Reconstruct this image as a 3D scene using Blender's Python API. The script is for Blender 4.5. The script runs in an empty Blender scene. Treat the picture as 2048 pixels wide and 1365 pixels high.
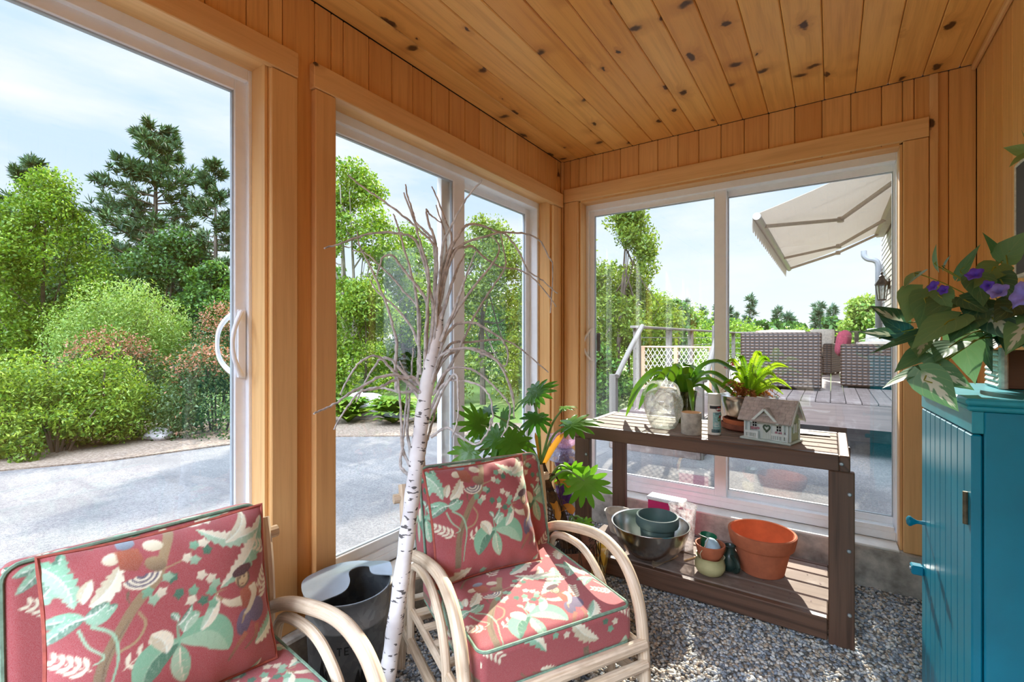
import bpy, math, random
import numpy as np
from mathutils import Vector

C = bpy.context.scene.collection
rng = np.random.default_rng(7)
random.seed(7)
PI = math.pi

# ------------------------------------------------------------------ camera
CAM_YAW = 34.35
cam_d = bpy.data.cameras.new('camera')
cam_d.sensor_width = 36.0
cam_d.lens = 935.0 / 2048.0 * 36.0
cam_d.shift_y = -(677.0 - 682.5) / 2048.0 * -1.0
cam_d.clip_start = 0.05
cam_d.clip_end = 2000
cam = bpy.data.objects.new('camera', cam_d)
C.objects.link(cam)
cam.location = (0, 0, 1.32)
cam.rotation_euler = (PI / 2, 0, math.radians(CAM_YAW))
bpy.context.scene.camera = cam

# ------------------------------------------------------------------ exposure
vs = bpy.context.scene.view_settings
bpy.context.scene.display_settings.display_device = 'sRGB'
vs.view_transform = 'Standard'
vs.look = 'None'
vs.gamma = 1.0
vs.use_curve_mapping = False
vs.exposure = 0.76
cy = bpy.context.scene.cycles
cy.use_denoising = True
cy.use_adaptive_sampling = True
cy.adaptive_threshold = 0.03
cy.max_bounces = 6
cy.diffuse_bounces = 4
cy.glossy_bounces = 3
cy.transmission_bounces = 4
cy.transparent_max_bounces = 20
cy.sample_clamp_indirect = 6.0
cy.caustics_reflective = False
cy.caustics_refractive = False
cy.blur_glossy = 0.5

# ------------------------------------------------------------------ sun
SUN_AZ, SUN_EL = 12.0, 29.0          # degrees left of +Y, above the horizon
sd = bpy.data.lights.new('sun', 'SUN')
sd.energy = 8.2
sd.color = (1.0, 0.93, 0.82)
sd.angle = math.radians(0.7)
sun = bpy.data.objects.new('sun', sd)
C.objects.link(sun)
_a, _e = math.radians(SUN_AZ), math.radians(SUN_EL)
sun_dir = Vector((-math.sin(_a) * math.cos(_e), math.cos(_a) * math.cos(_e), math.sin(_e)))
sun.rotation_euler = sun_dir.to_track_quat('Z', 'Y').to_euler()
sun.location = sun_dir * 60

# ------------------------------------------------------------------ world: pale summer sky with thin cloud
w = bpy.data.worlds.new('sky')
bpy.context.scene.world = w
w.use_nodes = True
nt = w.node_tree
nt.nodes.clear()


def wn(kind, **kw):
    n = nt.nodes.new(kind)
    for k, v in kw.items():
        setattr(n, k, v)
    return n


tc = wn('ShaderNodeTexCoord')
sep = wn('ShaderNodeSeparateXYZ')
nt.links.new(tc.outputs['Generated'], sep.inputs[0])
grad = wn('ShaderNodeValToRGB')
el = grad.color_ramp.elements
el[0].position = 0.0
el[0].color = (0.68, 0.69, 0.705, 1)
el[1].position = 1.0
el[1].color = (1.9, 2.25, 2.9, 1)
for p_, c_ in ((0.10, (0.605, 0.66, 0.735, 1)), (0.28, (0.47, 0.575, 0.74, 1)), (0.50, (0.44, 0.56, 0.75, 1)), (0.62, (1.3, 1.5, 1.9, 1))):
    e_ = el.new(p_)
    e_.color = c_
nt.links.new(sep.outputs['Z'], grad.inputs[0])
mp = wn('ShaderNodeMapping')
mp.inputs['Scale'].default_value = (1.3, 1.3, 5.0)
nt.links.new(tc.outputs['Generated'], mp.inputs[0])
cn = wn('ShaderNodeTexNoise')
cn.inputs['Scale'].default_value = 2.2
cn.inputs['Detail'].default_value = 6.0
cn.inputs['Roughness'].default_value = 0.55
nt.links.new(mp.outputs[0], cn.inputs['Vector'])
cr = wn('ShaderNodeValToRGB')
cr.color_ramp.elements[0].position = 0.44
cr.color_ramp.elements[0].color = (0, 0, 0, 1)
cr.color_ramp.elements[1].position = 0.72
cr.color_ramp.elements[1].color = (1, 1, 1, 1)
nt.links.new(cn.outputs['Fac'], cr.inputs[0])
mx = wn('ShaderNodeMix', data_type='RGBA')
nt.links.new(cr.outputs[0], mx.inputs[0])
nt.links.new(grad.outputs[0], mx.inputs[6])
mx.inputs[7].default_value = (0.69, 0.69, 0.69, 1)
# added bright sky patch behind the camera, opposite the sun, to fill the room
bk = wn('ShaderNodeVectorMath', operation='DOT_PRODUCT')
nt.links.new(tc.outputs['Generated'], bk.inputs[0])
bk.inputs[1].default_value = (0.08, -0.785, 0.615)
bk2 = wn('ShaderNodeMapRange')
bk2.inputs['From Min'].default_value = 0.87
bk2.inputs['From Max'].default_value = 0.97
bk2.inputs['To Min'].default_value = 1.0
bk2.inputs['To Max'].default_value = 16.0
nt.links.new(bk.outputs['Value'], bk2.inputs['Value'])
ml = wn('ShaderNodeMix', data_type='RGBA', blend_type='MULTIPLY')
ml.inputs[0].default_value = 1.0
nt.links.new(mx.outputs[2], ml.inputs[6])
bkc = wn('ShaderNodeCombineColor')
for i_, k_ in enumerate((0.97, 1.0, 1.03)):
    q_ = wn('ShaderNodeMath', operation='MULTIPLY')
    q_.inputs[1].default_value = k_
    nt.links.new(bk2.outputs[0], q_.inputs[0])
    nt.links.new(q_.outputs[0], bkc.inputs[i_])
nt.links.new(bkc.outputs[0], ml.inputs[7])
bg = wn('ShaderNodeBackground')
bg.inputs['Strength'].default_value = 1.0
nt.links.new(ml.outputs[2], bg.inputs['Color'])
wo = wn('ShaderNodeOutputWorld')
nt.links.new(bg.outputs[0], wo.inputs['Surface'])


# ------------------------------------------------------------------ helpers
def lin(r, g=None, b=None):
    if g is None:
        r, g, b = r
    f = lambda c: (c / 255 / 12.92) if c / 255 <= 0.04045 else ((c / 255 + 0.055) / 1.055) ** 2.4
    return (f(r), f(g), f(b), 1.0)


class NT:
    """tiny node-tree writer"""
    def __init__(self, name):
        self.m = bpy.data.materials.new(name)
        self.m.use_nodes = True
        self.t = self.m.node_tree
        self.t.nodes.clear()
        self.out = self.t.nodes.new('ShaderNodeOutputMaterial')

    def n(self, kind, ins=None, **kw):
        nd = self.t.nodes.new('ShaderNode' + kind)
        for k, v in kw.items():
            setattr(nd, k, v)
        for k, v in (ins or {}).items():
            self.set(nd.inputs[k], v)
        return nd

    def set(self, sock, v):
        if hasattr(v, 'is_output'):
            self.t.links.new(v, sock)
        else:
            sock.default_value = v

    def math(self, op, a, b=0.0, c=0.0, clamp=False):
        nd = self.n('Math', operation=op, use_clamp=clamp)
        self.set(nd.inputs[0], a)
        self.set(nd.inputs[1], b)
        self.set(nd.inputs[2], c)
        return nd.outputs[0]

    def mix(self, f, a, b, mode='MIX'):
        nd = self.n('Mix', data_type='RGBA', blend_type=mode)
        self.set(nd.inputs[0], f)
        self.set(nd.inputs[6], a)
        self.set(nd.inputs[7], b)
        return nd.outputs[2]

    def ramp(self, f, pts, mode='LINEAR'):
        nd = self.n('ValToRGB')
        nd.color_ramp.interpolation = mode
        e = nd.color_ramp.elements
        while len(e) > 1:
            e.remove(e[-1])
        e[0].position, e[0].color = pts[0][0], pts[0][1]
        for p, c in pts[1:]:
            q = e.new(p)
            q.color = c
        self.set(nd.inputs[0], f)
        return nd.outputs[0]

    def step(self, v, lo, hi, a=0.0, b=1.0):
        nd = self.n('MapRange', interpolation_type='SMOOTHSTEP')
        self.set(nd.inputs['Value'], v)
        nd.inputs['From Min'].default_value = lo
        nd.inputs['From Max'].default_value = hi
        nd.inputs['To Min'].default_value = a
        nd.inputs['To Max'].default_value = b
        return nd.outputs[0]

    def noise(self, vec, scale, detail=2.0, rough=0.5, out='Fac'):
        nd = self.n('TexNoise', {'Scale': scale, 'Detail': detail, 'Roughness': rough})
        if vec is not None:
            self.set(nd.inputs['Vector'], vec)
        return nd.outputs[out]

    def coord(self, which='Object'):
        return self.n('TexCoord').outputs[which]

    def attr(self, name, out='Color'):
        return self.n('Attribute', attribute_name=name).outputs[out]

    def principled(self, color, rough=0.6, metal=0.0, bump=None, bump_s=0.3, bump_d=0.002, **kw):
        nd = self.n('BsdfPrincipled')
        self.set(nd.inputs['Base Color'], color)
        self.set(nd.inputs['Roughness'], rough)
        self.set(nd.inputs['Metallic'], metal)
        for k, v in kw.items():
            self.set(nd.inputs[k.replace('_', ' ')], v)
        if bump is not None:
            b = self.n('Bump', {'Strength': bump_s, 'Distance': bump_d})
            self.set(b.inputs['Height'], bump)
            self.t.links.new(b.outputs[0], nd.inputs['Normal'])
        return nd.outputs[0]

    def done(self, sh):
        self.t.links.new(sh, self.out.inputs['Surface'])
        return self.m


MATS = {}


def mat(fn):
    """cache decorator: material builders keyed by name"""
    def wrap(name, *a, **k):
        if name not in MATS:
            MATS[name] = fn(name, *a, **k)
        return MATS[name]
    return wrap


@mat
def plain(name, rgb, rough=0.6, metal=0.0, var=0.12, scale=18.0, bump=0.0, spec=0.5):
    t = NT(name)
    co = t.coord()
    n = t.noise(co, scale, 4.0, 0.6)
    c = lin(rgb)
    d = tuple(x * (1 - var * 2.2) for x in c[:3]) + (1,)
    u = tuple(min(1, x * (1 + var)) for x in c[:3]) + (1,)
    col = t.ramp(n, [(0.3, d), (0.7, u)])
    return t.done(t.principled(col, rough, metal, bump=n if bump else None, bump_s=bump, bump_d=0.004, Specular_IOR_Level=spec))


@mat
def wood(name, c1, c2, grain_dark, knot=(60, 30, 12), knots=0.5, rough=0.4, ndens=5.0, gfreq=55.0, spec=0.4, blot=None, gcon=0.3, spikes=0.0):
    """planked timber: attribute wc = (along, across, plank offset)"""
    t = NT(name)
    wc = t.attr('wc', 'Vector')
    s = t.n('SeparateXYZ')
    t.set(s.inputs[0], wc)
    X, Y, Z = s.outputs
    # knots
    kv = t.n('CombineXYZ')
    t.set(kv.inputs[0], t.math('MULTIPLY_ADD', Z, 7.77, t.math('MULTIPLY', X, ndens * 0.55)))
    t.set(kv.inputs[1], t.math('MULTIPLY', Y, ndens))
    wob = t.n('VectorMath', {0: t.noise(wc, 22.0, 2.0, out='Color'), 1: (0.16, 0.22, 0.0)}, operation='MULTIPLY')
    kv2 = t.n('VectorMath', {0: kv.outputs[0], 1: wob.outputs[0]}, operation='ADD')
    vo = t.n('TexVoronoi', {'Scale': 1.0, 'Randomness': 1.0}, voronoi_dimensions='2D', feature='F1')
    t.set(vo.inputs['Vector'], kv2.outputs[0])
    d = vo.outputs['Distance']
    sc = t.n('SeparateColor')
    t.set(sc.inputs[0], vo.outputs['Color'])
    keep = t.math('LESS_THAN', sc.outputs[0], knots)
    size = t.math('ADD', t.math('MULTIPLY', sc.outputs[1], 0.07), 0.03)
    rel = t.math('DIVIDE', d, size)
    core = t.math('MULTIPLY', t.step(rel, 0.55, 1.1, 1.0, 0.0), keep)
    halo = t.math('MULTIPLY', t.step(rel, 0.6, 3.4, 1.0, 0.0), keep)
    # grain, bent around the knots
    yy = t.math('ADD', Y, t.math('MULTIPLY', halo, 0.03))
    gv = t.n('CombineXYZ')
    t.set(gv.inputs[0], t.math('MULTIPLY', X, 1.6))
    t.set(gv.inputs[1], t.math('MULTIPLY', yy, gfreq))
    t.set(gv.inputs[2], t.math('MULTIPLY', Z, 31.0))
    g = t.noise(gv.outputs[0], 1.0, 3.0, 0.55)
    bv = t.n('CombineXYZ')
    t.set(bv.inputs[0], t.math('MULTIPLY', X, 1.2))
    t.set(bv.inputs[1], t.math('MULTIPLY', yy, 7.0))
    t.set(bv.inputs[2], t.math('MULTIPLY', Z, 17.0))
    b = t.noise(bv.outputs[0], 1.0, 2.0)
    fv = t.n('CombineXYZ')
    t.set(fv.inputs[0], t.math('MULTIPLY', X, 9.0))
    t.set(fv.inputs[1], t.math('MULTIPLY', yy, 420.0))
    t.set(fv.inputs[2], Z)
    fine = t.noise(fv.outputs[0], 1.0, 1.0)
    tone = t.math('FRACT', t.math('MULTIPLY', Z, 3.37))
    base = t.mix(t.math('ADD', t.math('MULTIPLY', b, 0.75), t.math('MULTIPLY', t.math('SUBTRACT', tone, 0.5), 0.7), clamp=True), lin(c1), lin(c2))
    col = t.mix(t.step(g, 0.42, 0.72, 0.0, gcon), base, lin(grain_dark))
    col = t.mix(t.step(fine, 0.5, 0.75, 0.0, 0.15), col, lin(grain_dark))
    if blot:
        col = t.mix(t.step(t.noise(wc, 6.0, 4.0, 0.6), 0.5, 0.72, 0.0, 0.6), col, lin(blot))
    col = t.mix(t.math('MULTIPLY', halo, 0.38), col, lin(grain_dark))
    col = t.mix(t.math('MULTIPLY', core, 0.92), col, lin(knot))
    if spikes:
        sv = t.n('CombineXYZ')
        wb = t.math('MULTIPLY', t.math('SUBTRACT', t.noise(wc, 16.0, 3.0), 0.5), 0.16)
        t.set(sv.inputs[0], t.math('ADD', t.math('MULTIPLY_ADD', Z, 5.13, t.math('MULTIPLY', X, 2.4)), wb))
        t.set(sv.inputs[1], t.math('MULTIPLY_ADD', Z, 3.31, t.math('MULTIPLY', Y, 1.5)))
        v2 = t.n('TexVoronoi', {'Scale': 1.0, 'Randomness': 1.0}, voronoi_dimensions='2D', feature='F1')
        t.set(v2.inputs['Vector'], sv.outputs[0])
        sk = t.math('MULTIPLY', t.step(v2.outputs['Distance'], 0.022, 0.06, 1.0, 0.0), spikes)
        hk = t.math('MULTIPLY', t.step(v2.outputs['Distance'], 0.03, 0.2, 0.45, 0.0), spikes)
        col = t.mix(hk, col, lin(grain_dark))
        col = t.mix(sk, col, lin(knot))
    return t.done(t.principled(col, rough, bump=g, bump_s=0.08, bump_d=0.002, Specular_IOR_Level=spec))


@mat
def glass(name, tint=(0.97, 0.985, 0.98)):
    t = NT(name)
    geo = t.n('NewGeometry')
    dt = t.n('VectorMath', {0: geo.outputs['Normal'], 1: geo.outputs['Incoming']}, operation='DOT_PRODUCT')
    k = t.math('SUBTRACT', 1.0, t.math('ABSOLUTE', dt.outputs['Value']))
    f = t.math('MULTIPLY_ADD', t.math('POWER', k, 5.0), 0.96, 0.04)
    tr = t.n('BsdfTransparent', {'Color': tint + (1,)})
    gl = t.n('BsdfGlossy', {'Color': (1, 1, 1, 1), 'Roughness': 0.0})
    mxx = t.n('MixShader')
    t.set(mxx.inputs[0], f)
    t.set(mxx.inputs[1], tr.outputs[0])
    t.set(mxx.inputs[2], gl.outputs[0])
    return t.done(mxx.outputs[0])


@mat
def vessel_glass(name, tint, cloud=0.3, milk=(225, 228, 222), alpha=0.6):
    """hand-made coloured glass: see-through, cloudy, shiny"""
    t = NT(name)
    geo = t.n('NewGeometry')
    dt = t.n('VectorMath', {0: geo.outputs['Normal'], 1: geo.outputs['Incoming']}, operation='DOT_PRODUCT')
    k = t.math('SUBTRACT', 1.0, t.math('ABSOLUTE', dt.outputs['Value']))
    co = t.coord()
    n = t.noise(co, 30.0, 5.0, 0.65)
    vo = t.n('TexVoronoi', {'Scale': 140.0})
    t.set(vo.inputs['Vector'], co)
    bub = t.step(vo.outputs['Distance'], 0.12, 0.3, 1.0, 0.0)
    tr = t.n('BsdfTransparent', {'Color': lin(tint)})
    df = t.n('BsdfDiffuse', {'Color': lin(milk)})
    tl = t.n('BsdfTranslucent', {'Color': lin(milk)})
    ds = t.n('MixShader', {0: 0.5})
    t.set(ds.inputs[1], df.outputs[0])
    t.set(ds.inputs[2], tl.outputs[0])
    m1 = t.n('MixShader')
    fac = t.math('ADD', t.math('MULTIPLY', t.step(n, 0.3, 0.75), cloud), t.math('MULTIPLY', bub, 0.25))
    fac = t.math('ADD', fac, t.math('MULTIPLY', t.math('POWER', k, 3.0), 0.4), clamp=True)
    t.set(m1.inputs[0], fac)
    t.set(m1.inputs[1], tr.outputs[0])
    t.set(m1.inputs[2], ds.outputs[0])
    bp = t.n('Bump', {'Strength': 0.10, 'Distance': 0.003})
    t.set(bp.inputs['Height'], n)
    gl = t.n('BsdfGlossy', {'Roughness': 0.06})
    t.set(gl.inputs['Normal'], bp.outputs[0])
    m2 = t.n('MixShader')
    t.set(m2.inputs[0], t.math('MULTIPLY_ADD', t.math('POWER', k, 5.0), 0.8, 0.05))
    t.set(m2.inputs[1], m1.outputs[0])
    t.set(m2.inputs[2], gl.outputs[0])
    return t.done(m2.outputs[0])


@mat
def leafy(name, c1, c2, trans=0.35, rough=0.5, c3=None, spec=0.3, k=1.0):
    """leaf blades; attribute rnd (per leaf, 0-1) picks the tone"""
    t = NT(name)
    r = t.attr('rnd', 'Fac')
    kk = lambda c: tuple(q * k for q in lin(c)[:3]) + (1.0,)
    pts = [(0.0, kk(c1)), (0.8 if c3 else 1.0, kk(c2))]
    if c3:
        pts.append((0.97, kk(c3)))
    col = t.ramp(r, pts)
    pr = t.principled(col, rough, Specular_IOR_Level=spec)
    tl = t.n('BsdfTranslucent')
    t.set(tl.inputs['Color'], t.mix(1.0, col, (1.0, 1.0, 0.55, 1), 'MULTIPLY'))
    mxx = t.n('MixShader', {0: trans})
    t.set(mxx.inputs[1], pr)
    t.set(mxx.inputs[2], tl.outputs[0])
    return t.done(mxx.outputs[0])


# ---- mesh builder
class MB:
    def __init__(self):
        self.v = []
        self.f = []
        self.wc = {}
        self.col = []          # optional per-vertex colour
        self.rnd = []
        self.mi = []

    def add(self, vs_, fs, wc=None, col=None, rnd=None, mi=0):
        o = len(self.v)
        self.v.extend([tuple(p) for p in vs_])
        self.f.extend([tuple(i + o for i in q) for q in fs])
        self.mi.extend([mi] * len(fs))
        if wc is not None:
            for i, q in enumerate(wc):
                self.wc[o + i] = q
        if col is not None:
            self.col.extend([(0, 0, 0)] * (o - len(self.col)) + list(col))
        if rnd is not None:
            rr = rnd if hasattr(rnd, '__len__') else [rnd] * len(vs_)
            self.rnd.extend([0.5] * (o - len(self.rnd)) + list(rr))
        return self

    def box(self, c, s, rot=0.0, bev=0.0, axes=None, along=None, off=None, mi=0):
        """box centred at c with size s; optional bevel on the long edges; wood coordinates along its longest side"""
        cx, cy_, cz = c
        hx, hy, hz = s[0] / 2, s[1] / 2, s[2] / 2
        if axes is None:
            ca, sa = math.cos(rot), math.sin(rot)
            axes = ((ca, sa, 0), (-sa, ca, 0), (0, 0, 1))
        loc, fs = rbox(hx, hy, hz, min(bev, hx * .9, hy * .9, hz * .9))
        A = np.array(axes, float)
        pts = np.array(loc) @ A + np.array((cx, cy_, cz))
        if along is None:
            along = int(np.argmax(s))
        o2 = [k for k in (0, 1, 2) if k != along]
        if off is None:
            off = random.random() * 10
        L = np.array(loc)
        wcs = np.stack([L[:, along] + off * 3.1, L[:, o2[0]] + L[:, o2[1]] * 0.9 + off * 1.7, np.full(len(L), off)], 1)
        return self.add(pts, fs, wc=wcs, mi=mi)

    def bar(self, a, b, wdt, thk, up=(0, 0, 1), bev=0.0, mi=0):
        """rectangular bar from a to b"""
        a, b = np.array(a, float), np.array(b, float)
        u = b - a
        L = np.linalg.norm(u)
        u /= L
        upv = np.array(up, float)
        v = np.cross(upv, u)
        v /= np.linalg.norm(v)
        n = np.cross(u, v)
        return self.box((a + b) / 2, (L, wdt, thk), axes=(u, v, n), bev=bev, along=0, mi=mi)

    def tube(self, pts, rad, seg=8, caps=True, rnd=None, mi=0, wcoff=None):
        pts = np.array(pts, float)
        n = len(pts)
        if not hasattr(rad, '__len__'):
            rad = [rad] * n
        T = np.gradient(pts, axis=0)
        T /= np.linalg.norm(T, axis=1)[:, None] + 1e-12
        ref = np.array((0, 0, 1.0)) if abs(T[0][2]) < 0.9 else np.array((1.0, 0, 0))
        N = np.cross(T[0], ref)
        N /= np.linalg.norm(N)
        vs_ = []
        wcs = []
        Ln = 0
        off = random.random() * 10 if wcoff is None else wcoff
        for i in range(n):
            N = N - T[i] * np.dot(N, T[i])
            N /= np.linalg.norm(N) + 1e-12
            B = np.cross(T[i], N)
            if i:
                Ln += np.linalg.norm(pts[i] - pts[i - 1])
            for k in range(seg):
                a = 2 * PI * k / seg
                vs_.append(pts[i] + rad[i] * (math.cos(a) * N + math.sin(a) * B))
                wcs.append((Ln + off, a * rad[i], off))
        fs = []
        for i in range(n - 1):
            for k in range(seg):
                k2 = (k + 1) % seg
                fs.append((i * seg + k, i * seg + k2, (i + 1) * seg + k2, (i + 1) * seg + k))
        if caps:
            fs.append(tuple(range(seg - 1, -1, -1)))
            fs.append(tuple((n - 1) * seg + k for k in range(seg)))
        return self.add(vs_, fs, wc=wcs, rnd=rnd, mi=mi)

    def lathe(self, prof, c=(0, 0, 0), seg=40, close=False, caps=(True, True), axis=None, mi=0, wob=None):
        """revolve (r, z) profile about a vertical axis"""
        vs_, fs = [], []
        n = len(prof)
        for r, z in prof:
            for k in range(seg):
                a = 2 * PI * k / seg
                rr = r if wob is None else r * wob(a, z)
                vs_.append((rr * math.cos(a), rr * math.sin(a), z))
        for i in range(n - 1):
            for k in range(seg):
                k2 = (k + 1) % seg
                fs.append((i * seg + k, i * seg + k2, (i + 1) * seg + k2, (i + 1) * seg + k))
        if close:
            for k in range(seg):
                k2 = (k + 1) % seg
                fs.append(((n - 1) * seg + k, (n - 1) * seg + k2, k2, k))
        else:
            if prof[0][0] > 1e-5 and caps[0]:
                fs.append(tuple(range(seg - 1, -1, -1)))
            if prof[-1][0] > 1e-5 and caps[1]:
                fs.append(tuple((n - 1) * seg + k for k in range(seg)))
        P = np.array(vs_)
        if axis is not None:
            P = P @ np.array(axis)
        P = P + np.array(c)
        return self.add(P, fs, mi=mi)

    def prism(self, poly, z0, z1, axes=((1, 0, 0), (0, 1, 0), (0, 0, 1)), c=(0, 0, 0), mi=0):
        A = np.array(axes, float)
        n = len(poly)
        P = [(x, y, z0) for x, y in poly] + [(x, y, z1) for x, y in poly]
        P = np.array(P) @ A + np.array(c)
        fs = [tuple(range(n - 1, -1, -1)), tuple(range(n, 2 * n))]
        fs += [(i, (i + 1) % n, n + (i + 1) % n, n + i) for i in range(n)]
        off = random.random() * 10
        wcs = [(p[0] + off, p[1] + off, off) for p in poly] * 2
        return self.add(P, fs, wc=wcs, mi=mi)

    def build(self, name, mats, parent=None, smooth=False, angle=35):
        me = bpy.data.meshes.new(name)
        me.from_pydata(self.v, [], self.f)
        if self.wc:
            a = me.attributes.new('wc', 'FLOAT_VECTOR', 'POINT')
            arr = np.zeros((len(self.v), 3), np.float32)
            ks = np.fromiter(self.wc.keys(), int)
            arr[ks] = np.array(list(self.wc.values()), np.float32)
            a.data.foreach_set('vector', arr.ravel())
        if self.rnd:
            a = me.attributes.new('rnd', 'FLOAT', 'POINT')
            arr = np.full(len(self.v), 0.5, np.float32)
            arr[:len(self.rnd)] = self.rnd
            a.data.foreach_set('value', arr)
        if len(self.col):
            a = me.attributes.new('pattern', 'FLOAT_COLOR', 'POINT')
            arr = np.ones((len(self.v), 4), np.float32)
            arr[:len(self.col), :3] = np.array(self.col, np.float32)
            a.data.foreach_set('color', arr.ravel())
        return link(name, me, mats, parent, smooth, angle, self.mi)


def link(name, me, mats, parent=None, smooth=False, angle=35, mi=None):
    o = bpy.data.objects.new(name, me)
    C.objects.link(o)
    if not isinstance(mats, (list, tuple)):
        mats = [mats]
    for m_ in mats:
        me.materials.append(m_)
    if mi is not None and any(mi):
        me.polygons.foreach_set('material_index', mi)
    if smooth:
        me.polygons.foreach_set('use_smooth', [True] * len(me.polygons))
        if angle < 179:
            me.set_sharp_from_angle(angle=math.radians(angle))
    me.update()
    if parent is not None:
        o.parent = parent
        o.matrix_parent_inverse = inv_chain(parent)
    return o


def world_mat(o):
    m_ = o.matrix_basis.copy()
    if o.parent:
        m_ = world_mat(o.parent) @ o.matrix_parent_inverse @ m_
    return m_


def inv_chain(p):
    return world_mat(p).inverted()


_rb = {}


def rbox(hx, hy, hz, b):
    if b <= 1e-6:
        v = [(x, y, z) for x in (-hx, hx) for y in (-hy, hy) for z in (-hz, hz)]
        f = [(0, 1, 3, 2), (4, 6, 7, 5), (0, 4, 5, 1), (2, 3, 7, 6), (0, 2, 6, 4), (1, 5, 7, 3)]
        return v, f
    # chamfered box: 24 verts
    v, idx = [], {}
    for sx in (-1, 1):
        for sy in (-1, 1):
            for sz in (-1, 1):
                for ax in range(3):
                    p = [sx * (hx - b), sy * (hy - b), sz * (hz - b)]
                    p[ax] = (sx * hx, sy * hy, sz * hz)[ax]
                    idx[(sx, sy, sz, ax)] = len(v)
                    v.append(tuple(p))
    f = []
    I = lambda sx, sy, sz, ax: idx[(sx, sy, sz, ax)]
    for s_ in (-1, 1):
        q = [I(s_, -1, -1, 0), I(s_, 1, -1, 0), I(s_, 1, 1, 0), I(s_, -1, 1, 0)]
        f.append(tuple(q if s_ > 0 else q[::-1]))
        q = [I(-1, s_, -1, 1), I(-1, s_, 1, 1), I(1, s_, 1, 1), I(1, s_, -1, 1)]
        f.append(tuple(q if s_ > 0 else q[::-1]))
        q = [I(-1, -1, s_, 2), I(1, -1, s_, 2), I(1, 1, s_, 2), I(-1, 1, s_, 2)]
        f.append(tuple(q if s_ > 0 else q[::-1]))
    for a in (-1, 1):
        for b_ in (-1, 1):
            q = [I(a, b_, -1, 0), I(a, b_, 1, 0), I(a, b_, 1, 1), I(a, b_, -1, 1)]
            f.append(tuple(q if a * b_ < 0 else q[::-1]))
            q = [I(a, -1, b_, 0), I(a, 1, b_, 0), I(a, 1, b_, 2), I(a, -1, b_, 2)]
            f.append(tuple(q if a * b_ > 0 else q[::-1]))
            q = [I(-1, a, b_, 1), I(1, a, b_, 1), I(1, a, b_, 2), I(-1, a, b_, 2)]
            f.append(tuple(q if a * b_ < 0 else q[::-1]))
    for sx in (-1, 1):
        for sy in (-1, 1):
            for sz in (-1, 1):
                q = [I(sx, sy, sz, 0), I(sx, sy, sz, 1), I(sx, sy, sz, 2)]
                f.append(tuple(q if sx * sy * sz > 0 else q[::-1]))
    return v, f


def thing(name, label, cat, loc=(0, 0, 0), rz=0.0, group=None):
    o = bpy.data.objects.new(name, None)
    o.empty_display_size = 0.1
    C.objects.link(o)
    o.location = loc
    o.rotation_euler = (0, 0, rz)
    o['label'] = label
    o['category'] = cat
    if group:
        o['group'] = group
    return o


def tag(o, label, cat, group=None, kind=None):
    o['label'] = label
    o['category'] = cat
    if group:
        o['group'] = group
    if kind:
        o['kind'] = kind
    return o


def structure(o):
    o['kind'] = 'structure'
    return o


def spline(pts, n=24):
    """Catmull-Rom through pts"""
    P = np.array(pts, float)
    P = np.vstack([2 * P[0] - P[1], P, 2 * P[-1] - P[-2]])
    m_ = len(P) - 3
    out = []
    for t_ in np.linspace(0, m_ - 1e-9, n):
        i = int(t_)
        u = t_ - i
        a, b, c, d = P[i], P[i + 1], P[i + 2], P[i + 3]
        out.append(0.5 * ((2 * b) + (c - a) * u + (2 * a - 5 * b + 4 * c - d) * u * u + (3 * b - a - 3 * c + d) * u ** 3))
    return np.array(out)


def local(parent_fn):
    return parent_fn


# big instanced-looking meshes written straight from numpy
def np_mesh(name, V, F, mats, parent=None, rnd=None, col=None, smooth=False):
    """V (n,3), F (m,k) fixed-size faces"""
    me = bpy.data.meshes.new(name)
    k = F.shape[1]
    me.vertices.add(len(V))
    me.vertices.foreach_set('co', V.astype(np.float32).ravel())
    me.loops.add(F.size)
    me.loops.foreach_set('vertex_index', F.astype(np.int32).ravel())
    me.polygons.add(len(F))
    me.polygons.foreach_set('loop_start', np.arange(0, F.size, k, dtype=np.int32))
    me.update(calc_edges=True)
    if rnd is not None:
        a = me.attributes.new('rnd', 'FLOAT', 'POINT')
        a.data.foreach_set('value', rnd.astype(np.float32))
    if col is not None:
        a = me.attributes.new('pattern', 'FLOAT_COLOR', 'POINT')
        arr = np.ones((len(V), 4), np.float32)
        arr[:, :3] = col
        a.data.foreach_set('color', arr.ravel())
    return link(name, me, mats, parent, smooth, 180)


def unit(a):
    return a / (np.linalg.norm(a, axis=-1, keepdims=True) + 1e-9)

# ================================================================== THE ROOM
XL, YF, XR, ZC = -1.70, 3.16, 0.585, 2.66       # left wall, far wall, right wall, ceiling (interior faces)
YB = -1.25                                       # where the built part of the room ends behind the camera
ZS = 0.21                                        # top of the concrete curb
W_PINE = wood('pine_wall', (236, 182, 112), (216, 151, 83), (174, 110, 52), knot=(58, 28, 12), knots=0.16, rough=0.42, ndens=4.2)
W_CEIL = wood('pine_ceiling', (247, 188, 104), (228, 154, 70), (176, 100, 34), knot=(50, 22, 8), knots=0.6, spikes=0.9, rough=0.38, ndens=4.6, gfreq=36)
W_TRIM = wood('pine_trim', (238, 192, 130), (223, 165, 103), (188, 128, 74), knot=(52, 26, 12), knots=0.06, rough=0.4, ndens=4.0, gfreq=38)
M_VINYL = plain('white_vinyl', (248, 249, 250), rough=0.35, var=0.02)
M_VINYLGREY = plain('grey_vinyl', (176, 184, 190), rough=0.4, var=0.03)
M_GLASS = glass('window_glass')
M_CONC = plain('curb_concrete', (188, 180, 166), rough=0.9, var=0.28, scale=9.0, bump=0.6)
PW = 0.132                                       # plank width


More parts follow.
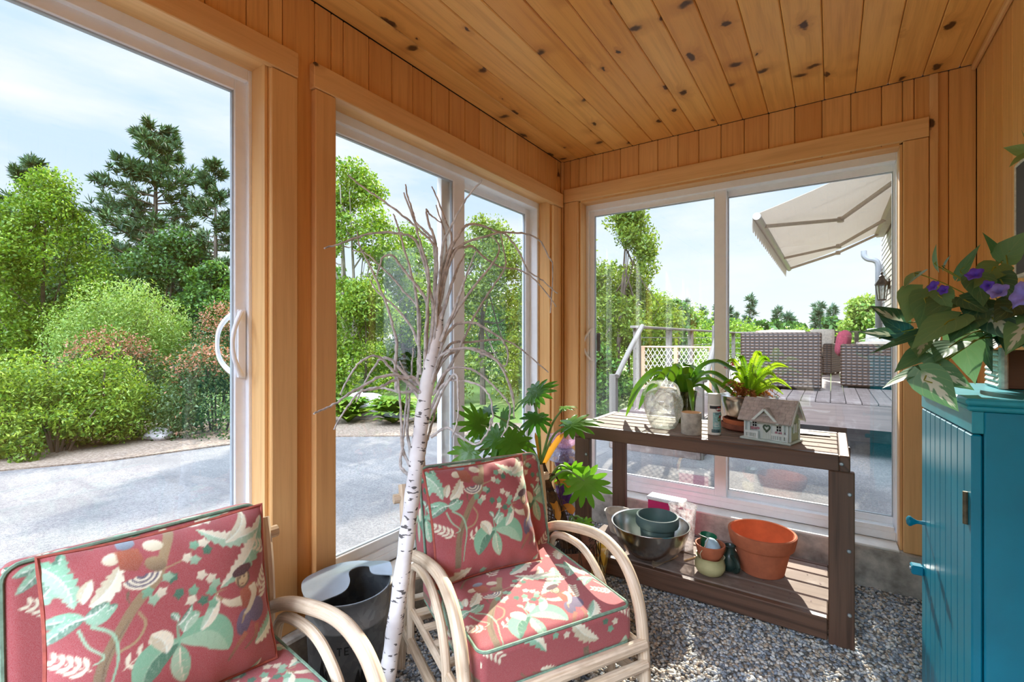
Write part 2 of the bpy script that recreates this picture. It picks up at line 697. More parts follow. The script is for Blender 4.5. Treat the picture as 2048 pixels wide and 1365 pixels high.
def planks_wall(name, plane, fixed, a0, a1, z0, z1, holes, inward, mat_, first=0.0, pw=PW):
    """vertical boards with open V joints, 18 mm thick, round the openings"""
    m_ = MB()
    k = a0 - (first % pw)
    while k < a1:
        l, r = max(k, a0), min(k + pw, a1)
        k += pw
        if r - l < 0.004:
            continue
        cuts = [(z0, z1)]
        mid = (l + r) / 2
        # split boards that straddle an opening's jamb
        edges = sorted({l, r} | {h for ho in holes for h in ho[:2] if l + 0.003 < h < r - 0.003})
        off = random.random() * 10
        for e0, e1 in zip(edges[:-1], edges[1:]):
            md = (e0 + e1) / 2
            segs = [(z0, z1)]
            for h0, h1, q0, q1 in holes:
                if h0 - 1e-4 <= md <= h1 + 1e-4:
                    segs = [(s0, s1) for a, b in segs for s0, s1 in ((a, min(b, q0)), (max(a, q1), b)) if s1 - s0 > 0.005]
            for s0, s1 in segs:
                g = 0.0012
                t_ = 0.018
                if plane == 'x':
                    c = (fixed - inward * t_ / 2, md, (s0 + s1) / 2)
                    sz = (t_, e1 - e0 - 2 * g, s1 - s0)
                else:
                    c = (md, fixed - inward * t_ / 2, (s0 + s1) / 2)
                    sz = (e1 - e0 - 2 * g, t_, s1 - s0)
                m_.box(c, sz, bev=0.0035, along=2, off=off)
    # dark backing (studs and sheathing behind the boards), also round the openings
    return m_


def with_backing(m_, plane, fixed, a0, a1, z0, z1, holes, inward):
    t0, t1 = 0.0185, 0.10
    hs = sorted(holes)
    spans = []
    cur = a0
    for h0, h1, q0, q1 in hs:
        if h0 > cur:
            spans.append((cur, h0, z0, z1))
        spans.append((max(h0, a0), min(h1, a1), q1, z1))
        if q0 > z0:
            spans.append((max(h0, a0), min(h1, a1), z0, q0))
        cur = h1
    if cur < a1:
        spans.append((cur, a1, z0, z1))
    for l, r, b, t in spans:
        d0, d1 = fixed - inward * t0, fixed - inward * t1
        if plane == 'x':
            m_.box(((d0 + d1) / 2, (l + r) / 2, (b + t) / 2), (abs(d1 - d0), r - l, t - b), mi=1)
        else:
            m_.box(((l + r) / 2, (d0 + d1) / 2, (b + t) / 2), (r - l, abs(d1 - d0), t - b), mi=1)
    return m_


M_BACK = plain('dark_sheathing', (70, 50, 32), rough=0.9)
ZD = 2.335                                      # top of the door openings
holesL = [(-0.95, 0.911, ZS, ZD), (1.17, 3.002, ZS, ZD)]
m_ = planks_wall('wall_left', 'x', XL, YB, YF, ZS, ZC, holesL, 1, W_PINE, first=0.03)
with_backing(m_, 'x', XL, YB, YF + 0.1, ZS, ZC, holesL, 1)
structure(m_.build('wall_left', [W_PINE, M_BACK]))
holesF = [(-1.556, 0.306, ZS, ZD + 0.005)]
m_ = planks_wall('wall_far', 'y', YF, XL, XR, ZS, ZC, holesF, -1, W_PINE, first=0.06)
with_backing(m_, 'y', YF, XL, XR + 0.1, ZS, ZC, holesF, -1)
structure(m_.build('wall_far', [W_PINE, M_BACK]))
m_ = planks_wall('wall_right', 'x', XR, YB, YF, ZS, ZC, [], -1, W_PINE, first=0.09)
with_backing(m_, 'x', XR, YB, YF + 0.1, ZS, ZC, [], -1)
structure(m_.build('wall_right', [W_PINE, M_BACK]))

# ceiling boards run front to back
m_ = MB()
k = XL
i = 0
while k < XR:
    r = min(k + 0.139, XR)
    off = random.random() * 10
    m_.box(((k + r) / 2, (YB + YF) / 2, ZC + 0.009), (r - k - 0.002, YF - YB, 0.018), bev=0.004, along=1, off=off)
    k += 0.139
m_.box(((XL + XR) / 2, (YB + YF) / 2, ZC + 0.06), (XR - XL + 0.24, YF - YB + 0.2, 0.08), mi=1)
structure(m_.build('ceiling', [W_CEIL, M_BACK]))

# thin corner mouldings
m_ = MB()
m_.box((XR - 0.011, (YB + YF) / 2, ZC - 0.016), (0.020, YF - YB, 0.03), bev=0.006)
structure(m_.build('trim_1', W_TRIM))
m_ = MB()
m_.box((XL + 0.012, YF - 0.012, (ZS + ZC) / 2), (0.022, 0.022, ZC - ZS - 0.002), bev=0.006)
structure(m_.build('trim_2', W_TRIM))

# casings round the openings, each board its own trim piece
n_trim = 3


def trim(c, s, along=2, bev=0.003):
    global n_trim
    q = MB().box(c, s, bev=bev, along=along)
    structure(q.build('trim_%d' % n_trim, W_TRIM))
    n_trim += 1


t_ = 0.019
trim((XL + t_ / 2, 0.961, (ZS + 2.31) / 2), (t_, 0.10, 2.31 - ZS))                # door 1 right casing
trim((XL + t_ / 2, -1.0, (ZS + 2.31) / 2), (t_, 0.10, 2.31 - ZS))                 # door 1 left casing
trim((XL + 0.012, -0.02, 2.36), (0.024, 2.065, 0.095), along=1)                   # door 1 header
trim((XL + 0.016, 1.124, (ZS + 2.3) / 2), (0.032, 0.092, 2.3 - ZS))               # door 2 left casing
trim((XL + t_ / 2, 3.06, (ZS + 2.3) / 2), (t_, 0.115, 2.3 - ZS))                  # door 2 right casing
trim((XL + 0.018, 2.096, 2.352), (0.036, 2.052, 0.1), along=1)                    # door 2 header
trim((-1.614, YF - t_ / 2, (ZS + 2.34) / 2), (0.114, t_, 2.34 - ZS))              # window left casing
trim((0.357, YF - t_ / 2, (ZS + 2.34) / 2), (0.100, t_, 2.34 - ZS))               # window right casing
trim((-0.632, YF - 0.012, 2.392), (2.08, 0.024, 0.1), along=0)                    # window header
trim((0.427, YF - 0.008, (ZS + ZC) / 2), (0.034, 0.016, ZC - ZS - 0.01))          # batten beside the window
# jamb liners
JD = 0.10
for y_, sgn in ((0.911, 1), (1.17, -1), (3.002, 1), (-0.95, -1)):
    trim((XL - JD / 2 - 0.004, y_ - sgn * 0.006, (ZS + ZD) / 2), (JD - 0.008, 0.012, ZD - ZS), bev=0.001)
for a, b in ((-0.95, 0.911), (1.17, 3.002)):
    trim((XL - JD / 2 - 0.004, (a + b) / 2, ZD - 0.006), (JD, b - a - 0.024, 0.012), along=1, bev=0.001)
for x_, sgn in ((-1.556, -1), (0.306, 1)):
    trim((x_ - sgn * 0.006, YF + JD / 2 + 0.004, (ZS + ZD) / 2), (0.012, JD - 0.008, ZD - ZS), bev=0.001)
trim((-0.625, YF + JD / 2 + 0.004, ZD - 0.001), (1.838, JD, 0.012), along=0, bev=0.001)

# concrete curb under the walls
m_ = MB().box((XL - 0.055, (YB + YF) / 2, ZS / 2 - 0.03), (0.25, YF - YB, ZS + 0.06), bev=0.008)
structure(m_.build('baseboard_left', M_CONC))
m_ = MB().box(((XL + XR) / 2, YF + 0.085, ZS / 2 - 0.03), (XR - XL + 0.35, 0.25, ZS + 0.06), bev=0.008)
structure(m_.build('baseboard_far', M_CONC))
m_ = MB().box((XR + 0.055, (YB + YF) / 2, ZS / 2 - 0.03), (0.25, YF - YB, ZS + 0.06), bev=0.008)
structure(m_.build('baseboard_right', M_CONC))


# off-white sill board on the curb under the far window and the second door
M_SILL = plain('sill_off_white', (226, 222, 212), rough=0.7, var=0.08, scale=12)
q = MB().box((-0.625, YF + 0.032, ZS + 0.004), (1.832, 0.134, 0.012), bev=0.003, along=0)
structure(q.build('trim_%d' % n_trim, M_SILL))
n_trim += 1
q = MB().box((XL - 0.012, 2.086, ZS + 0.004), (0.160, 1.806, 0.012), bev=0.003, along=1)
structure(q.build('trim_%d' % n_trim, M_SILL))
n_trim += 1


# ---- sliding units.  Local frame: u along the wall, d outward from the room, z up
def frame_rect(m_, T, u0, u1, z0, z1, d0, d1, wl, wr, bot, top, bev=0.003):
    dm, dd = (d0 + d1) / 2, d1 - d0
    T(m_, (u0 + wl / 2, dm, (z0 + z1) / 2), (wl, dd, z1 - z0), bev)
    T(m_, (u1 - wr / 2, dm, (z0 + z1) / 2), (wr, dd, z1 - z0), bev)
    uc, ul = (u0 + wl + u1 - wr) / 2, u1 - wr - u0 - wl
    T(m_, (uc, dm, z1 - top / 2), (ul, dd, top), bev)
    T(m_, (uc, dm, z0 + bot / 2), (ul, dd, bot), bev)


def slider(name, plane, fixed, u0, u1, z0, z1, meet, left_inner, ov, jl, jr, st0, st1, bot, top):
    """two-panel sliding unit: outer frame with jambs jl / jr, two sashes with stiles st0 / st1, panes and gaskets"""
    def T(m_, c, s, bev):
        if plane == 'x':
            m_.box((fixed - c[1], c[0], c[2]), (s[1], s[0], s[2]), bev=bev)
        else:
            m_.box((c[0], fixed + c[1], c[2]), s, bev=bev)
    base = ((fixed, (u0 + u1) / 2, z0) if plane == 'x' else ((u0 + u1) / 2, fixed, z0))
    root = bpy.data.objects.new(name, None)
    C.objects.link(root)
    root.location = base
    structure(root)
    m_ = MB()
    frame_rect(m_, T, u0, u1, z0, z1, 0.0, 0.11, jl, jr, 0.045, 0.05)
    T(m_, ((u0 + u1) / 2, 0.012, z0 + 0.055), (u1 - u0 - jl - jr, 0.012, 0.03), 0.002)
    T(m_, ((u0 + u1) / 2, 0.062, z0 + 0.055), (u1 - u0 - jl - jr, 0.008, 0.03), 0.002)
    m_.build('frame', M_VINYL, root)
    for side in (0, 1):
        inner = (side == 0) == left_inner
        d0, d1 = (0.020, 0.056) if inner else (0.066, 0.102)
        a, b = (u0 + jl - 0.003, meet + ov) if side == 0 else (meet - ov, u1 - jr + 0.003)
        wl, wr = (st0, st1)[side]
        za, zb = z0 + 0.04, z1 - 0.045
        m_ = MB()
        frame_rect(m_, T, a, b, za, zb, d0, d1, wl, wr, bot, top, bev=min(0.003, wr / 5))
        sash = m_.build('sash', M_VINYL, root)
        m_ = MB()
        dm = (d0 + d1) / 2
        T(m_, ((a + wl + b - wr) / 2, dm, (za + bot + zb - top) / 2), (b - a - wl - wr + 0.006, 0.006, zb - za - bot - top + 0.006), 0)
        m_.build('pane', M_GLASS, sash)
        m_ = MB()
        frame_rect(m_, T, a + wl - 0.004, b - wr + 0.004, za + bot - 0.004, zb - top + 0.004, dm - 0.009, dm + 0.009, 0.009, 0.009, 0.009, 0.009, bev=0.0015)
        m_.build('glazing_gasket', M_VINYLGREY, sash)
    return root, T


def pull(parent, T, u, d, z, sgn, mat_, h=0.235, name='handle'):
    """D-shaped door pull with escutcheon"""
    m_ = MB()
    T(m_, (u + 0.008, d - sgn * 0.004, z), (0.030, 0.010, h + 0.02), 0.003)
    pts = []
    for q in np.linspace(-1, 1, 15):
        pts.append((u + 0.006 - 0.046 * (1 - abs(q) ** 2.4), d - sgn * (0.006 + 0.034 * (1 - q ** 4)), z + q * h / 2))
    tmp = MB()
    # convert the path with T's mapping by probing
    pr = MB()
    for p in pts:
        T(pr, p, (1e-4, 1e-4, 1e-4), 0)
    P = [np.mean(np.array(pr.v[i * 8:i * 8 + 8]), 0) for i in range(len(pts))]
    m_.tube(P, [0.0065 + 0.003 * abs(q) for q in np.linspace(-1, 1, 15)], seg=10)
    return m_.build(name, mat_, parent, smooth=True)


M_BLACK = plain('black_plastic', (28, 30, 32), rough=0.4)
M_TAN = plain('tan_plastic', (196, 164, 120), rough=0.45, var=0.05)
d1, T1 = slider('door_1', 'x', XL - JD, -0.938, 0.905, ZS + 0.01, ZD - 0.006, -0.02, False, 0.04, 0.03, 0.018, (0.06, 0.08), (0.08, 0.042), 0.08, 0.045)
pull(d1, T1, 0.862, 0.02, 1.30, 1, M_VINYL)
pull(d1, T1, 0.862, 0.058, 1.30, -1, M_VINYL, name='outside_handle')
d2, T2 = slider('door_2', 'x', XL - JD, 1.177, 2.996, ZS + 0.01, ZD - 0.006, 2.083, True, 0.077, 0.03, 0.03, (0.06, 0.098), (0.098, 0.056), 0.08, 0.045)
pull(d2, T2, 1.252, 0.02, 1.30, 1, M_TAN)
d3, T3 = slider('window_1', 'y', YF + JD, -1.549, 0.300, ZS + 0.01, ZD - 0.001, -0.592, True, 0.029, 0.026, 0.010, (0.040, 0.070), (0.06, 0.011), 0.066, 0.042)
pull(d3, T3, -1.512, 0.02, 1.27, 1, M_VINYL)
pull(d3, T3, -1.478, 0.058, 1.29, -1, M_BLACK, h=0.12, name='outside_handle')

# ---- gravel floor: packed base and loose pebbles
t = NT('gravel_base')
co = t.coord()
vo = t.n('TexVoronoi', {'Scale': 75.0})
t.set(vo.inputs['Vector'], co)
sc = t.n('SeparateColor')
t.set(sc.inputs[0], vo.outputs['Color'])
col = t.ramp(sc.outputs[0], [(0.0, lin(118, 116, 112)), (0.4, lin(140, 132, 120)), (0.7, lin(110, 116, 124)), (1.0, lin(190, 180, 164))])
col = t.mix(t.step(vo.outputs['Distance'], 0.35, 0.7, 0.0, 0.7), col, lin(70, 66, 60))
M_GRAVEL = t.done(t.principled(col, 0.85, bump=t.math('SUBTRACT', 1.0, vo.outputs['Distance']), bump_s=0.8, bump_d=0.008))
m_ = MB().box(((XL + XR) / 2, (YB + YF) / 2, -0.06), (XR - XL + 0.02, YF - YB + 0.02, 0.11))
structure(m_.build('floor', M_GRAVEL))

t = NT('pebble_stone')
r = t.attr('rnd', 'Fac')
col = t.ramp(r, [(0.0, lin(118, 124, 130)), (0.14, lin(160, 164, 166)), (0.28, lin(202, 194, 180)), (0.42, lin(138, 144, 152)), (0.56, lin(188, 168, 144)),
                 (0.70, lin(216, 210, 200)), (0.82, lin(146, 130, 112)), (0.92, lin(176, 180, 182)), (1.0, lin(228, 222, 210))], 'CONSTANT')
col = t.mix(t.step(t.noise(t.coord(), 160.0, 2.0), 0.35, 0.7, 0.0, 0.2), col, lin(100, 96, 90))
M_PEB = t.done(t.principled(col, 0.7))


def pebbles(x0, x1, y0, y1, n, smin, smax):
    g = (1 + 5 ** 0.5) / 2
    ico = unit(np.array([(-1, g, 0), (1, g, 0), (-1, -g, 0), (1, -g, 0), (0, -1, g), (0, 1, g), (0, -1, -g), (0, 1, -g), (g, 0, -1), (g, 0, 1), (-g, 0, -1), (-g, 0, 1)], float))
    fc = np.array([(0, 11, 5), (0, 5, 1), (0, 1, 7), (0, 7, 10), (0, 10, 11), (1, 5, 9), (5, 11, 4), (11, 10, 2), (10, 7, 6), (7, 1, 8), (3, 9, 4), (3, 4, 2), (3, 2, 6), (3, 6, 8), (3, 8, 9), (4, 9, 5), (2, 4, 11), (6, 2, 10), (8, 6, 7), (9, 8, 1)])
    s = rng.uniform(smin, smax, (n, 1, 1)) * np.array([1.0, 0.78, 0.5]) * rng.uniform(0.8, 1.25, (n, 1, 3))
    V = ico[None] * s * rng.uniform(0.86, 1.1, (n, 12, 1))
    a, b = rng.uniform(0, 2 * PI, n), rng.normal(0, 0.35, n)
    ca, sa, cb, sb = np.cos(a), np.sin(a), np.cos(b), np.sin(b)
    x, y, z = V[..., 0], V[..., 1], V[..., 2]
    x, z = x * cb[:, None] - z * sb[:, None], x * sb[:, None] + z * cb[:, None]
    x, y = x * ca[:, None] - y * sa[:, None], x * sa[:, None] + y * ca[:, None]
    px, py = rng.uniform(x0, x1, n), rng.uniform(y0, y1, n)
    V = np.stack([x + px[:, None], y + py[:, None], z + rng.uniform(-0.006, 0.003, n)[:, None]], -1)
    F = fc[None] + (np.arange(n) * 12)[:, None, None]
    return V.reshape(-1, 3), F.reshape(-1, 3), np.repeat(rng.random(n), 12)


V, F, R = pebbles(XL + 0.08, XR - 0.08, 0.25, YF - 0.05, 47000, 0.006, 0.0115)
o = np_mesh('gravel', V, F, M_PEB, rnd=R, smooth=True)
tag(o, 'loose grey and tan pebble gravel covering the porch floor', 'gravel', kind='stuff')

# ================================================================== OUTSIDE
t = NT('lawn')
co = t.coord()
n1 = t.noise(co, 0.6, 4.0)
n2 = t.noise(co, 26.0, 3.0)
col = t.mix(t.step(n1, 0.3, 0.7), lin(84, 110, 38), lin(120, 140, 58))
col = t.mix(t.step(n2, 0.4, 0.75, 0.0, 0.5), col, lin(56, 78, 26))
M_LAWN = t.done(t.principled(col, 0.9, bump=n2, bump_s=0.6, bump_d=0.03))
t = NT('asphalt')
co = t.coord()
n1 = t.noise(co, 1.1, 5.0, 0.6)
n2 = t.math('ADD', t.math('MULTIPLY', t.noise(co, 190.0, 2.0), 0.5), t.math('MULTIPLY', t.noise(co, 55.0, 3.0, 0.7), 0.5))
mpn = t.n('Mapping', {'Vector': co, 'Rotation': (0, 0, 0.35), 'Scale': (0.5, 6.0, 1.0)})
n3 = t.noise(mpn.outputs[0], 1.0, 3.0)
col = t.mix(t.step(n1, 0.3, 0.7), lin(108, 104, 101), lin(132, 127, 122))
col = t.mix(t.step(n3, 0.55, 0.72, 0.0, 0.3), col, lin(84, 82, 82))
col = t.mix(t.step(n2, 0.42, 0.60, 0.0, 0.6), col, lin(70, 69, 70))
M_ASPH = t.done(t.principled(col, 1.0, bump=n2, bump_s=0.4, bump_d=0.004, Specular_IOR_Level=0.1))
t = NT('mulch')
co = t.coord()
n1 = t.noise(co, 30.0, 5.0, 0.7)
col = t.ramp(n1, [(0.25, lin(70, 56, 44)), (0.5, lin(132, 112, 94)), (0.75, lin(176, 160, 142))])
M_MULCH = t.done(t.principled(col, 0.95, bump=n1, bump_s=0.8, bump_d=0.03))


def ground(name, poly, z0, z1, m_):
    return structure(MB().prism(poly, z0, z1).build(name, m_))


ground('lawn', [(-90, -60), (90, -60), (90, 160), (-90, 160)], -0.5, -0.06, M_LAWN)
drive = [(-8.2, -14), (-7.15, -3), (-7.02, 1.0), (-6.56, 1.8), (-6.3, 2.92), (-5.69, 3.94), (-5.27, 4.25), (-4.35, 4.87), (-3.55, 5.52), (-2.8, 6.3), (-1.6, 7.6), (2.5, 7.6), (14, 7.6), (14, -14)]
ground('driveway', drive, -0.2, -0.012, M_ASPH)
bed = [(-9.6, -14), (-9.0, -3), (-9.0, 3.2), (-7.8, 3.9), (-6.6, 5.2), (-5.6, 5.6), (-4.5, 5.8), (-3.7, 6.2), (-2.8, 6.35), (-3.4, 5.4), (-4.3, 4.75), (-5.2, 4.1), (-5.6, 3.8), (-6.2, 2.8), (-6.45, 1.7), (-6.9, 0.9), (-7.0, -3), (-8.0, -14)]
ground('mulch_bed', bed, -0.2, 0.004, M_MULCH)

M_LF_BRIGHT = leafy('leaf_bright', (80, 128, 34), (176, 200, 74), trans=0.4, k=0.68)
M_LF_MAPLE = leafy('leaf_maple', (82, 132, 30), (170, 196, 66), trans=0.4, k=0.68)
M_LF_DEEP = leafy('leaf_deep', (46, 92, 30), (118, 158, 58), trans=0.35, k=0.68)
M_LF_SHADE = leafy('leaf_shade', (44, 82, 36), (98, 136, 60), trans=0.35, k=0.8)
M_LF_WILLOW = leafy('leaf_willow', (110, 152, 58), (184, 206, 112), trans=0.35, k=0.68)
M_LF_RED = leafy('leaf_red_tip', (58, 92, 44), (104, 124, 66), trans=0.3, c3=(206, 136, 108), k=0.68)
M_LF_OAK = leafy('leaf_oak', (84, 118, 36), (160, 178, 70), trans=0.45, k=0.68)
M_NEEDLE = leafy('pine_needle', (48, 82, 56), (112, 142, 92), trans=0.15, k=0.68)
M_NEEDLE_FAR = leafy('far_needle', (58, 88, 66), (104, 132, 92), trans=0.15, k=0.68)
M_LF_FAR = leafy('far_leaf', (104, 146, 56), (180, 200, 92), trans=0.3, k=0.68)
M_BARK = plain('bark', (98, 84, 70), rough=0.9, var=0.25, scale=6.0)
M_BARK_PALE = plain('pale_bark', (150, 140, 124), rough=0.9, var=0.2, scale=6.0)


def leaf_quads(P, size, aspect, N=None, spread=1.0, up=0.0):
    """diamond leaves at points P; returns V, F, and a tone per leaf"""
    n = len(P)
    U = unit(rng.normal(0, 1, (n, 3)))
    W = unit(rng.normal(0, spread, (n, 3)) + np.array((0, 0, up)) if N is None else N + rng.normal(0, spread, (n, 3)))
    A = unit(np.cross(U, W))
    B = np.cross(W, A)
    L = size * rng.uniform(0.65, 1.25, (n, 1))
    Wd = L * aspect
    V = np.stack([P - A * L * 0.5, P + B * Wd * 0.5 + A * L * 0.05 + W * L * 0.08, P + A * L * 0.5, P - B * Wd * 0.5 + A * L * 0.05 + W * L * 0.08], 1)
    F = np.arange(n * 4).reshape(n, 4)
    return V.reshape(-1, 3), F


def blob_points(centers, radii, n, shell=0.55, squash=1.0):
    k = len(centers)
    w_ = np.array(radii) ** 2
    idx = rng.choice(k, n, p=w_ / w_.sum())
    d = unit(rng.normal(0, 1, (n, 3)))
    r = (shell + (1 - shell) * rng.random(n)) ** 0.8
    off = d * (r * np.array(radii)[idx])[:, None]
    off[:, 2] *= squash
    return np.array(centers)[idx] + off, d


def crown_clumps(c, R, H, k, rad, top_taper=0.6):
    """clump centres filling an egg-shaped crown of half-width R and height H whose foot is c"""
    out, rr = [], []
    for _ in range(k):
        q = rng.random() ** 0.8
        a = rng.random() * 2 * PI
        prof = math.sin(PI * min(1, max(0.06, q)) ** 0.75) ** 0.6 * (1 - (1 - top_taper) * q)
        r = R * prof * math.sqrt(rng.uniform(0.25, 1.0))
        out.append((c[0] + r * math.cos(a), c[1] + r * math.sin(a), c[2] + q * H))
        rr.append(rad * rng.uniform(0.6, 1.25))
    return np.array(out), np.array(rr)


def foliage(name, P, size, aspect, m_, parent, D=None, topred=None, zs=None):
    V, F = leaf_quads(P, size, aspect, N=None if D is None else D * 0.5, spread=0.8)
    n = len(P)
    R = rng.random(n) * 0.95
    if topred is not None:
        zc = (P[:, 2] - zs[0]) / (zs[1] - zs[0])
        red = rng.random(n) < np.clip((zc - 0.55) * 2.2, 0.02, 0.8) * topred
        R = np.where(red, rng.uniform(0.9, 1.0, n), R * 0.8)
    return np_mesh(name, V, F, m_, parent, rnd=np.repeat(R, 4))


def shrub(name, label, cat, base, W, D_, H, n, size, m_, aspect=0.5, topred=None, k=40, group=None, stems=7):
    root = thing(name, label, cat, (base[0], base[1], base[2]), group=group)
    cs, rr = [], []
    for _ in range(k):
        u = rng.normal(0, 1, 3)
        u /= np.linalg.norm(u)
        u[2] = abs(u[2])
        s_ = rng.uniform(0.55, 0.9)
        cs.append((base[0] + u[0] * W / 2 * s_, base[1] + u[1] * D_ / 2 * s_, base[2] + 0.16 * H + u[2] * H * 0.80 * s_))
        rr.append(0.2 * (W + H) / 2 * rng.uniform(0.6, 1.1))
    P, D = blob_points(cs, rr, n)
    P[:, 2] = np.maximum(P[:, 2], base[2] + 0.03)
    foliage('foliage', P, size, aspect, m_, root, D, topred, (base[2], base[2] + H))
    m2 = MB()
    for _ in range(stems):
        a = rng.random() * 2 * PI
        r = rng.uniform(0.1, 0.75)
        e = (base[0] + r * W / 2 * math.cos(a), base[1] + r * D_ / 2 * math.sin(a), base[2] + H * rng.uniform(0.5, 0.8))
        b = (base[0] + 0.25 * r * W / 2 * math.cos(a), base[1] + 0.25 * r * D_ / 2 * math.sin(a), base[2] - 0.05)
        mid = ((b[0] * 0.6 + e[0] * 0.4), (b[1] * 0.6 + e[1] * 0.4), (b[2] + e[2]) / 2)
        m2.tube(spline([b, mid, e], 6), [0.018, 0.016, 0.014, 0.012, 0.009, 0.006], seg=5)
    m2.build('stems', M_BARK, root, smooth=True)
    return root


def broadleaf(label, base, R, H, foot, n, size, m_, k=60, rad=0.6, aspect=0.55, trunk=0.1, lean=(0, 0), taper=0.6, nb=9, group=None, cat='tree', trunks=1, bark=None, name='leafy_tree', shell=0.35):
    """a deciduous tree: trunk and limbs, crown of leaf clumps from height foot to H"""
    root = thing(name, label, cat, base, group=group)
    cs, rr = crown_clumps((base[0] + lean[0], base[1] + lean[1], base[2] + foot), R, H - foot - rad * 0.7, k, rad, taper)
    P, D = blob_points(cs, rr, n, shell=shell, squash=0.75)
    foliage('foliage', P, size, aspect, m_, root, D)
    m2 = MB()
    for q in range(trunks):
        ox, oy = (0, 0) if trunks == 1 else (rng.normal(0, 0.25), rng.normal(0, 0.25))
        b = np.array((base[0] + ox * 0.4, base[1] + oy * 0.4, base[2] - 0.1))
        top = np.array((base[0] + lean[0] + ox * 2, base[1] + lean[1] + oy * 2, base[2] + H * 0.86))
        mid = b * 0.5 + top * 0.5 + rng.normal(0, 0.05 * R, 3)
        sp = spline([b, mid, top], 12)
        m2.tube(sp, np.linspace(trunk, trunk * 0.2, 12), seg=7)
        for _ in range(nb):
            i = int(rng.integers(3, 11))
            c = cs[rng.integers(0, k)]
            m2.tube(spline([sp[i], sp[i] * 0.5 + c * 0.5 + np.array((0, 0, -0.1 * R)), c], 7), np.linspace(trunk * 0.34, trunk * 0.08, 7), seg=5)
    m2.build('trunk', bark or M_BARK, root, smooth=True)
    return root


def pine(label, base, H, R, foot, nb, m_, tuft=0.28, per=15, tn=13, trunk=0.2, group=None, layer=True, power=0.8, gap=None, cat='tree', name='pine_tree'):
    root = thing(name, label, cat, base, group=group)
    pts, dirs = [], []
    m2 = MB()
    top = np.array((base[0], base[1], base[2] + H))
    b = np.array((base[0], base[1], base[2] - 0.1))
    sp = spline([b, (b + top) / 2 + rng.normal(0, 0.06, 3), top], 14)
    m2.tube(sp, np.linspace(trunk, 0.02, 14), seg=7)
    for i in range(nb):
        q = foot + (1 - foot) * (i + rng.random() * 0.6) / nb
        z = base[2] + H * q
        a = rng.random() * 2 * PI
        f = 1 - (q - foot) / (1 - foot)
        L = R * (0.10 + 0.9 * f ** power) * rng.uniform(0.55, 1.12)
        up = 0.45 - 0.55 * f
        p0 = np.array((base[0], base[1], z))
        d = np.array((math.cos(a), math.sin(a), 0))
        br = spline([p0, p0 + d * L * 0.5 + np.array((0, 0, L * up * 0.4)), p0 + d * L + np.array((0, 0, L * (up * 0.4 + 0.16)))], 8)
        m2.tube(br, np.linspace(trunk * 0.25 * (0.3 + f), 0.012, 8), seg=5)
        side = np.cross(d, (0, 0, 1))
        for _ in range(per):
            s_ = rng.uniform(0.22, 1.0)
            j = s_ * 7
            j0 = int(min(6, j))
            p = br[j0] * (1 - (j - j0)) + br[j0 + 1] * (j - j0)
            p = p + side * rng.normal(0, 0.17 * L * (1.15 - s_)) + np.array((0, 0, rng.normal(0.02, 0.05 * (1 + 0.1 * R))))
            pts.append(p)
            dirs.append(unit(d * 0.7 + side * rng.normal(0, 0.5) + np.array((0, 0, 0.55))))
    pts, dirs = np.array(pts), np.array(dirs)
    n = len(pts)
    P = np.repeat(pts, tn, 0)
    A = unit(np.repeat(dirs, tn, 0) + rng.normal(0, 0.6, (n * tn, 3)))
    U = unit(np.cross(A, rng.normal(0, 1, (n * tn, 3))))
    L = tuft * rng.uniform(0.6, 1.2, (n * tn, 1))
    wd = L * 0.085
    V = np.stack([P, P + A * L * 0.5 + U * wd, P + A * L, P + A * L * 0.5 - U * wd], 1).reshape(-1, 3)
    F = np.arange(n * tn * 4).reshape(-1, 4)
    tone = np.repeat(np.clip(rng.normal(0.5, 0.25, n), 0, 1), tn)
    np_mesh('needles', V, F, m_, root, rnd=np.repeat(np.clip(tone + rng.normal(0, 0.12, n * tn), 0, 1), 4))
    m2.build('trunk', M_BARK, root, smooth=True)
    return root


# --- seen through the left-hand door
pine('tall dark pine with wide layered branches rising highest through the left door', (-28.63, 9.5, -0.1), 12.1, 5.2, 0.22, 92, M_NEEDLE, tuft=0.42, per=18, tn=14, trunk=0.26)
pine('narrow dark pine just left of the first door post', (-22.86, 9.81, -0.1), 9.2, 2.4, 0.10, 66, M_NEEDLE, tuft=0.34, per=16, tn=13, trunk=0.16)
pine('dark pine top behind the yellow-green maple at far left', (-35.5, 6.02, -0.1), 11.0, 3.6, 0.3, 56, M_NEEDLE, tuft=0.42, per=15, tn=13, trunk=0.24)
broadleaf('yellow-green young maple with a thin dark trunk at far left', (-22.15, 4.24, -0.1), 1.75, 7.4, 1.6, 19000, 0.115, M_LF_MAPLE, k=70, rad=0.62, trunk=0.09, nb=10)
broadleaf('green broadleaf tree cut by the left edge of the photo', (-22.42, 2.84, -0.1), 1.9, 6.2, 0.6, 14000, 0.115, M_LF_MAPLE, k=50, rad=0.66, trunk=0.1)
for x_, y_, R_, H_, lb in ((-31.64, 7.45, 3.6, 7.9, 'dense dark broadleaf tree filling the gap left of the tall pine'), (-27.25, 8.02, 2.6, 5.6, 'dark green broadleaf tree in front of the tall pine trunk'),
                           (-23.19, 8.38, 2.1, 6.3, 'dark green broadleaf tree between the tall pine and the narrow pine'), (-20.69, 8.88, 1.5, 4.6, 'low dark green tree at the foot of the narrow pine'),
                           (-31.92, 4.83, 3.2, 7.0, 'dark broadleaf tree behind the young maple'), (-30.5, 1.8, 3.6, 6.4, 'dark broadleaf tree behind the leftmost tree'),
                           (-26.0, 11.5, 2.6, 5.2, 'dark green tree right behind the narrow pine')):
    broadleaf(lb, (x_, y_, -0.1), R_, H_, 0.0, 14000, 0.17, M_LF_SHADE if R_ > 2 else M_LF_DEEP, k=64, rad=R_ * 0.34, trunk=0.15, taper=0.75, name='dense_tree')
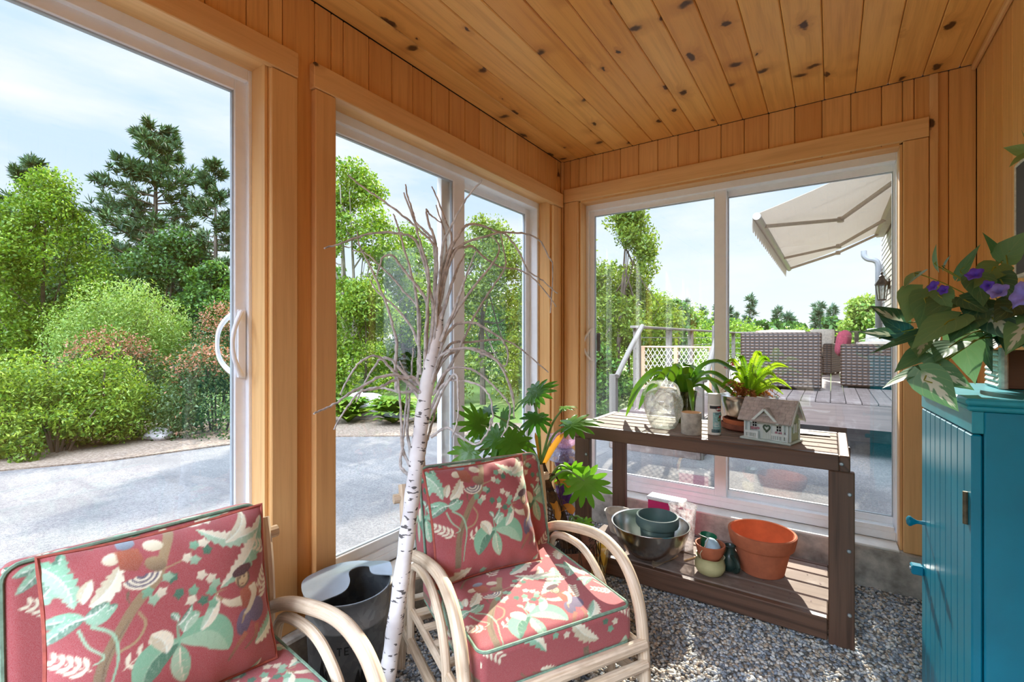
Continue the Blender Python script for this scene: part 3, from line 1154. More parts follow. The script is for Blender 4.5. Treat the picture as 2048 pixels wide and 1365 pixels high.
shrub('willow_shrub', 'big round pale green willow shrub below the pines', 'shrub', (-16.84, 4.84, -0.1), 3.7, 3.4, 3.25, 24000, 0.10, M_LF_WILLOW, aspect=0.32, k=110)
shrub('red_tipped_shrub', 'low red-tipped shrub behind the bright green bushes', 'shrub', (-9.84, 2.73, -0.02), 1.9, 1.8, 1.5, 13000, 0.05, M_LF_RED, topred=1.3, k=60)
shrub('red_tipped_shrub', 'large green shrub with red tips behind the door handle', 'shrub', (-7.25, 3.12, -0.02), 1.75, 1.5, 1.32, 14000, 0.048, M_LF_RED, topred=0.9, k=60)
shrub('red_tipped_shrub', 'tall red-tipped shrub farther back beside the first door frame', 'shrub', (-10.26, 4.7, -0.05), 1.9, 1.7, 2.15, 12000, 0.055, M_LF_RED, topred=1.3, k=60)
shrub('green_bush', 'bright yellow-green bush nearest the left edge beside the drive', 'bush', (-8.05, 1.12, -0.02), 1.5, 1.5, 1.2, 15000, 0.052, M_LF_BRIGHT, aspect=0.42, k=60)
shrub('green_bush', 'bright yellow-green bush right of the leftmost bush', 'bush', (-7.85, 2.0, -0.02), 1.35, 1.4, 1.2, 14000, 0.052, M_LF_BRIGHT, aspect=0.42, k=60)
shrub('green_bush', 'low green bush spilling over the drive edge', 'bush', (-7.45, 1.5, -0.02), 0.95, 1.7, 0.66, 8000, 0.05, M_LF_BRIGHT, aspect=0.42, k=40)

# --- seen through the second door
broadleaf('tall airy maple with several thin trunks behind the boulder', (-11.0, 8.23, -0.1), 2.3, 6.4, 0.2, 22000, 0.105, M_LF_MAPLE, k=60, rad=0.52, trunk=0.075, trunks=3, nb=9, bark=M_BARK_PALE)
broadleaf('yellow-green tree behind the white birch branches', (-11.43, 10.7, -0.1), 1.9, 5.2, 0.3, 17000, 0.10, M_LF_MAPLE, k=56, rad=0.56, trunk=0.08, trunks=2)
broadleaf('low leafy sapling beside the lawn behind the birch trunk', (-9.3, 7.3, -0.1), 1.15, 2.9, 0.1, 10000, 0.085, M_LF_BRIGHT, k=40, rad=0.4, trunk=0.04)
broadleaf('green sapling left of the lawn behind the boulder', (-9.4, 6.0, -0.1), 1.0, 2.3, 0.1, 8000, 0.085, M_LF_MAPLE, k=36, rad=0.4, trunk=0.04)
broadleaf('dark tree at the back of the lawn', (-12.05, 12.7, -0.1), 2.2, 4.4, 0.1, 7000, 0.17, M_LF_DEEP, k=56, rad=0.66, trunk=0.09, name='dense_tree')
broadleaf('dark tree in the far back behind the tall airy maple', (-16.5, 11.0, -0.1), 2.6, 4.6, 0.1, 7000, 0.2, M_LF_DEEP, k=60, rad=0.8, trunk=0.1, name='dense_tree')
broadleaf('oak with drooping dark leaves in the right half of the second door', (-6.0, 7.7, -0.1), 1.45, 4.2, 0.1, 20000, 0.085, M_LF_OAK, k=84, rad=0.42, trunk=0.07, aspect=0.45, nb=14)
broadleaf('airy oak mostly hidden behind the corner post of the porch', (-4.6, 8.5, -0.1), 0.72, 4.7, 0.7, 6500, 0.085, M_LF_OAK, k=34, rad=0.36, trunk=0.06, aspect=0.45, nb=10)
broadleaf('oak leaning into the left half of the far window', (-3.62, 9.0, -0.1), 1.15, 4.2, 0.1, 18000, 0.085, M_LF_OAK, k=52, rad=0.36, trunk=0.06, aspect=0.45, nb=14, lean=(0.22, 0.05))
broadleaf('yellow-green sapling beside the deck steps', (-3.9, 10.6, -0.1), 0.95, 3.1, 0.0, 10000, 0.085, M_LF_OAK, k=40, rad=0.36, trunk=0.04, name='sapling')
broadleaf('green thicket at the left foot of the far window', (-3.35, 7.3, -0.1), 0.55, 1.5, 0.0, 3500, 0.09, M_LF_DEEP, k=26, rad=0.26, trunk=0.03, name='thicket', cat='bush')
broadleaf('small feathery tree against the sky left of the window mullion', (-4.35, 16.41, -0.1), 0.75, 3.0, 0.6, 2600, 0.13, M_LF_DEEP, k=24, rad=0.3, trunk=0.05)
broadleaf('green tree beside the downspout at the house corner', (1.25, 25.25, -1.0), 1.5, 4.4, 0.4, 5000, 0.2, M_LF_FAR, k=40, rad=0.5, trunk=0.08)

t = NT('boulder_stone')
n1 = t.noise(t.coord(), 14.0, 6.0, 0.65)
M_ROCK = t.done(t.principled(t.ramp(n1, [(0.3, lin(128, 120, 118)), (0.7, lin(196, 186, 180))]), 0.9, bump=n1, bump_s=0.5, bump_d=0.02))


def rock(label, c, s, rz=0.0):
    m2 = MB()
    nu, nv = 22, 14
    vs_, fs = [], []
    ph = rng.random(6) * 6
    for i in range(nv + 1):
        th = PI * i / nv
        for k in range(nu):
            a = 2 * PI * k / nu
            r = 1 + 0.10 * math.sin(2 * a + ph[0]) * math.sin(th) + 0.07 * math.sin(3 * a + ph[1] + th * 2) + 0.05 * math.sin(5 * th + ph[2] + a)
            x, y, z = r * math.sin(th) * math.cos(a), r * math.sin(th) * math.sin(a), r * math.cos(th)
            vs_.append((x * s[0], y * s[1], z * s[2]))
    for i in range(nv):
        for k in range(nu):
            k2 = (k + 1) % nu
            fs.append((i * nu + k, (i + 1) * nu + k, (i + 1) * nu + k2, i * nu + k2))
    m2.add(vs_, fs)
    o = m2.build('boulder', M_ROCK, smooth=True, angle=180)
    o.location = c
    o.rotation_euler = (0, 0, rz)
    return tag(o, label, 'rock')


rock('pale rounded boulder among the hostas by the drive', (-6.62, 5.15, 0.12), (0.42, 0.3, 0.26), 0.6)
rock('grey stone under the green bush at the drive edge', (-7.3, 2.45, 0.04), (0.2, 0.16, 0.1))


def hosta(label, c, R, H, n):
    root = thing('hosta', label, 'plant', c)
    for q in range(n):
        a = rng.random() * 2 * PI
        el_ = rng.uniform(0.25, 1.25)
        L = R * rng.uniform(0.8, 1.15)
        d = np.array((math.cos(a), math.sin(a)))
        m2 = MB() if q == 0 else m2
        s_ = np.linspace(0, 1, 7)
        rr = L * s_ * math.cos(el_ * 0.6) * 0.95
        zz = H * (np.sin(s_ * PI * 0.62) * math.sin(el_)) * 1.1
        w_ = 0.16 * L * np.sin(PI * np.clip(s_, 0.03, 1) ** 0.8) + 0.008
        sd_ = np.array((-d[1], d[0]))
        vs_ = []
        for j in range(7):
            p = np.array((c[0] + d[0] * rr[j], c[1] + d[1] * rr[j], c[2] + zz[j]))
            vs_ += [p + np.array((sd_[0], sd_[1], 0.35)) * w_[j], p, p + np.array((-sd_[0], -sd_[1], 0.35)) * w_[j]]
        fs = []
        for j in range(6):
            fs += [(j * 3, j * 3 + 1, j * 3 + 4, j * 3 + 3), (j * 3 + 1, j * 3 + 2, j * 3 + 5, j * 3 + 4)]
        m2.add(vs_, fs, rnd=rng.random())
    m2.build('leaves', M_LF_MAPLE, root, smooth=True)
    return root


hosta('leafy hosta clump in front of the boulder', (-6.28, 4.62, 0.0), 0.42, 0.36, 90)
hosta('leafy hosta clump right of the boulder', (-5.62, 4.95, 0.0), 0.46, 0.38, 100)
hosta('yellow-green hosta clump beside the second door post', (-6.75, 4.15, 0.0), 0.34, 0.3, 70)
hosta('small hosta at the edge of the lawn', (-5.15, 5.35, 0.0), 0.24, 0.22, 50)

for x_, y_, R_, H_, lb in ((-13.2, 9.2, 1.5, 2.6, 'low thicket behind the lawn left of the birch trunk'), (-11.6, 11.9, 1.5, 2.5, 'low thicket at the back edge of the lawn right of the birch trunk'),
                           (-9.6, 12.6, 1.5, 3.0, 'leafy thicket seen between the birch trunk and the door stile'), (-7.6, 11.2, 1.3, 2.9, 'leafy thicket behind the drooping oak'),
                           (-8.2, 13.8, 1.9, 3.8, 'taller thicket farther behind the drooping oak'), (-5.6, 12.2, 1.4, 3.2, 'leafy thicket beyond the corner post'), (-15.5, 8.0, 1.8, 3.4, 'dense thicket seen right beside the second door post'),
                           (-4.9, 9.3, 0.8, 2.2, 'leafy thicket at the foot of the oak in the far window'), (-5.3, 16.5, 1.6, 3.2, 'green thicket behind the deck railing'), (-3.0, 20.5, 1.6, 2.3, 'pale thicket beyond the deck railing posts'),
                           (-1.0, 23.0, 1.8, 1.9, 'pale green thicket beyond the back railing of the deck'), (-5.5, 22.0, 2.0, 3.0, 'green thicket farther back beyond the deck railing')):
    broadleaf(lb, (x_, y_, -0.1), R_, H_, 0.0, 8500, 0.10, M_LF_DEEP if x_ < -7 else M_LF_MAPLE, k=44, rad=R_ * 0.36, trunk=0.05, taper=0.8, name='thicket', cat='bush')

# --- far treeline beyond the deck (each a countable tree, only a few pixels of detail)
for i in range(20):
    px = -22 + i * 1.5 + rng.normal(0, 0.5)
    pine('small dark conifer in the distant treeline beyond the deck', (px * 1.35, 86 + (i % 4) * 6.5 + rng.normal(0, 0.6), -2.2), 8.6 + rng.normal(0, 1.1), 2.2, 0.05, 26, M_NEEDLE_FAR, tuft=1.0, per=7, tn=8, trunk=0.16, group='distant conifers', name='distant_conifer')
for i in range(12):
    broadleaf('pale green tree in the distance in front of the far conifers', (-24 + i * 2.7 + rng.normal(0, 0.6), 50 + (i % 3) * 4 + rng.normal(0, 0.5), -2.0), 1.2, 3.5 + rng.normal(0, 0.4), 0.0, 900, 0.4, M_LF_FAR, k=30, rad=0.6, trunk=0.1, nb=3, group='distant pale trees', name='distant_tree')
for i in range(30):
    broadleaf('green tree in the far hedge line below the conifers', (-40 + i * 2.1 + rng.normal(0, 1), 70 + (i % 3) * 4.5 + rng.normal(0, 0.5), -2.2), 1.5, 6.0 + rng.normal(0, 0.4), 0.0, 900, 0.9, M_LF_SHADE, k=30, rad=1.0, trunk=0.14, nb=2, group='far hedge trees', name='hedge_tree')

# ------------------------------------------------------------------ the deck, house and awning
W_DECK = wood('deck_boards', (124, 108, 100), (98, 84, 78), (66, 56, 50), knots=0.02, rough=0.75, blot=(146, 134, 126))
W_RAIL = wood('weathered_rail', (128, 120, 110), (98, 90, 82), (66, 58, 52), knots=0.02, rough=0.85)
W_GREY = wood('grey_pole', (138, 130, 120), (114, 106, 96), (84, 76, 68), knots=0.02, rough=0.85)
ZK, YK = 0.63, 6.25
m_ = MB()
x_ = -2.25
while x_ < 3.4:
    m_.box((x_ + 0.07, (YK + 16) / 2, ZK - 0.014), (0.134, 16 - YK, 0.028), bev=0.004, along=1)
    x_ += 0.14
m_.box((0.6, YK + 0.02, ZK - 0.16), (5.7, 0.04, 0.26), bev=0.003, along=0)
m_.box((0.6, YK + 1.2, ZK - 0.33), (5.6, 0.04, 0.6), along=0)
structure(m_.build('deck', W_DECK))
# steps
m_ = MB()
for k, (y0, z0) in enumerate(((5.35, 0.21), (5.66, 0.42))):
    m_.box((-1.7, y0 + 0.15, z0 - 0.02), (1.0, 0.31, 0.04), bev=0.004)
    m_.box((-1.7, y0 + 0.02, z0 / 2 - 0.03), (0.98, 0.02, z0 - 0.04))
    for sx in (-2.2, -1.2):
        m_.box((sx, y0 + 0.155, z0 / 2 - 0.01), (0.04, 0.31, z0), bev=0.003, along=1)
o = m_.build('deck_steps', W_DECK)
structure(o)

rl = thing('deck_railing', 'weathered grey deck railing with posts and cables along the left side and back', 'railing', (-2.2, YK, ZK))
for p in ((-2.22, YK + 0.06), (-2.22, 7.85), (-2.22, 9.3), (-2.22, 11.5), (-2.22, 14.0), (-0.6, 14.0), (0.5, 14.0)):
    MB().box((p[0], p[1], ZK + 0.42), (0.085, 0.085, 0.86), bev=0.006, along=2).build('post', W_RAIL, rl)
m_ = MB()
m_.box((-2.22, (YK + 14) / 2, ZK + 0.845), (0.12, 14 - YK + 0.1, 0.036), bev=0.006, along=1)
m_.box((-0.6, 14.0, ZK + 0.845), (3.3, 0.12, 0.036), bev=0.006, along=0)
m_.build('top_rail', W_RAIL, rl)
m_ = MB()
for k in range(5):
    z_ = ZK + 0.14 + k * 0.14
    m_.tube([(-2.22, YK, z_), (-2.22, 14, z_)], 0.006, seg=5)
    m_.tube([(-2.22, 14, z_), (1.0, 14, z_)], 0.006, seg=5)
m_.build('cables', plain('steel_cable', (150, 150, 150), rough=0.4, metal=0.6), rl)

for sx, lb in ((-2.2, 'grey round handrail on the left side of the deck steps'), (-1.2, 'grey round handrail on the right side of the deck steps')):
    r_ = thing('stair_handrail', lb, 'handrail', (sx, 5.45, 0))
    MB().box((sx, 5.42, 0.43), (0.085, 0.085, 0.90), bev=0.006, along=2).build('post', W_RAIL, r_)
    if sx > -2:
        MB().box((sx, YK + 0.06, ZK + 0.42), (0.085, 0.085, 0.86), bev=0.006, along=2).build('post', W_RAIL, r_)
    MB().tube(spline([(sx + 0.06, 5.38, 0.86), (sx + 0.06, 5.85, 1.2), (sx + 0.06, YK + 0.05, 1.49)], 10), 0.032, seg=10).build('rail', W_GREY, r_, smooth=True)

g_ = thing('lattice_gate', 'cream diamond lattice gate closing the top of the deck steps', 'gate', (-1.7, YK + 0.08, ZK))
M_LATT = plain('cream_paint', (226, 218, 194), rough=0.6, var=0.04)
W_GATE = wood('gate_frame', (206, 166, 132), (182, 140, 108), (140, 100, 70), knots=0.02)
m_ = MB()
for x_ in (-2.14, -1.7, -1.26):
    m_.box((x_, YK + 0.08, ZK + 0.30), (0.05, 0.03, 0.56), bev=0.003, along=2)
for z_ in (ZK + 0.03, ZK + 0.575):
    m_.box((-1.7, YK + 0.08, z_), (0.93, 0.034, 0.022), bev=0.003, along=0)
m_.build('frame', W_GATE, g_)
m_ = MB()
for x0, x1 in ((-2.115, -1.725), (-1.675, -1.285)):
    z0, z1 = ZK + 0.04, ZK + 0.565
    for sgn in (1, -1):
        c = x0 - (z1 - z0) * 0.62
        while c < x1 + (z1 - z0) * 0.62:
            a = (c, z0) if sgn > 0 else (c, z1)
            b = (c + (z1 - z0) * 0.62, z1) if sgn > 0 else (c + (z1 - z0) * 0.62, z0)
            ta, tb = max(0, (x0 - a[0]) / (b[0] - a[0])), min(1, (x1 - a[0]) / (b[0] - a[0]))
            if tb - ta > 0.02:
                pa = (a[0] + (b[0] - a[0]) * ta, YK + 0.08 + 0.004 * sgn, a[1] + (b[1] - a[1]) * ta)
                pb = (a[0] + (b[0] - a[0]) * tb, YK + 0.08 + 0.004 * sgn, a[1] + (b[1] - a[1]) * tb)
                m_.bar(pa, pb, 0.006, 0.005, up=(0, 1, 0.01))
            c += 0.06
m_.build('lattice', M_LATT, g_)

# house wall with clapboards, beyond the right end of the window
M_SIDING = plain('grey_siding', (196, 194, 192), rough=0.6, var=0.04)
m_ = MB()
XH, YH = 1.0, 14.2
z_ = 0.3
while z_ < 4.6:
    m_.prism([(0, 0), (0.018, 0), (0.006, 0.118), (0, 0.118)], 4.5, YH, axes=((-1, 0, 0), (0, 0, 1), (0, 1, 0)), c=(XH, 0, z_))
    z_ += 0.115
m_.box((XH + 2, (4.5 + YH) / 2, 2.45), (4.0, YH - 4.5, 4.5))
m_.box((XH - 0.012, YH - 0.05, 2.45), (0.03, 0.11, 4.5), bev=0.003)
structure(m_.build('house_wall', M_SIDING))
M_GUT = plain('white_gutter', (150, 152, 154), rough=0.45, var=0.03)
gt = thing('downspout', 'pale grey gutter downspout curving down the house corner', 'downspout', (XH - 0.08, YH, 0.6))
MB().tube(spline([(XH - 0.36, YH - 0.15, 3.42), (XH - 0.35, YH - 0.15, 3.3), (XH - 0.28, YH - 0.15, 3.22), (XH - 0.15, YH - 0.15, 3.17), (XH - 0.09, YH - 0.15, 3.06), (XH - 0.085, YH - 0.15, 2.7), (XH - 0.085, YH - 0.15, 0.7)], 30), 0.062, seg=10).build('pipe', M_GUT, gt, smooth=True)
MB().box((XH - 0.085, YH - 0.10, 1.6), (0.16, 0.02, 0.03), bev=0.003).build('pipe_strap', M_GUT, gt)
ln = thing('wall_lantern', 'black wall lantern on the grey house siding', 'lantern', (XH - 0.1, 12.4, 2.2))
q = MB()
lx, ly, lz = XH - 0.14, 12.3, 2.36
q.lathe([(0.001, 0.34), (0.02, 0.32), (0.015, 0.27), (0.05, 0.24), (0.05, 0.20), (0.115, 0.10), (0.125, 0.06), (0.0, 0.06)], c=(lx, ly, lz), seg=10)
q.build('cap', M_BLACK, ln, smooth=True)
MB().lathe([(0.10, 0.06), (0.065, -0.24), (0.0, -0.25)], c=(lx, ly, lz), seg=6).build('glass_pane', vessel_glass('lantern_glass', (230, 234, 236), 0.2), ln)
q = MB()
for k in range(6):
    a = 2 * PI * k / 6
    q.bar((lx + 0.105 * math.cos(a), ly + 0.105 * math.sin(a), lz + 0.06), (lx + 0.068 * math.cos(a), ly + 0.068 * math.sin(a), lz - 0.25), 0.012, 0.012, up=(math.cos(a + .3), math.sin(a + .3), 0))
q.lathe([(0.0, -0.27), (0.075, -0.26), (0.075, -0.235), (0, -0.235)], c=(lx, ly, lz), seg=12)
q.tube([(lx, ly, lz + 0.12), (XH - 0.01, ly, lz + 0.12)], 0.015, seg=6)
q.box((XH - 0.02, ly, lz + 0.08), (0.03, 0.1, 0.22), bev=0.01)
q.build('frame', M_BLACK, ln)

# added dark wall out of view; keeps bright sky from reflecting in the glass
W_BLOCKER = wood('sky_blocker_boards', (92, 70, 54), (70, 52, 40), (44, 32, 26), knots=0.05, rough=0.8)
m_ = MB()
z_ = 0.0
while z_ < 5.0:
    m_.box((0.5, -9.0, z_ + 0.098), (26.0, 0.03, 0.192), bev=0.006, along=0)
    z_ += 0.2
m_.box((0.5, -11.0, 2.5), (26.0, 3.9, 5.0))
structure(m_.build('sky_blocker_wall', W_BLOCKER))

# retractable awning
aw = thing('awning', 'beige retractable awning with scalloped valance over the deck', 'awning', (XH - 0.1, 10.0, 3.3))
t = NT('awning_canvas')
n1 = t.noise(t.coord(), 60.0, 2.0)
cc = t.mix(n1, lin(206, 201, 194), lin(224, 219, 212))
df = t.n('BsdfDiffuse')
t.set(df.inputs[0], cc)
tl = t.n('BsdfTranslucent')
t.set(tl.inputs[0], t.mix(1.0, cc, (1.0, 0.98, 0.95, 1), 'MULTIPLY'))
mxx = t.n('MixShader', {0: 0.36})
t.set(mxx.inputs[1], df.outputs[0])
t.set(mxx.inputs[2], tl.outputs[0])
M_CANVAS = t.done(mxx.outputs[0])
M_ARM = plain('awning_arm', (176, 164, 150), rough=0.5, var=0.05)
M_ALU = plain('awning_bar', (168, 164, 158), rough=0.45, var=0.04)
YA0, YA1 = 7.15, 13.0
XA, ZA = -0.84, 2.98          # front bar
XW, ZW = XH - 0.12, 3.62      # roller at the wall
vs_, fs = [], []
ny, nx = 31, 9
for th in (0, 1):
    for i in range(ny):
        y = YA0 + (YA1 - YA0) * i / (ny - 1)
        for j in range(nx):
            u = j / (nx - 1)
            z = ZA + (ZW - ZA) * u - 0.035 * math.sin(PI * u) + 0.006 * math.cos(2 * PI * i / 6)
            vs_.append((XA + (XW - XA) * u, y, z + 0.03 + th * 0.003))
N_ = ny * nx
for i in range(ny - 1):
    for j in range(nx - 1):
        a = i * nx + j
        fs += [(a, a + 1, a + nx + 1, a + nx), (N_ + a, N_ + a + nx, N_ + a + nx + 1, N_ + a + 1)]
can = MB().add(vs_, fs).build('canopy', M_CANVAS, aw, smooth=True)
m_ = MB()
for k in range(1, 6):
    y = YA0 + (YA1 - YA0) * k / 6
    MB().bar((XA, y, ZA + 0.028), (XW, y, ZW + 0.028), 0.012, 0.004).build('seam', M_ARM, can)
# scalloped valance
vs_, fs = [], []
nn = 240
for th in (0.0, 0.004):
    for i in range(nn + 1):
        y = YA0 + (YA1 - YA0) * i / nn
        dz = 0.12 + 0.075 * abs(math.sin(PI * i / 10)) ** 0.7
        vs_ += [(XA - 0.045 - th, y, ZA + 0.03), (XA - 0.06 - th, y, ZA - dz)]
M2 = 2 * (nn + 1)
for i in range(nn):
    a = 2 * i
    fs += [(a, a + 2, a + 3, a + 1), (M2 + a, M2 + a + 1, M2 + a + 3, M2 + a + 2)]
MB().add(vs_, fs).build('valance', M_CANVAS, aw)
m_ = MB()
m_.tube([(XA, YA0 - 0.03, ZA), (XA, YA1 + 0.03, ZA)], 0.05, seg=12)
m_.build('front_bar', M_ALU, aw, smooth=True)
m_ = MB()
m_.box((XW, (YA0 + YA1) / 2, ZW), (0.2, YA1 - YA0 + 0.1, 0.17), bev=0.04, along=1)
m_.build('cassette', M_ARM, aw)
for ya, yb, ym in ((8.2, 7.75, 9.1), (11.2, 11.05, 11.7), (12.7, 12.75, 12.6)):
    m_ = MB()
    sh = (XW - 0.05, ya, ZW - 0.07)
    el_ = ((XA + XW) / 2 + 0.1, ym, (ZA + ZW) / 2 - 0.09)
    fr = (XA + 0.04, yb, ZA - 0.02)
    m_.bar(sh, el_, 0.06, 0.05, bev=0.01)
    m_.bar(el_, fr, 0.06, 0.05, bev=0.01)
    m_.lathe([(0.045, -0.04), (0.045, 0.04)], c=el_, seg=12)
    m_.build('folding_arm', M_ARM, aw)

# ---- woven patio furniture on the deck
t = NT('brown_wicker')
co = t.coord()
sp_ = t.n('SeparateXYZ')
t.set(sp_.inputs[0], co)
hz_ = t.math('ADD', sp_.outputs[0], sp_.outputs[1])
a_ = t.math('SINE', t.math('MULTIPLY', hz_, 105.0))
b_ = t.math('SINE', t.math('MULTIPLY', sp_.outputs[2], 150.0))
ab = t.math('MINIMUM', t.math('ADD', a_, 0.75), t.math('ADD', b_, 0.45))
n1 = t.noise(co, 7.0, 3.0)
col = t.mix(t.step(ab, -0.35, 0.55), lin(16, 11, 8), lin(80, 60, 46))
col = t.mix(t.step(n1, 0.35, 0.7, 0.0, 0.3), col, lin(70, 54, 44))
M_WICK = t.done(t.principled(col, 0.6, bump=ab, bump_s=0.6, bump_d=0.006))
M_PATIO = plain('patio_cushion', (164, 148, 132), rough=0.9, var=0.05)
M_PINKC = plain('pink_cushion', (150, 56, 72), rough=0.9, var=0.15, scale=40)
M_PALEC = plain('pale_cushion', (216, 208, 196), rough=0.9, var=0.12, scale=30)


def soft(name, c, s, m_, parent, rz=0.0, tilt=0.0, puff=0.5):
    """puffy cushion"""
    n = 10
    vs_, fs = [], []
    for sg in (1, -1):
        o_ = len(vs_)
        for i in range(n + 1):
            for j in range(n + 1):
                u, v = 2 * i / n - 1, 2 * j / n - 1
                e = ((1 - u ** 4) * (1 - v ** 4)) ** puff
                x = u * s[0] / 2 * (1 - 0.05 * v * v)
                y = sg * e * s[1] / 2
                z = v * s[2] / 2 * (1 - 0.05 * u * u)
                y, z = y * math.cos(tilt) - z * math.sin(tilt), y * math.sin(tilt) + z * math.cos(tilt)
                x, y = x * math.cos(rz) - y * math.sin(rz), x * math.sin(rz) + y * math.cos(rz)
                vs_.append((c[0] + x, c[1] + y, c[2] + z))
        for i in range(n):
            for j in range(n):
                a = o_ + i * (n + 1) + j
                fs.append((a, a + 1, a + n + 2, a + n + 1) if sg > 0 else (a, a + n + 1, a + n + 2, a + 1))
    return MB().add(vs_, fs).build(name, m_, parent, smooth=True, angle=180)


def patio_seat(name, label, cat, c, rz, W, D_, Hb, Ha, seats=1):
    r_ = thing(name, label, cat, (c[0], c[1], ZK), rz)

    def pt(x, y, z):
        ca, sa = math.cos(rz), math.sin(rz)
        return (c[0] + x * ca - y * sa, c[1] + x * sa + y * ca, ZK + z)
    # +y local = faces forward
    MB().box(pt(0, -D_ / 2 + 0.05, Hb / 2 + 0.02), (W, 0.10, Hb - 0.02), rot=rz, bev=0.02).build('backrest', M_WICK, r_)
    for s_ in (-1, 1):
        MB().box(pt(s_ * (W / 2 - 0.07), 0.06, Ha / 2 + 0.02), (0.14, D_ - 0.12, Ha - 0.02), rot=rz, bev=0.02).build('arm', M_WICK, r_)
    MB().box(pt(0, 0.04, 0.17), (W - 0.28, D_ - 0.1, 0.28), rot=rz, bev=0.01).build('base', M_WICK, r_)
    m2 = MB()
    for sx in (-1, 1):
        for sy in (-1, 1):
            MB().box(pt(sx * (W / 2 - 0.06), sy * (D_ / 2 - 0.06), 0.02), (0.05, 0.05, 0.04), rot=rz).build('foot', M_BLACK, r_)
    pass
    w_ = (W - 0.3) / seats
    for k in range(seats):
        x = -W / 2 + 0.15 + w_ * (k + 0.5)
        p = pt(x, 0.05, 0.38)
        soft('seat_cushion', p, (w_, D_ - 0.2, 0.15), M_PATIO, r_, rz, 0, 0.3)
        p = pt(x, -D_ / 2 + 0.19, Hb - 0.18)
        soft('back_cushion', p, (w_ - 0.03, 0.17, 0.46), M_PATIO, r_, rz, 0.12, 0.35)
    return r_


patio_seat('wicker_armchair', 'brown wicker armchair seen from behind on the deck', 'armchair', (-0.60, 7.62, 0), 0.06, 0.95, 0.8, 0.76, 0.60)
patio_seat('wicker_armchair', 'low brown wicker armchair against the house wall at the right of the deck', 'armchair', (0.53, 8.35, 0), -0.02, 0.84, 0.8, 0.60, 0.56)
patio_seat('wicker_armchair', 'brown wicker armchair facing the camera at the far side of the deck', 'armchair', (-0.35, 11.0, 0), PI * 0.93, 0.9, 0.8, 0.72, 0.58)
o = soft('throw_cushion', (0.14, 8.3, ZK + 0.62), (0.4, 0.15, 0.38), M_PINKC, None, 1.35, 0.15, 0.5)
tag(o, 'pink cushion propped on the arm of the low wicker armchair', 'cushion')
o = soft('throw_cushion', (-0.15, 10.65, ZK + 0.68), (0.4, 0.15, 0.38), M_PALEC, None, 0.2, 0.25, 0.5)
tag(o, 'pale patterned cushion on the far wicker armchair', 'cushion')
o = soft('throw_cushion', (0.62, 8.24, ZK + 0.66), (0.46, 0.16, 0.36), M_PALEC, None, 0.1, 0.3, 0.5)
tag(o, 'white cushion on the low wicker armchair', 'cushion')

# ================================================================== printed cotton: leaves, vines and small dressed figures on rose red
NPX = 640


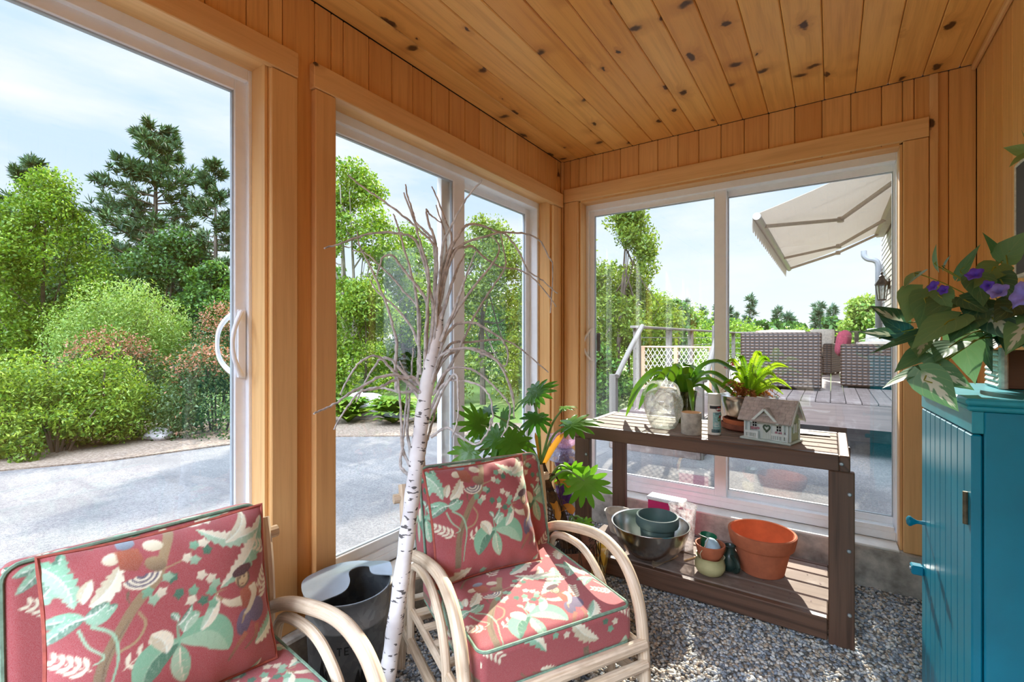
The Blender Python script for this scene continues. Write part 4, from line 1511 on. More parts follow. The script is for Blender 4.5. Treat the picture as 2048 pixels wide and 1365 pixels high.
class Print:
    def __init__(self, ground):
        self.a = np.zeros((NPX, NPX, 3))
        self.a[:] = ground
        yy, xx = np.mgrid[0:NPX, 0:NPX]
        self.a *= (1 + 0.06 * np.sin(xx * 0.9 + yy * .2)[..., None] * 0.3 + 0.05 * rng.normal(0, 1, (NPX, NPX, 1)))

    def poly(self, pts, col, col2=None, gdir=(0, 1)):
        P = np.array(pts, float) * NPX
        x0, y0 = np.floor(P.min(0)).astype(int) - 1
        x1, y1 = np.ceil(P.max(0)).astype(int) + 1
        xs, ys = np.arange(x0, x1 + 1), np.arange(y0, y1 + 1)
        X, Y = np.meshgrid(xs + 0.5, ys + 0.5)
        ins = np.zeros(X.shape, bool)
        n = len(P)
        j = n - 1
        for i in range(n):
            xi, yi, xj, yj = P[i, 0], P[i, 1], P[j, 0], P[j, 1]
            c = ((yi > Y) != (yj > Y)) & (X < (xj - xi) * (Y - yi) / (yj - yi + 1e-12) + xi)
            ins ^= c
            j = i
        c1 = np.array(col)
        if col2 is None:
            colr = np.broadcast_to(c1, X.shape + (3,))
        else:
            g = X * gdir[0] + Y * gdir[1]
            g = (g - g.min()) / (np.ptp(g) + 1e-9)
            colr = c1 + (np.array(col2) - c1) * g[..., None]
        iy, ix = np.nonzero(ins)
        self.a[(ys[iy]) % NPX, (xs[ix]) % NPX] = colr[iy, ix] * (1 + 0.07 * rng.normal(0, 1, (len(iy), 1)))

    def line(self, pts, wdt, col, col2=None, n=24, taper=True):
        s = spline([(p[0], p[1], 0) for p in pts], n)[:, :2]
        T = np.gradient(s, axis=0)
        T /= np.linalg.norm(T, axis=1)[:, None] + 1e-9
        Nn = np.stack([-T[:, 1], T[:, 0]], 1)
        ww = np.linspace(1, 0.35, n)[:, None] * wdt / 2 if taper else np.full((n, 1), wdt / 2)
        self.poly(np.vstack([s + Nn * ww, (s - Nn * ww)[::-1]]), col, col2)

    def leaf(self, a, b, wdt, bend=0.15, teeth=0, cols=((.5, .6, .45), (.3, .45, .33)), vein=(.72, .76, .62), depth=0.4, n=60):
        a, b = np.array(a, float), np.array(b, float)
        d = b - a
        L = np.linalg.norm(d)
        nrm = np.array((-d[1], d[0])) / L
        s = np.linspace(0, 1, n)
        mid = a + d * s[:, None] + nrm * (bend * L * np.sin(PI * s))[:, None]
        T = np.gradient(mid, axis=0)
        T /= np.linalg.norm(T, axis=1)[:, None]
        Nn = np.stack([-T[:, 1], T[:, 0]], 1)
        w_ = wdt / 2 * np.sin(PI * np.clip(s, 0.01, 0.99) ** 0.75) ** 0.7
        if teeth:
            saw = (s * teeth) % 1
            w_ = w_ * (1 - depth * saw)
        for sg, c in ((1, cols[0]), (-1, cols[1])):
            edge = mid + sg * Nn * w_[:, None] + T * (w_ * 0.35)[:, None]
            self.poly(np.vstack([mid, edge[::-1]]), c, tuple(np.array(c) * 0.78 + np.array(vein) * 0.2))
        k = max(5, teeth)
        for i in range(1, k):
            q = int(i / k * (n - 1))
            for sg in (1, -1):
                e = mid[q] + sg * Nn[q] * w_[q] * 0.75 + T[q] * w_[q] * 0.35
                self.line([mid[q], (mid[q] + e) / 2, e], 0.0035, tuple(np.array(vein) * 0.8), n=5)
        self.line(mid[::6], 0.007, vein, n=20)

    def spray(self, a, b, n, L, wdt, col):
        a, b = np.array(a, float), np.array(b, float)
        d = (b - a) / np.linalg.norm(b - a)
        nr = np.array((-d[1], d[0]))
        self.line([a, (a + b) / 2, b], 0.005, col, n=6)
        for i in range(n):
            p = a + (b - a) * (0.15 + 0.85 * i / (n - 1))
            for sg in (1, -1):
                q = p + (d * 0.75 + nr * sg * 0.75) * L * (1 - 0.4 * i / n)
                self.leaf(p, q, wdt, 0.1 * sg, 0, (col, tuple(np.array(col) * 0.9)), vein=col, n=14)

    def ivy(self, pts, size, cols):
        for i, p in enumerate(pts):
            a = rng.random() * 2 * PI
            c = cols[i % len(cols)]
            star = []
            for k in range(10):
                r = size * (1.0 if k % 2 == 0 else 0.70) * (1.25 if k == 0 else 1)
                star.append((p[0] + r * math.cos(a + k * PI / 5), p[1] + r * math.sin(a + k * PI / 5)))
            self.poly(star, c, tuple(np.array(c) * 0.75))

    def oval(self, c, rx, ry, col, col2=None, rot=0.0):
        th = np.linspace(0, 2 * PI, 28)[:-1]
        x, y = rx * np.cos(th), ry * np.sin(th)
        self.poly(np.stack([c[0] + x * math.cos(rot) - y * math.sin(rot), c[1] + x * math.sin(rot) + y * math.cos(rot)], 1), col, col2)


def L3(r, g, b):
    return np.array(lin(r, g, b)[:3])


def make_print():
    p = Print(L3(156, 64, 66))
    G1, G2, G3 = L3(116, 168, 132), L3(58, 112, 84), L3(150, 184, 150)
    CR, CR2, TAN, TAN2 = L3(222, 212, 182), L3(190, 178, 144), L3(158, 132, 92), L3(104, 82, 56)
    crm = (tuple(CR), tuple(CR2))
    grn = (tuple(G1), tuple(G2))
    pale = (tuple(G3), tuple(G1))
    mix_ = (tuple(CR), tuple(G1))
    # filler in the lower third of the repeat
    p.leaf((0.62, 1.02), (0.90, 0.80), 0.12, 0.1, 7, mix_)
    p.leaf((0.10, 0.95), (0.30, 0.76), 0.11, -0.12, 7, crm)
    p.spray((0.46, 0.98), (0.58, 0.86), 5, 0.06, 0.018, tuple(CR))
    p.ivy([(0.40, 0.80), (0.44, 0.84), (0.36, 0.86), (0.93, 0.93), (0.97, 0.88), (0.05, 0.86)], 0.026, [G1, CR, G2, CR2])
    p.line([(0.22, 1.02), (0.30, 0.93), (0.42, 0.93)], 0.018, TAN, TAN2)
    # vine trunk and curling tail
    p.line([(0.20, 0.74), (0.215, 0.60), (0.24, 0.50), (0.31, 0.37), (0.36, 0.30), (0.44, 0.22), (0.48, 0.12), (0.53, 0.02)], 0.042, TAN, TAN2, n=40, taper=False)
    p.line([(0.225, 0.60), (0.25, 0.49), (0.33, 0.36)], 0.010, TAN2, n=12)
    p.line([(0.36, 0.34), (0.385, 0.40), (0.35, 0.46), (0.29, 0.48)], 0.011, TAN, n=16, taper=False)
    p.line([(0.16, 0.34), (0.19, 0.42), (0.24, 0.48), (0.20, 0.50)], 0.011, G3, n=16)
    p.line([(0.20, 0.34), (0.27, 0.40), (0.285, 0.50), (0.26, 0.60), (0.24, 0.70)], 0.014, G3, G1, n=20)
    # big broken banana leaves
    p.leaf((0.98, 0.06), (0.70, 0.36), 0.125, -0.10, 11, mix_, depth=0.35)
    p.leaf((0.95, 0.12), (0.64, 0.05), 0.095, -0.18, 9, (tuple(CR), tuple(G3)), depth=0.35)
    p.leaf((0.75, 0.15), (0.88, 0.00), 0.06, 0.16, 0, crm)
    p.leaf((0.02, 0.22), (0.12, 0.00), 0.10, 0.1, 8, grn, depth=0.4)
    p.leaf((0.02, 0.02), (0.15, 0.25), 0.10, -0.12, 9, pale, depth=0.4)
    p.leaf((0.20, 0.26), (0.31, 0.12), 0.09, 0.10, 5, crm, depth=0.35)
    p.leaf((0.18, 0.24), (0.21, 0.15), 0.05, -0.1, 0, crm)
    # dark split leaf
    for q in ((0.04, 0.30), (0.05, 0.38), (0.10, 0.33), (0.27, 0.31), (0.29, 0.28), (0.26, 0.26)):
        p.leaf((0.18, 0.30), q, 0.055, 0.1, 0, grn)
    # palmettes
    p.spray((0.20, 0.52), (0.09, 0.44), 5, 0.05, 0.017, tuple(CR))
    p.spray((0.30, 0.56), (0.40, 0.50), 3, 0.05, 0.018, tuple(CR))
    p.spray((0.99, 0.24), (0.90, 0.20), 4, 0.05, 0.017, tuple(CR))
    p.spray((0.88, 0.50), (0.96, 0.36), 6, 0.055, 0.018, tuple(CR))
    # figure climbing the vine: rust waistcoat, white sleeves, striped sash
    p.oval((0.285, 0.085), 0.035, 0.026, CR, CR2)
    p.oval((0.445, 0.07), 0.04, 0.026, CR, CR2, 0.3)
    p.poly([(0.30, 0.055), (0.385, 0.065), (0.40, 0.12), (0.37, 0.165), (0.305, 0.14)], L3(172, 88, 52), L3(136, 62, 40))
    p.oval((0.345, 0.035), 0.038, 0.024, L3(150, 166, 176), L3(104, 112, 122))
    p.oval((0.44, 0.155), 0.045, 0.032, TAN, TAN2, 0.6)
    for k in range(6):
        r = 0.075 - k * 0.011
        arc = [(0.385 + r * math.cos(t_) * 0.95, 0.185 + r * math.sin(t_) * 0.78) for t_ in np.linspace(0.15, 2.9, 12)]
        p.line(arc, 0.011, (CR, L3(92, 84, 98))[k % 2], n=18, taper=False)
    p.line([(0.33, 0.24), (0.325, 0.27), (0.335, 0.30)], 0.012, TAN2, n=6)
    # ivy sprays
    p.line([(0.47, 0.19), (0.56, 0.17), (0.61, 0.13)], 0.008, TAN, n=8)
    p.ivy([(0.40, 0.27), (0.45, 0.29), (0.50, 0.24), (0.42, 0.31), (0.57, 0.17), (0.61, 0.12), (0.65, 0.12), (0.66, 0.16), (0.60, 0.19), (0.62, 0.27), (0.58, 0.33), (0.66, 0.30), (0.52, 0.32), (0.48, 0.23), (0.57, 0.37)], 0.026, [G1, CR, G2, G3, CR])
    # broad-leaved plant
    p.leaf((0.51, 0.53), (0.36, 0.68), 0.13, 0.22, 0, grn, vein=tuple(G3))
    p.leaf((0.51, 0.53), (0.72, 0.66), 0.15, -0.24, 0, pale, vein=tuple(G3))
    p.leaf((0.51, 0.55), (0.53, 0.72), 0.08, 0.05, 0, pale, vein=tuple(CR))
    p.leaf((0.46, 0.56), (0.40, 0.46), 0.075, 0.15, 0, crm)
    p.leaf((0.53, 0.50), (0.60, 0.44), 0.07, -0.2, 0, pale)
    p.line([(0.51, 0.56), (0.505, 0.48), (0.51, 0.42)], 0.012, G1, n=8)
    p.leaf((0.51, 0.46), (0.57, 0.39), 0.03, 0.1, 0, grn)
    p.leaf((0.51, 0.44), (0.48, 0.40), 0.03, 0.1, 0, grn)
    p.leaf((0.60, 0.52), (0.68, 0.38), 0.06, 0.1, 0, (tuple(CR), tuple(G3)))
    p.ivy([(0.66, 0.36), (0.62, 0.39), (0.68, 0.33), (0.66, 0.42)], 0.026, [G1, G2, G3])
    # figure with a beret: white sleeves, rust waistcoat, purple breeches
    p.line([(0.80, 0.46), (0.74, 0.45), (0.70, 0.42)], 0.05, CR, CR2, n=10)
    p.line([(0.705, 0.42), (0.675, 0.38), (0.73, 0.375)], 0.012, TAN, n=8)
    p.poly([(0.79, 0.41), (0.865, 0.385), (0.905, 0.44), (0.89, 0.52), (0.80, 0.50)], L3(170, 88, 56), L3(140, 66, 44))
    p.oval((0.80, 0.565), 0.038, 0.062, L3(110, 92, 116), L3(76, 62, 84), 0.3)
    p.oval((0.875, 0.53), 0.050, 0.060, L3(112, 94, 118), L3(80, 66, 88), 0.2)
    p.line([(0.86, 0.40), (0.87, 0.45), (0.835, 0.51), (0.805, 0.53)], 0.042, CR, CR2, n=12)
    p.line([(0.805, 0.53), (0.79, 0.57)], 0.014, TAN, n=5)
    p.oval((0.81, 0.352), 0.035, 0.043, L3(214, 190, 148), L3(184, 156, 112))
    p.line([(0.785, 0.345), (0.79, 0.385), (0.815, 0.395), (0.845, 0.37), (0.848, 0.33)], 0.010, TAN2, n=12, taper=False)
    p.oval((0.798, 0.348), 0.006, 0.006, TAN2)
    p.oval((0.822, 0.345), 0.006, 0.006, TAN2)
    p.line([(0.800, 0.376), (0.812, 0.380), (0.822, 0.374)], 0.006, L3(120, 70, 50), n=5)
    p.oval((0.815, 0.312), 0.056, 0.026, L3(92, 46, 52), L3(66, 34, 42), -0.25)
    p.line([(0.81, 0.62), (0.76, 0.67), (0.72, 0.72)], 0.03, L3(172, 92, 62), TAN2, n=8)
    p.line([(0.87, 0.60), (0.86, 0.66), (0.80, 0.70)], 0.024, L3(172, 92, 62), TAN2, n=8)
    p.leaf((0.86, 0.70), (1.0, 0.56), 0.10, 0.1, 10, mix_, depth=0.5)
    # soften to thread size
    a = p.a
    for ax in (0, 1):
        a = (np.roll(a, 1, ax) + 2 * a + np.roll(a, -1, ax)) / 4
    return np.clip(a, 0, 1)


PRINT = make_print()
TILE = 0.46


def print_at(u, v):
    """colour of the cloth at (u to the right, v downwards), metres"""
    x = (np.asarray(u) / TILE * NPX) % NPX
    y = (np.asarray(v) / TILE * NPX) % NPX
    x0, y0 = np.floor(x).astype(int), np.floor(y).astype(int)
    fx, fy = (x - x0)[..., None], (y - y0)[..., None]
    g = lambda i, j: PRINT[(y0 + j) % NPX, (x0 + i) % NPX]
    return g(0, 0) * (1 - fx) * (1 - fy) + g(1, 0) * fx * (1 - fy) + g(0, 1) * (1 - fx) * fy + g(1, 1) * fx * fy


t = NT('printed_cotton')
c_ = t.attr('pattern')
uvw = t.coord()
wv = t.noise(uvw, 900.0, 1.0)
c_ = t.mix(t.step(wv, 0.3, 0.7, 0.0, 0.12), c_, (0.75, 0.7, 0.62, 1))
M_PRINT = t.done(t.principled(c_, 0.85, bump=wv, bump_s=0.15, bump_d=0.001, Sheen_Weight=0.15, Specular_IOR_Level=0.25))
M_PIPE_G = plain('green_piping', (122, 148, 124), rough=0.8, var=0.15, scale=60)
M_PIPE_R = plain('rust_piping', (168, 82, 66), rough=0.8, var=0.12, scale=60)


def frame_xyz(o, ux, uy, uz):
    A = np.array((ux, uy, uz), float)
    return lambda P: np.asarray(P, float) @ A + np.array(o, float)


def box_cushion(name, T, W, H, D_, parent, res=0.0032, r=0.028, puff=0.018, uv0=(0, 0), top_drop=0.0):
    """boxed cushion: local x across, y up the face, z thickness (front face at +D/2). Printed with continuous cloth.
    T maps local points to the place."""
    Vs, Fs, Cs = [], [], []
    off = 0

    def shape(P):
        inner = np.array((W / 2 - r, H / 2 - r, D_ / 2 - r * 0.8))
        q = np.clip(P, -inner, inner)
        d = P - q
        ln_ = np.linalg.norm(d, axis=-1, keepdims=True)
        rr = np.array((r, r, r * 0.8))
        out = q + np.where(ln_ > 1e-9, d / np.maximum(ln_, 1e-9), 0) * rr
        u, v = np.clip(P[..., 0] / (W / 2), -1, 1), np.clip(P[..., 1] / (H / 2), -1, 1)
        bulge = puff * (1 - np.abs(u) ** 2.6) * (1 - np.abs(v) ** 2.6)
        out[..., 2] += np.sign(P[..., 2]) * bulge * (np.abs(P[..., 2]) > D_ / 2 - 1e-6)
        sag = 0.010 * (1 - v * v) * 0
        return out

    def face(nu, nv, fn, uvfn, flip):
        nonlocal off
        u, v = np.meshgrid(np.linspace(-1, 1, nu + 1), np.linspace(-1, 1, nv + 1), indexing='ij')
        P = fn(u, v)
        Q = shape(P)
        U, V_ = uvfn(P)
        Cs.append(print_at(U + uv0[0], V_ + uv0[1]).reshape(-1, 3))
        Vs.append(T(Q.reshape(-1, 3)))
        i, j = np.meshgrid(np.arange(nu), np.arange(nv), indexing='ij')
        a = i * (nv + 1) + j
        f = np.stack([a, a + nv + 1, a + nv + 2, a + 1], -1).reshape(-1, 4) + off
        Fs.append(f[:, ::-1] if flip else f)
        off += (nu + 1) * (nv + 1)

    nx, ny, nz = int(W / res), int(H / res), max(6, int(D_ / res))
    st = lambda *a: np.stack(a, -1)
    one = np.ones
    face(nx, ny, lambda u, v: st(u * W / 2, v * H / 2, one(u.shape) * D_ / 2), lambda P: (P[..., 0], -P[..., 1]), False)
    face(nx // 6, ny // 6, lambda u, v: st(u * W / 2, v * H / 2, -one(u.shape) * D_ / 2), lambda P: (P[..., 0], -P[..., 1]), True)
    for sg in (-1, 1):
        face(nx, nz, lambda u, v: st(u * W / 2, sg * one(u.shape) * H / 2, v * D_ / 2), lambda P: (P[..., 0] + 0.17, P[..., 2] * -sg - 0.31 * sg), sg > 0)
        face(ny, nz, lambda u, v: st(sg * one(u.shape) * W / 2, u * H / 2, v * D_ / 2), lambda P: (P[..., 2] * sg + 0.23, -P[..., 1]), sg < 0)
    o = np_mesh(name, np.vstack(Vs), np.vstack(Fs), M_PRINT, parent, col=np.vstack(Cs), smooth=True)
    # piping along the front and back edges
    for s_ in (1, -1):
        pts = []
        x, y, rr = W / 2 - 0.006, H / 2 - 0.006, r
        for cx_, cy_, a0 in ((x - rr, y - rr, 0), (-x + rr, y - rr, 90), (-x + rr, -y + rr, 180), (x - rr, -y + rr, 270)):
            for a in np.linspace(a0, a0 + 90, 6):
                a = math.radians(a)
                pts.append((cx_ + rr * math.cos(a), cy_ + rr * math.sin(a), s_ * (D_ / 2 - 0.006)))
        pts.append(pts[0])
        m2 = MB().tube(T(np.array(pts)), 0.0048, seg=6, caps=False)
        m2.build('piping', M_PIPE_G, o, smooth=True)
    return o


def throw_pillow(label, T, W, H, thick, uv0, res=0.003):
    """knife-edged pillow standing on its lower edge; local x across, y up, z towards the sitter"""
    Vs, Fs, Cs = [], [], []
    off = 0
    nx, ny = int(W / res), int(H / res)
    for sg in (1, -1):
        a_, b_ = (nx, ny) if sg > 0 else (nx // 5, ny // 5)
        u, v = np.meshgrid(np.linspace(-1, 1, a_ + 1), np.linspace(-1, 1, b_ + 1), indexing='ij')
        e = ((1 - np.abs(u) ** 3.2) * (1 - np.abs(v) ** 3.2)) ** 0.62
        x = u * W / 2 * (1 - 0.055 * (1 - v * v) * np.abs(u))
        y = v * H / 2 * (1 - 0.055 * (1 - u * u) * np.abs(v))
        wr = 0.0028 * np.sin(u * 16 + 3 * v) * np.exp(-((1 - np.abs(v)) / 0.25) ** 2) + 0.0028 * np.sin(v * 15 + 2 * u) * np.exp(-((1 - np.abs(u)) / 0.25) ** 2)
        z = sg * (e * thick / 2 + wr * (e > 0.02))
        P = np.stack([x, y, z], -1)
        Cs.append(print_at(x + W / 2 + uv0[0], H / 2 - y + uv0[1]).reshape(-1, 3))
        Vs.append(T(P.reshape(-1, 3)))
        i, j = np.meshgrid(np.arange(a_), np.arange(b_), indexing='ij')
        q = i * (b_ + 1) + j
        f = np.stack([q, q + b_ + 1, q + b_ + 2, q + 1], -1).reshape(-1, 4) + off
        Fs.append(f if sg > 0 else f[:, ::-1])
        off += (a_ + 1) * (b_ + 1)
    root = np_mesh('throw_pillow', np.vstack(Vs), np.vstack(Fs), M_PRINT, None, col=np.vstack(Cs), smooth=True)
    pts = []
    for s_ in np.linspace(-1, 1, 14):
        pts.append((s_, -1))
    for s_ in np.linspace(-1, 1, 14)[1:]:
        pts.append((1, s_))
    for s_ in np.linspace(1, -1, 14)[1:]:
        pts.append((s_, 1))
    for s_ in np.linspace(1, -1, 14)[1:]:
        pts.append((-1, s_))
    P = np.array([(u * W / 2 * (1 - 0.055 * (1 - v * v) * abs(u)), v * H / 2 * (1 - 0.055 * (1 - u * u) * abs(v)), 0.0) for u, v in pts])
    MB().tube(T(P), 0.0055, seg=6, caps=False).build('piping', M_PIPE_R, root, smooth=True)
    return tag(root, label, 'pillow')

# ================================================================== rattan armchairs
t = NT('rattan')
wc = t.attr('wc', 'Vector')
s_ = t.n('SeparateXYZ')
t.set(s_.inputs[0], wc)
gv = t.n('CombineXYZ')
t.set(gv.inputs[0], t.math('MULTIPLY', s_.outputs[0], 7.0))
t.set(gv.inputs[1], t.math('MULTIPLY', s_.outputs[1], 160.0))
t.set(gv.inputs[2], s_.outputs[2])
g1 = t.noise(gv.outputs[0], 1.0, 4.0, 0.6)
g2 = t.noise(wc, 9.0, 3.0, 0.6)
col = t.mix(t.step(g1, 0.35, 0.72), lin(226, 206, 178), lin(196, 168, 134))
col = t.mix(t.step(g2, 0.48, 0.75, 0.0, 0.6), col, lin(166, 140, 112))
col = t.mix(t.step(t.noise(wc, 40.0, 4.0, 0.7), 0.66, 0.78, 0.0, 0.55), col, lin(110, 84, 62))
M_RATTAN = t.done(t.principled(col, 0.5, bump=g1, bump_s=0.2, bump_d=0.002))
ARM = [(-0.34, 0.485), (-0.25, 0.53), (-0.15, 0.563), (-0.02, 0.592), (0.06, 0.600), (0.125, 0.590), (0.185, 0.560), (0.232, 0.505), (0.262, 0.43), (0.276, 0.33), (0.284, 0.2), (0.287, 0.02)]
HOOP = [(-0.305, 0.16), (-0.298, 0.30), (-0.290, 0.42), (-0.262, 0.49), (-0.20, 0.52), (-0.10, 0.532), (-0.03, 0.522), (0.03, 0.488), (0.075, 0.44), (0.105, 0.36), (0.118, 0.26), (0.122, 0.15)]
W_, D_S, HS, LEAN, HB = 0.533, 0.473, 0.482, 0.096, 0.815


def armchair(label, cx_, cy_, h, uvb, uvs):
    root = thing('rattan_armchair', label, 'armchair', (cx_, cy_, 0), h)
    f = np.array((math.cos(h), math.sin(h), 0))
    r = np.array((-math.sin(h), math.cos(h), 0))
    z = np.array((0, 0, 1.0))
    o = np.array((cx_, cy_, 0))
    P = lambda a, b, c: o + f * a + r * b + z * c
    for sd_ in (-1, 1):
        b = sd_ * 0.305
        arm = spline([P(a, b, c) for a, c in ARM], 46)
        MB().tube(arm, 0.0195, seg=12).build('armrest', M_RATTAN, root, smooth=True)
        hp = spline([P(a, b * 0.985, c - 0.012) for a, c in HOOP], 40)
        MB().tube(hp, 0.0145, seg=10).build('arm_brace', M_RATTAN, root, smooth=True)
        MB().tube(spline([P(-0.44, b, 0.012), P(-0.40, b, 0.19), P(-0.365, b, 0.34), P(-0.352, b, 0.50), P(-0.37, b, 0.66), P(-0.395, b, 0.75)], 20), 0.019, seg=10).build('back_leg', M_RATTAN, root, smooth=True)
        MB().tube(spline([P(-0.43, b * 0.99, 0.185), P(-0.05, b * 0.99, 0.205), P(0.285, b * 0.99, 0.235)], 10), 0.017, seg=10).build('side_rail', M_RATTAN, root, smooth=True)
        MB().tube(spline([P(-0.40, b * 0.97, 0.30), P(0.275, b * 0.97, 0.335)], 10), 0.014, seg=8).build('seat_rail', M_RATTAN, root, smooth=True)
    for a, zz, rr in ((0.285, 0.345, 0.019), (0.292, 0.285, 0.017)):
        MB().tube(spline([P(a, -0.30, zz), P(a + 0.004, 0, zz + 0.004), P(a, 0.30, zz)], 8), rr, seg=10).build('front_rail', M_RATTAN, root, smooth=True)
    for a, zz, rr in ((-0.385, 0.70, 0.018), (-0.36, 0.40, 0.016), (-0.42, 0.2, 0.016)):
        MB().tube([P(a, -0.345, zz), P(a, 0, zz), P(a, 0.345, zz)], rr, seg=10).build('back_rail', M_RATTAN, root, smooth=True)
    for k in range(5):
        MB().tube(spline([P(-0.385, -0.2 + 0.1 * k, 0.70), P(-0.37, -0.2 + 0.1 * k, 0.55), P(-0.36, -0.2 + 0.1 * k, 0.40)], 6), 0.009, seg=7).build('back_spindle', M_RATTAN, root, smooth=True)
    m2 = MB()
    for k in range(7):
        a = -0.34 + k * 0.1
        m2.bar(P(a, -0.295, 0.325), P(a, 0.295, 0.325), 0.03, 0.010)
    m2.bar(P(-0.34, -0.1, 0.316), P(0.27, -0.1, 0.33), 0.03, 0.01)
    m2.bar(P(-0.34, 0.1, 0.316), P(0.27, 0.1, 0.33), 0.03, 0.01)
    m2.build('seat_slats', M_RATTAN, root)
    # seat cushion: local x across (r), y towards the back (-f), z up
    th = 0.122
    T = frame_xyz(P(0.0, 0, HS - th / 2 - 0.006), r, -f, z)
    box_cushion('seat_cushion', T, W_, 0.55, th, root, uv0=uvs, puff=0.014)
    # back cushion: leaning
    tb = 0.125
    up = np.array(-f * LEAN + z * (HB - HS))
    Lb = np.linalg.norm(up) + 0.015
    up = up / np.linalg.norm(up)
    fw = np.cross(r, up)
    cen = P(-0.2365 - LEAN / 2, 0, (HS + HB) / 2 - 0.008) - fw * (tb / 2 - 0.012)
    T = frame_xyz(cen, r, up, fw)
    box_cushion('back_cushion', T, W_, Lb + 0.03, tb, root, uv0=uvb, puff=0.016, r=0.035)
    return root, P, r, up, fw


c1, P1, r1, up1, fw1 = armchair('rattan armchair with red leaf-print cushions standing beside the wooden bench', -0.888, 1.344, -0.504, (0.02, 0.25), (0.30, 0.05))
c2, P2, r2, up2, fw2 = armchair('rattan armchair with red leaf-print cushions at the left edge, nearest the glass door', -1.126, 0.439, -0.0925, (0.26, 0.30), (0.1, 0.2))


def lean_pillow(label, P, r, a, b, W, H, thick, tilt, roll, uv0):
    """pillow standing on the seat at (a, b), leaning back by tilt"""
    z = np.array((0, 0, 1.0))
    f = np.cross(r, z)
    up = z * math.cos(tilt) - f * math.sin(tilt)
    x = r * math.cos(roll) + up * math.sin(roll)
    up2_ = np.cross(np.cross(x, up), x)
    up2_ = -r * math.sin(roll) + up * math.cos(roll)
    n = np.cross(x, up2_)
    o = np.array(P(a, b, HS + 0.006)) + up2_ * H / 2
    return throw_pillow(label, frame_xyz(o, x, up2_, n), W, H, thick, uv0)


lean_pillow('red leaf-print throw pillow with rust piping on the armchair beside the bench', P1, r1, -0.085, -0.068, 0.40, 0.385, 0.155, 0.33, 0.03, (0.025, 0.005))
lean_pillow('red leaf-print throw pillow with rust piping on the armchair at the left edge', P2, r2, -0.095, -0.004, 0.44, 0.39, 0.165, 0.30, -0.02, (0.02, 0.0))

# ================================================================== wooden potting bench
W_BENCH = wood('bench_wood', (108, 78, 60), (74, 52, 40), (38, 25, 19), knot=(22, 14, 10), gcon=0.6, knots=0.3, rough=0.5, ndens=3.6, gfreq=42, spec=0.5)
W_BTOP = wood('sunlit_slat_wood', (146, 126, 112), (114, 95, 83), (76, 60, 51), knot=(52, 38, 31), knots=0.05, rough=0.7, ndens=3.6, gfreq=42, spec=0.12, blot=(160, 146, 136))  # paler than bench_wood; sun on the slats put into colour and blotches
M_BOLT = plain('galvanised_bolt', (170, 180, 184), rough=0.4, metal=0.7)
M_NAIL = M_BOLT
bx0, bx1, by0, by1, bz = -1.23, 0.065, 2.43, 3.03, 0.82
bn = thing('potting_bench', 'dark brown slatted wooden potting bench with a low shelf in front of the far window', 'bench', ((bx0 + bx1) / 2, (by0 + by1) / 2, 0))
# apron
for c, s, al in (((-0.5825, by0 + 0.019, bz - 0.0345), (bx1 - bx0 - 0.076, 0.038, 0.069), 0), ((-0.5825, by1 - 0.019, bz - 0.0345), (bx1 - bx0 - 0.076, 0.038, 0.069), 0),
                 ((bx0 + 0.019, (by0 + by1) / 2, bz - 0.0345), (0.038, by1 - by0, 0.069), 1), ((bx1 - 0.019, (by0 + by1) / 2, bz - 0.0345), (0.038, by1 - by0, 0.069), 1)):
    MB().box(c, s, bev=0.004, along=al).build('apron', W_BENCH, bn)
for k in range(5):
    y = by0 + 0.038 + (by1 - by0 - 0.076) * (k + 0.5) / 5
    MB().box((-0.5825, y, bz - 0.011), (bx1 - bx0 - 0.080, 0.090, 0.022), bev=0.004, along=0).build('top_slat', W_BTOP, bn)
for k in range(2):
    MB().box((-0.9 + k * 0.62, (by0 + by1) / 2, bz - 0.042), (0.05, by1 - by0 - 0.08, 0.036), bev=0.003, along=1).build('batten', W_BENCH, bn)
for i, (x, y) in enumerate(((bx0 + 0.052, by0 + 0.020), (0.035, by0 + 0.020), (bx0 + 0.052, by1 - 0.020), (0.035, by1 - 0.020))):
    lg = MB().box((x, y, (bz - 0.069) / 2 + 0.001), (0.092, 0.038, bz - 0.071), bev=0.004, along=2).build('leg', W_BENCH, bn)
    sgn = -1 if y < 2.7 else 1
    for zz, dx in ((0.15, 0.028), (0.42, 0.026), (0.66, 0.028)):
        MB().lathe([(0.0001, 0.0045), (0.006, 0.0035), (0.0085, 0.0), (0.0085, -0.002)], c=(x + dx, y + sgn * 0.0205, zz), seg=12, axis=((1, 0, 0), (0, 0, 1), (0, sgn, 0))).build('bolt', M_BOLT, lg, smooth=True)
MB().lathe([(0.0001, 0.0045), (0.006, 0.0035), (0.0085, 0.0), (0.0085, -0.002)], c=(0.035, by0 - 0.0005, bz - 0.035), seg=12, axis=((1, 0, 0), (0, 0, 1), (0, -1, 0))).build('bolt', M_BOLT, bn, smooth=True)
# shelf
zs_ = 0.109
MB().box((-0.5705, by0 + 0.022, zs_ - 0.0485), (1.113, 0.036, 0.095), bev=0.004, along=0).build('shelf_rail', W_BENCH, bn)
MB().box((-0.5705, by1 - 0.022, zs_ - 0.0485), (1.113, 0.036, 0.095), bev=0.004, along=0).build('shelf_rail', W_BENCH, bn)
for x in (bx0 + 0.118, -0.6, 0.0 - 0.03):
    MB().box((x, (by0 + by1) / 2, zs_ - 0.045), (0.036, by1 - by0 - 0.082, 0.045), bev=0.003, along=1).build('batten', W_BENCH, bn)
for k in range(4):
    y = by0 + 0.042 + (by1 - by0 - 0.084) * (k + 0.5) / 4
    MB().box((-0.5705 if k in (0, 3) else -0.59, y, zs_ - 0.011), (1.113 if k in (0, 3) else 1.27, 0.117, 0.022), bev=0.004, along=0).build('shelf_slat', W_BTOP, bn)

ZT, ZH = bz + 0.0005, zs_ + 0.0005


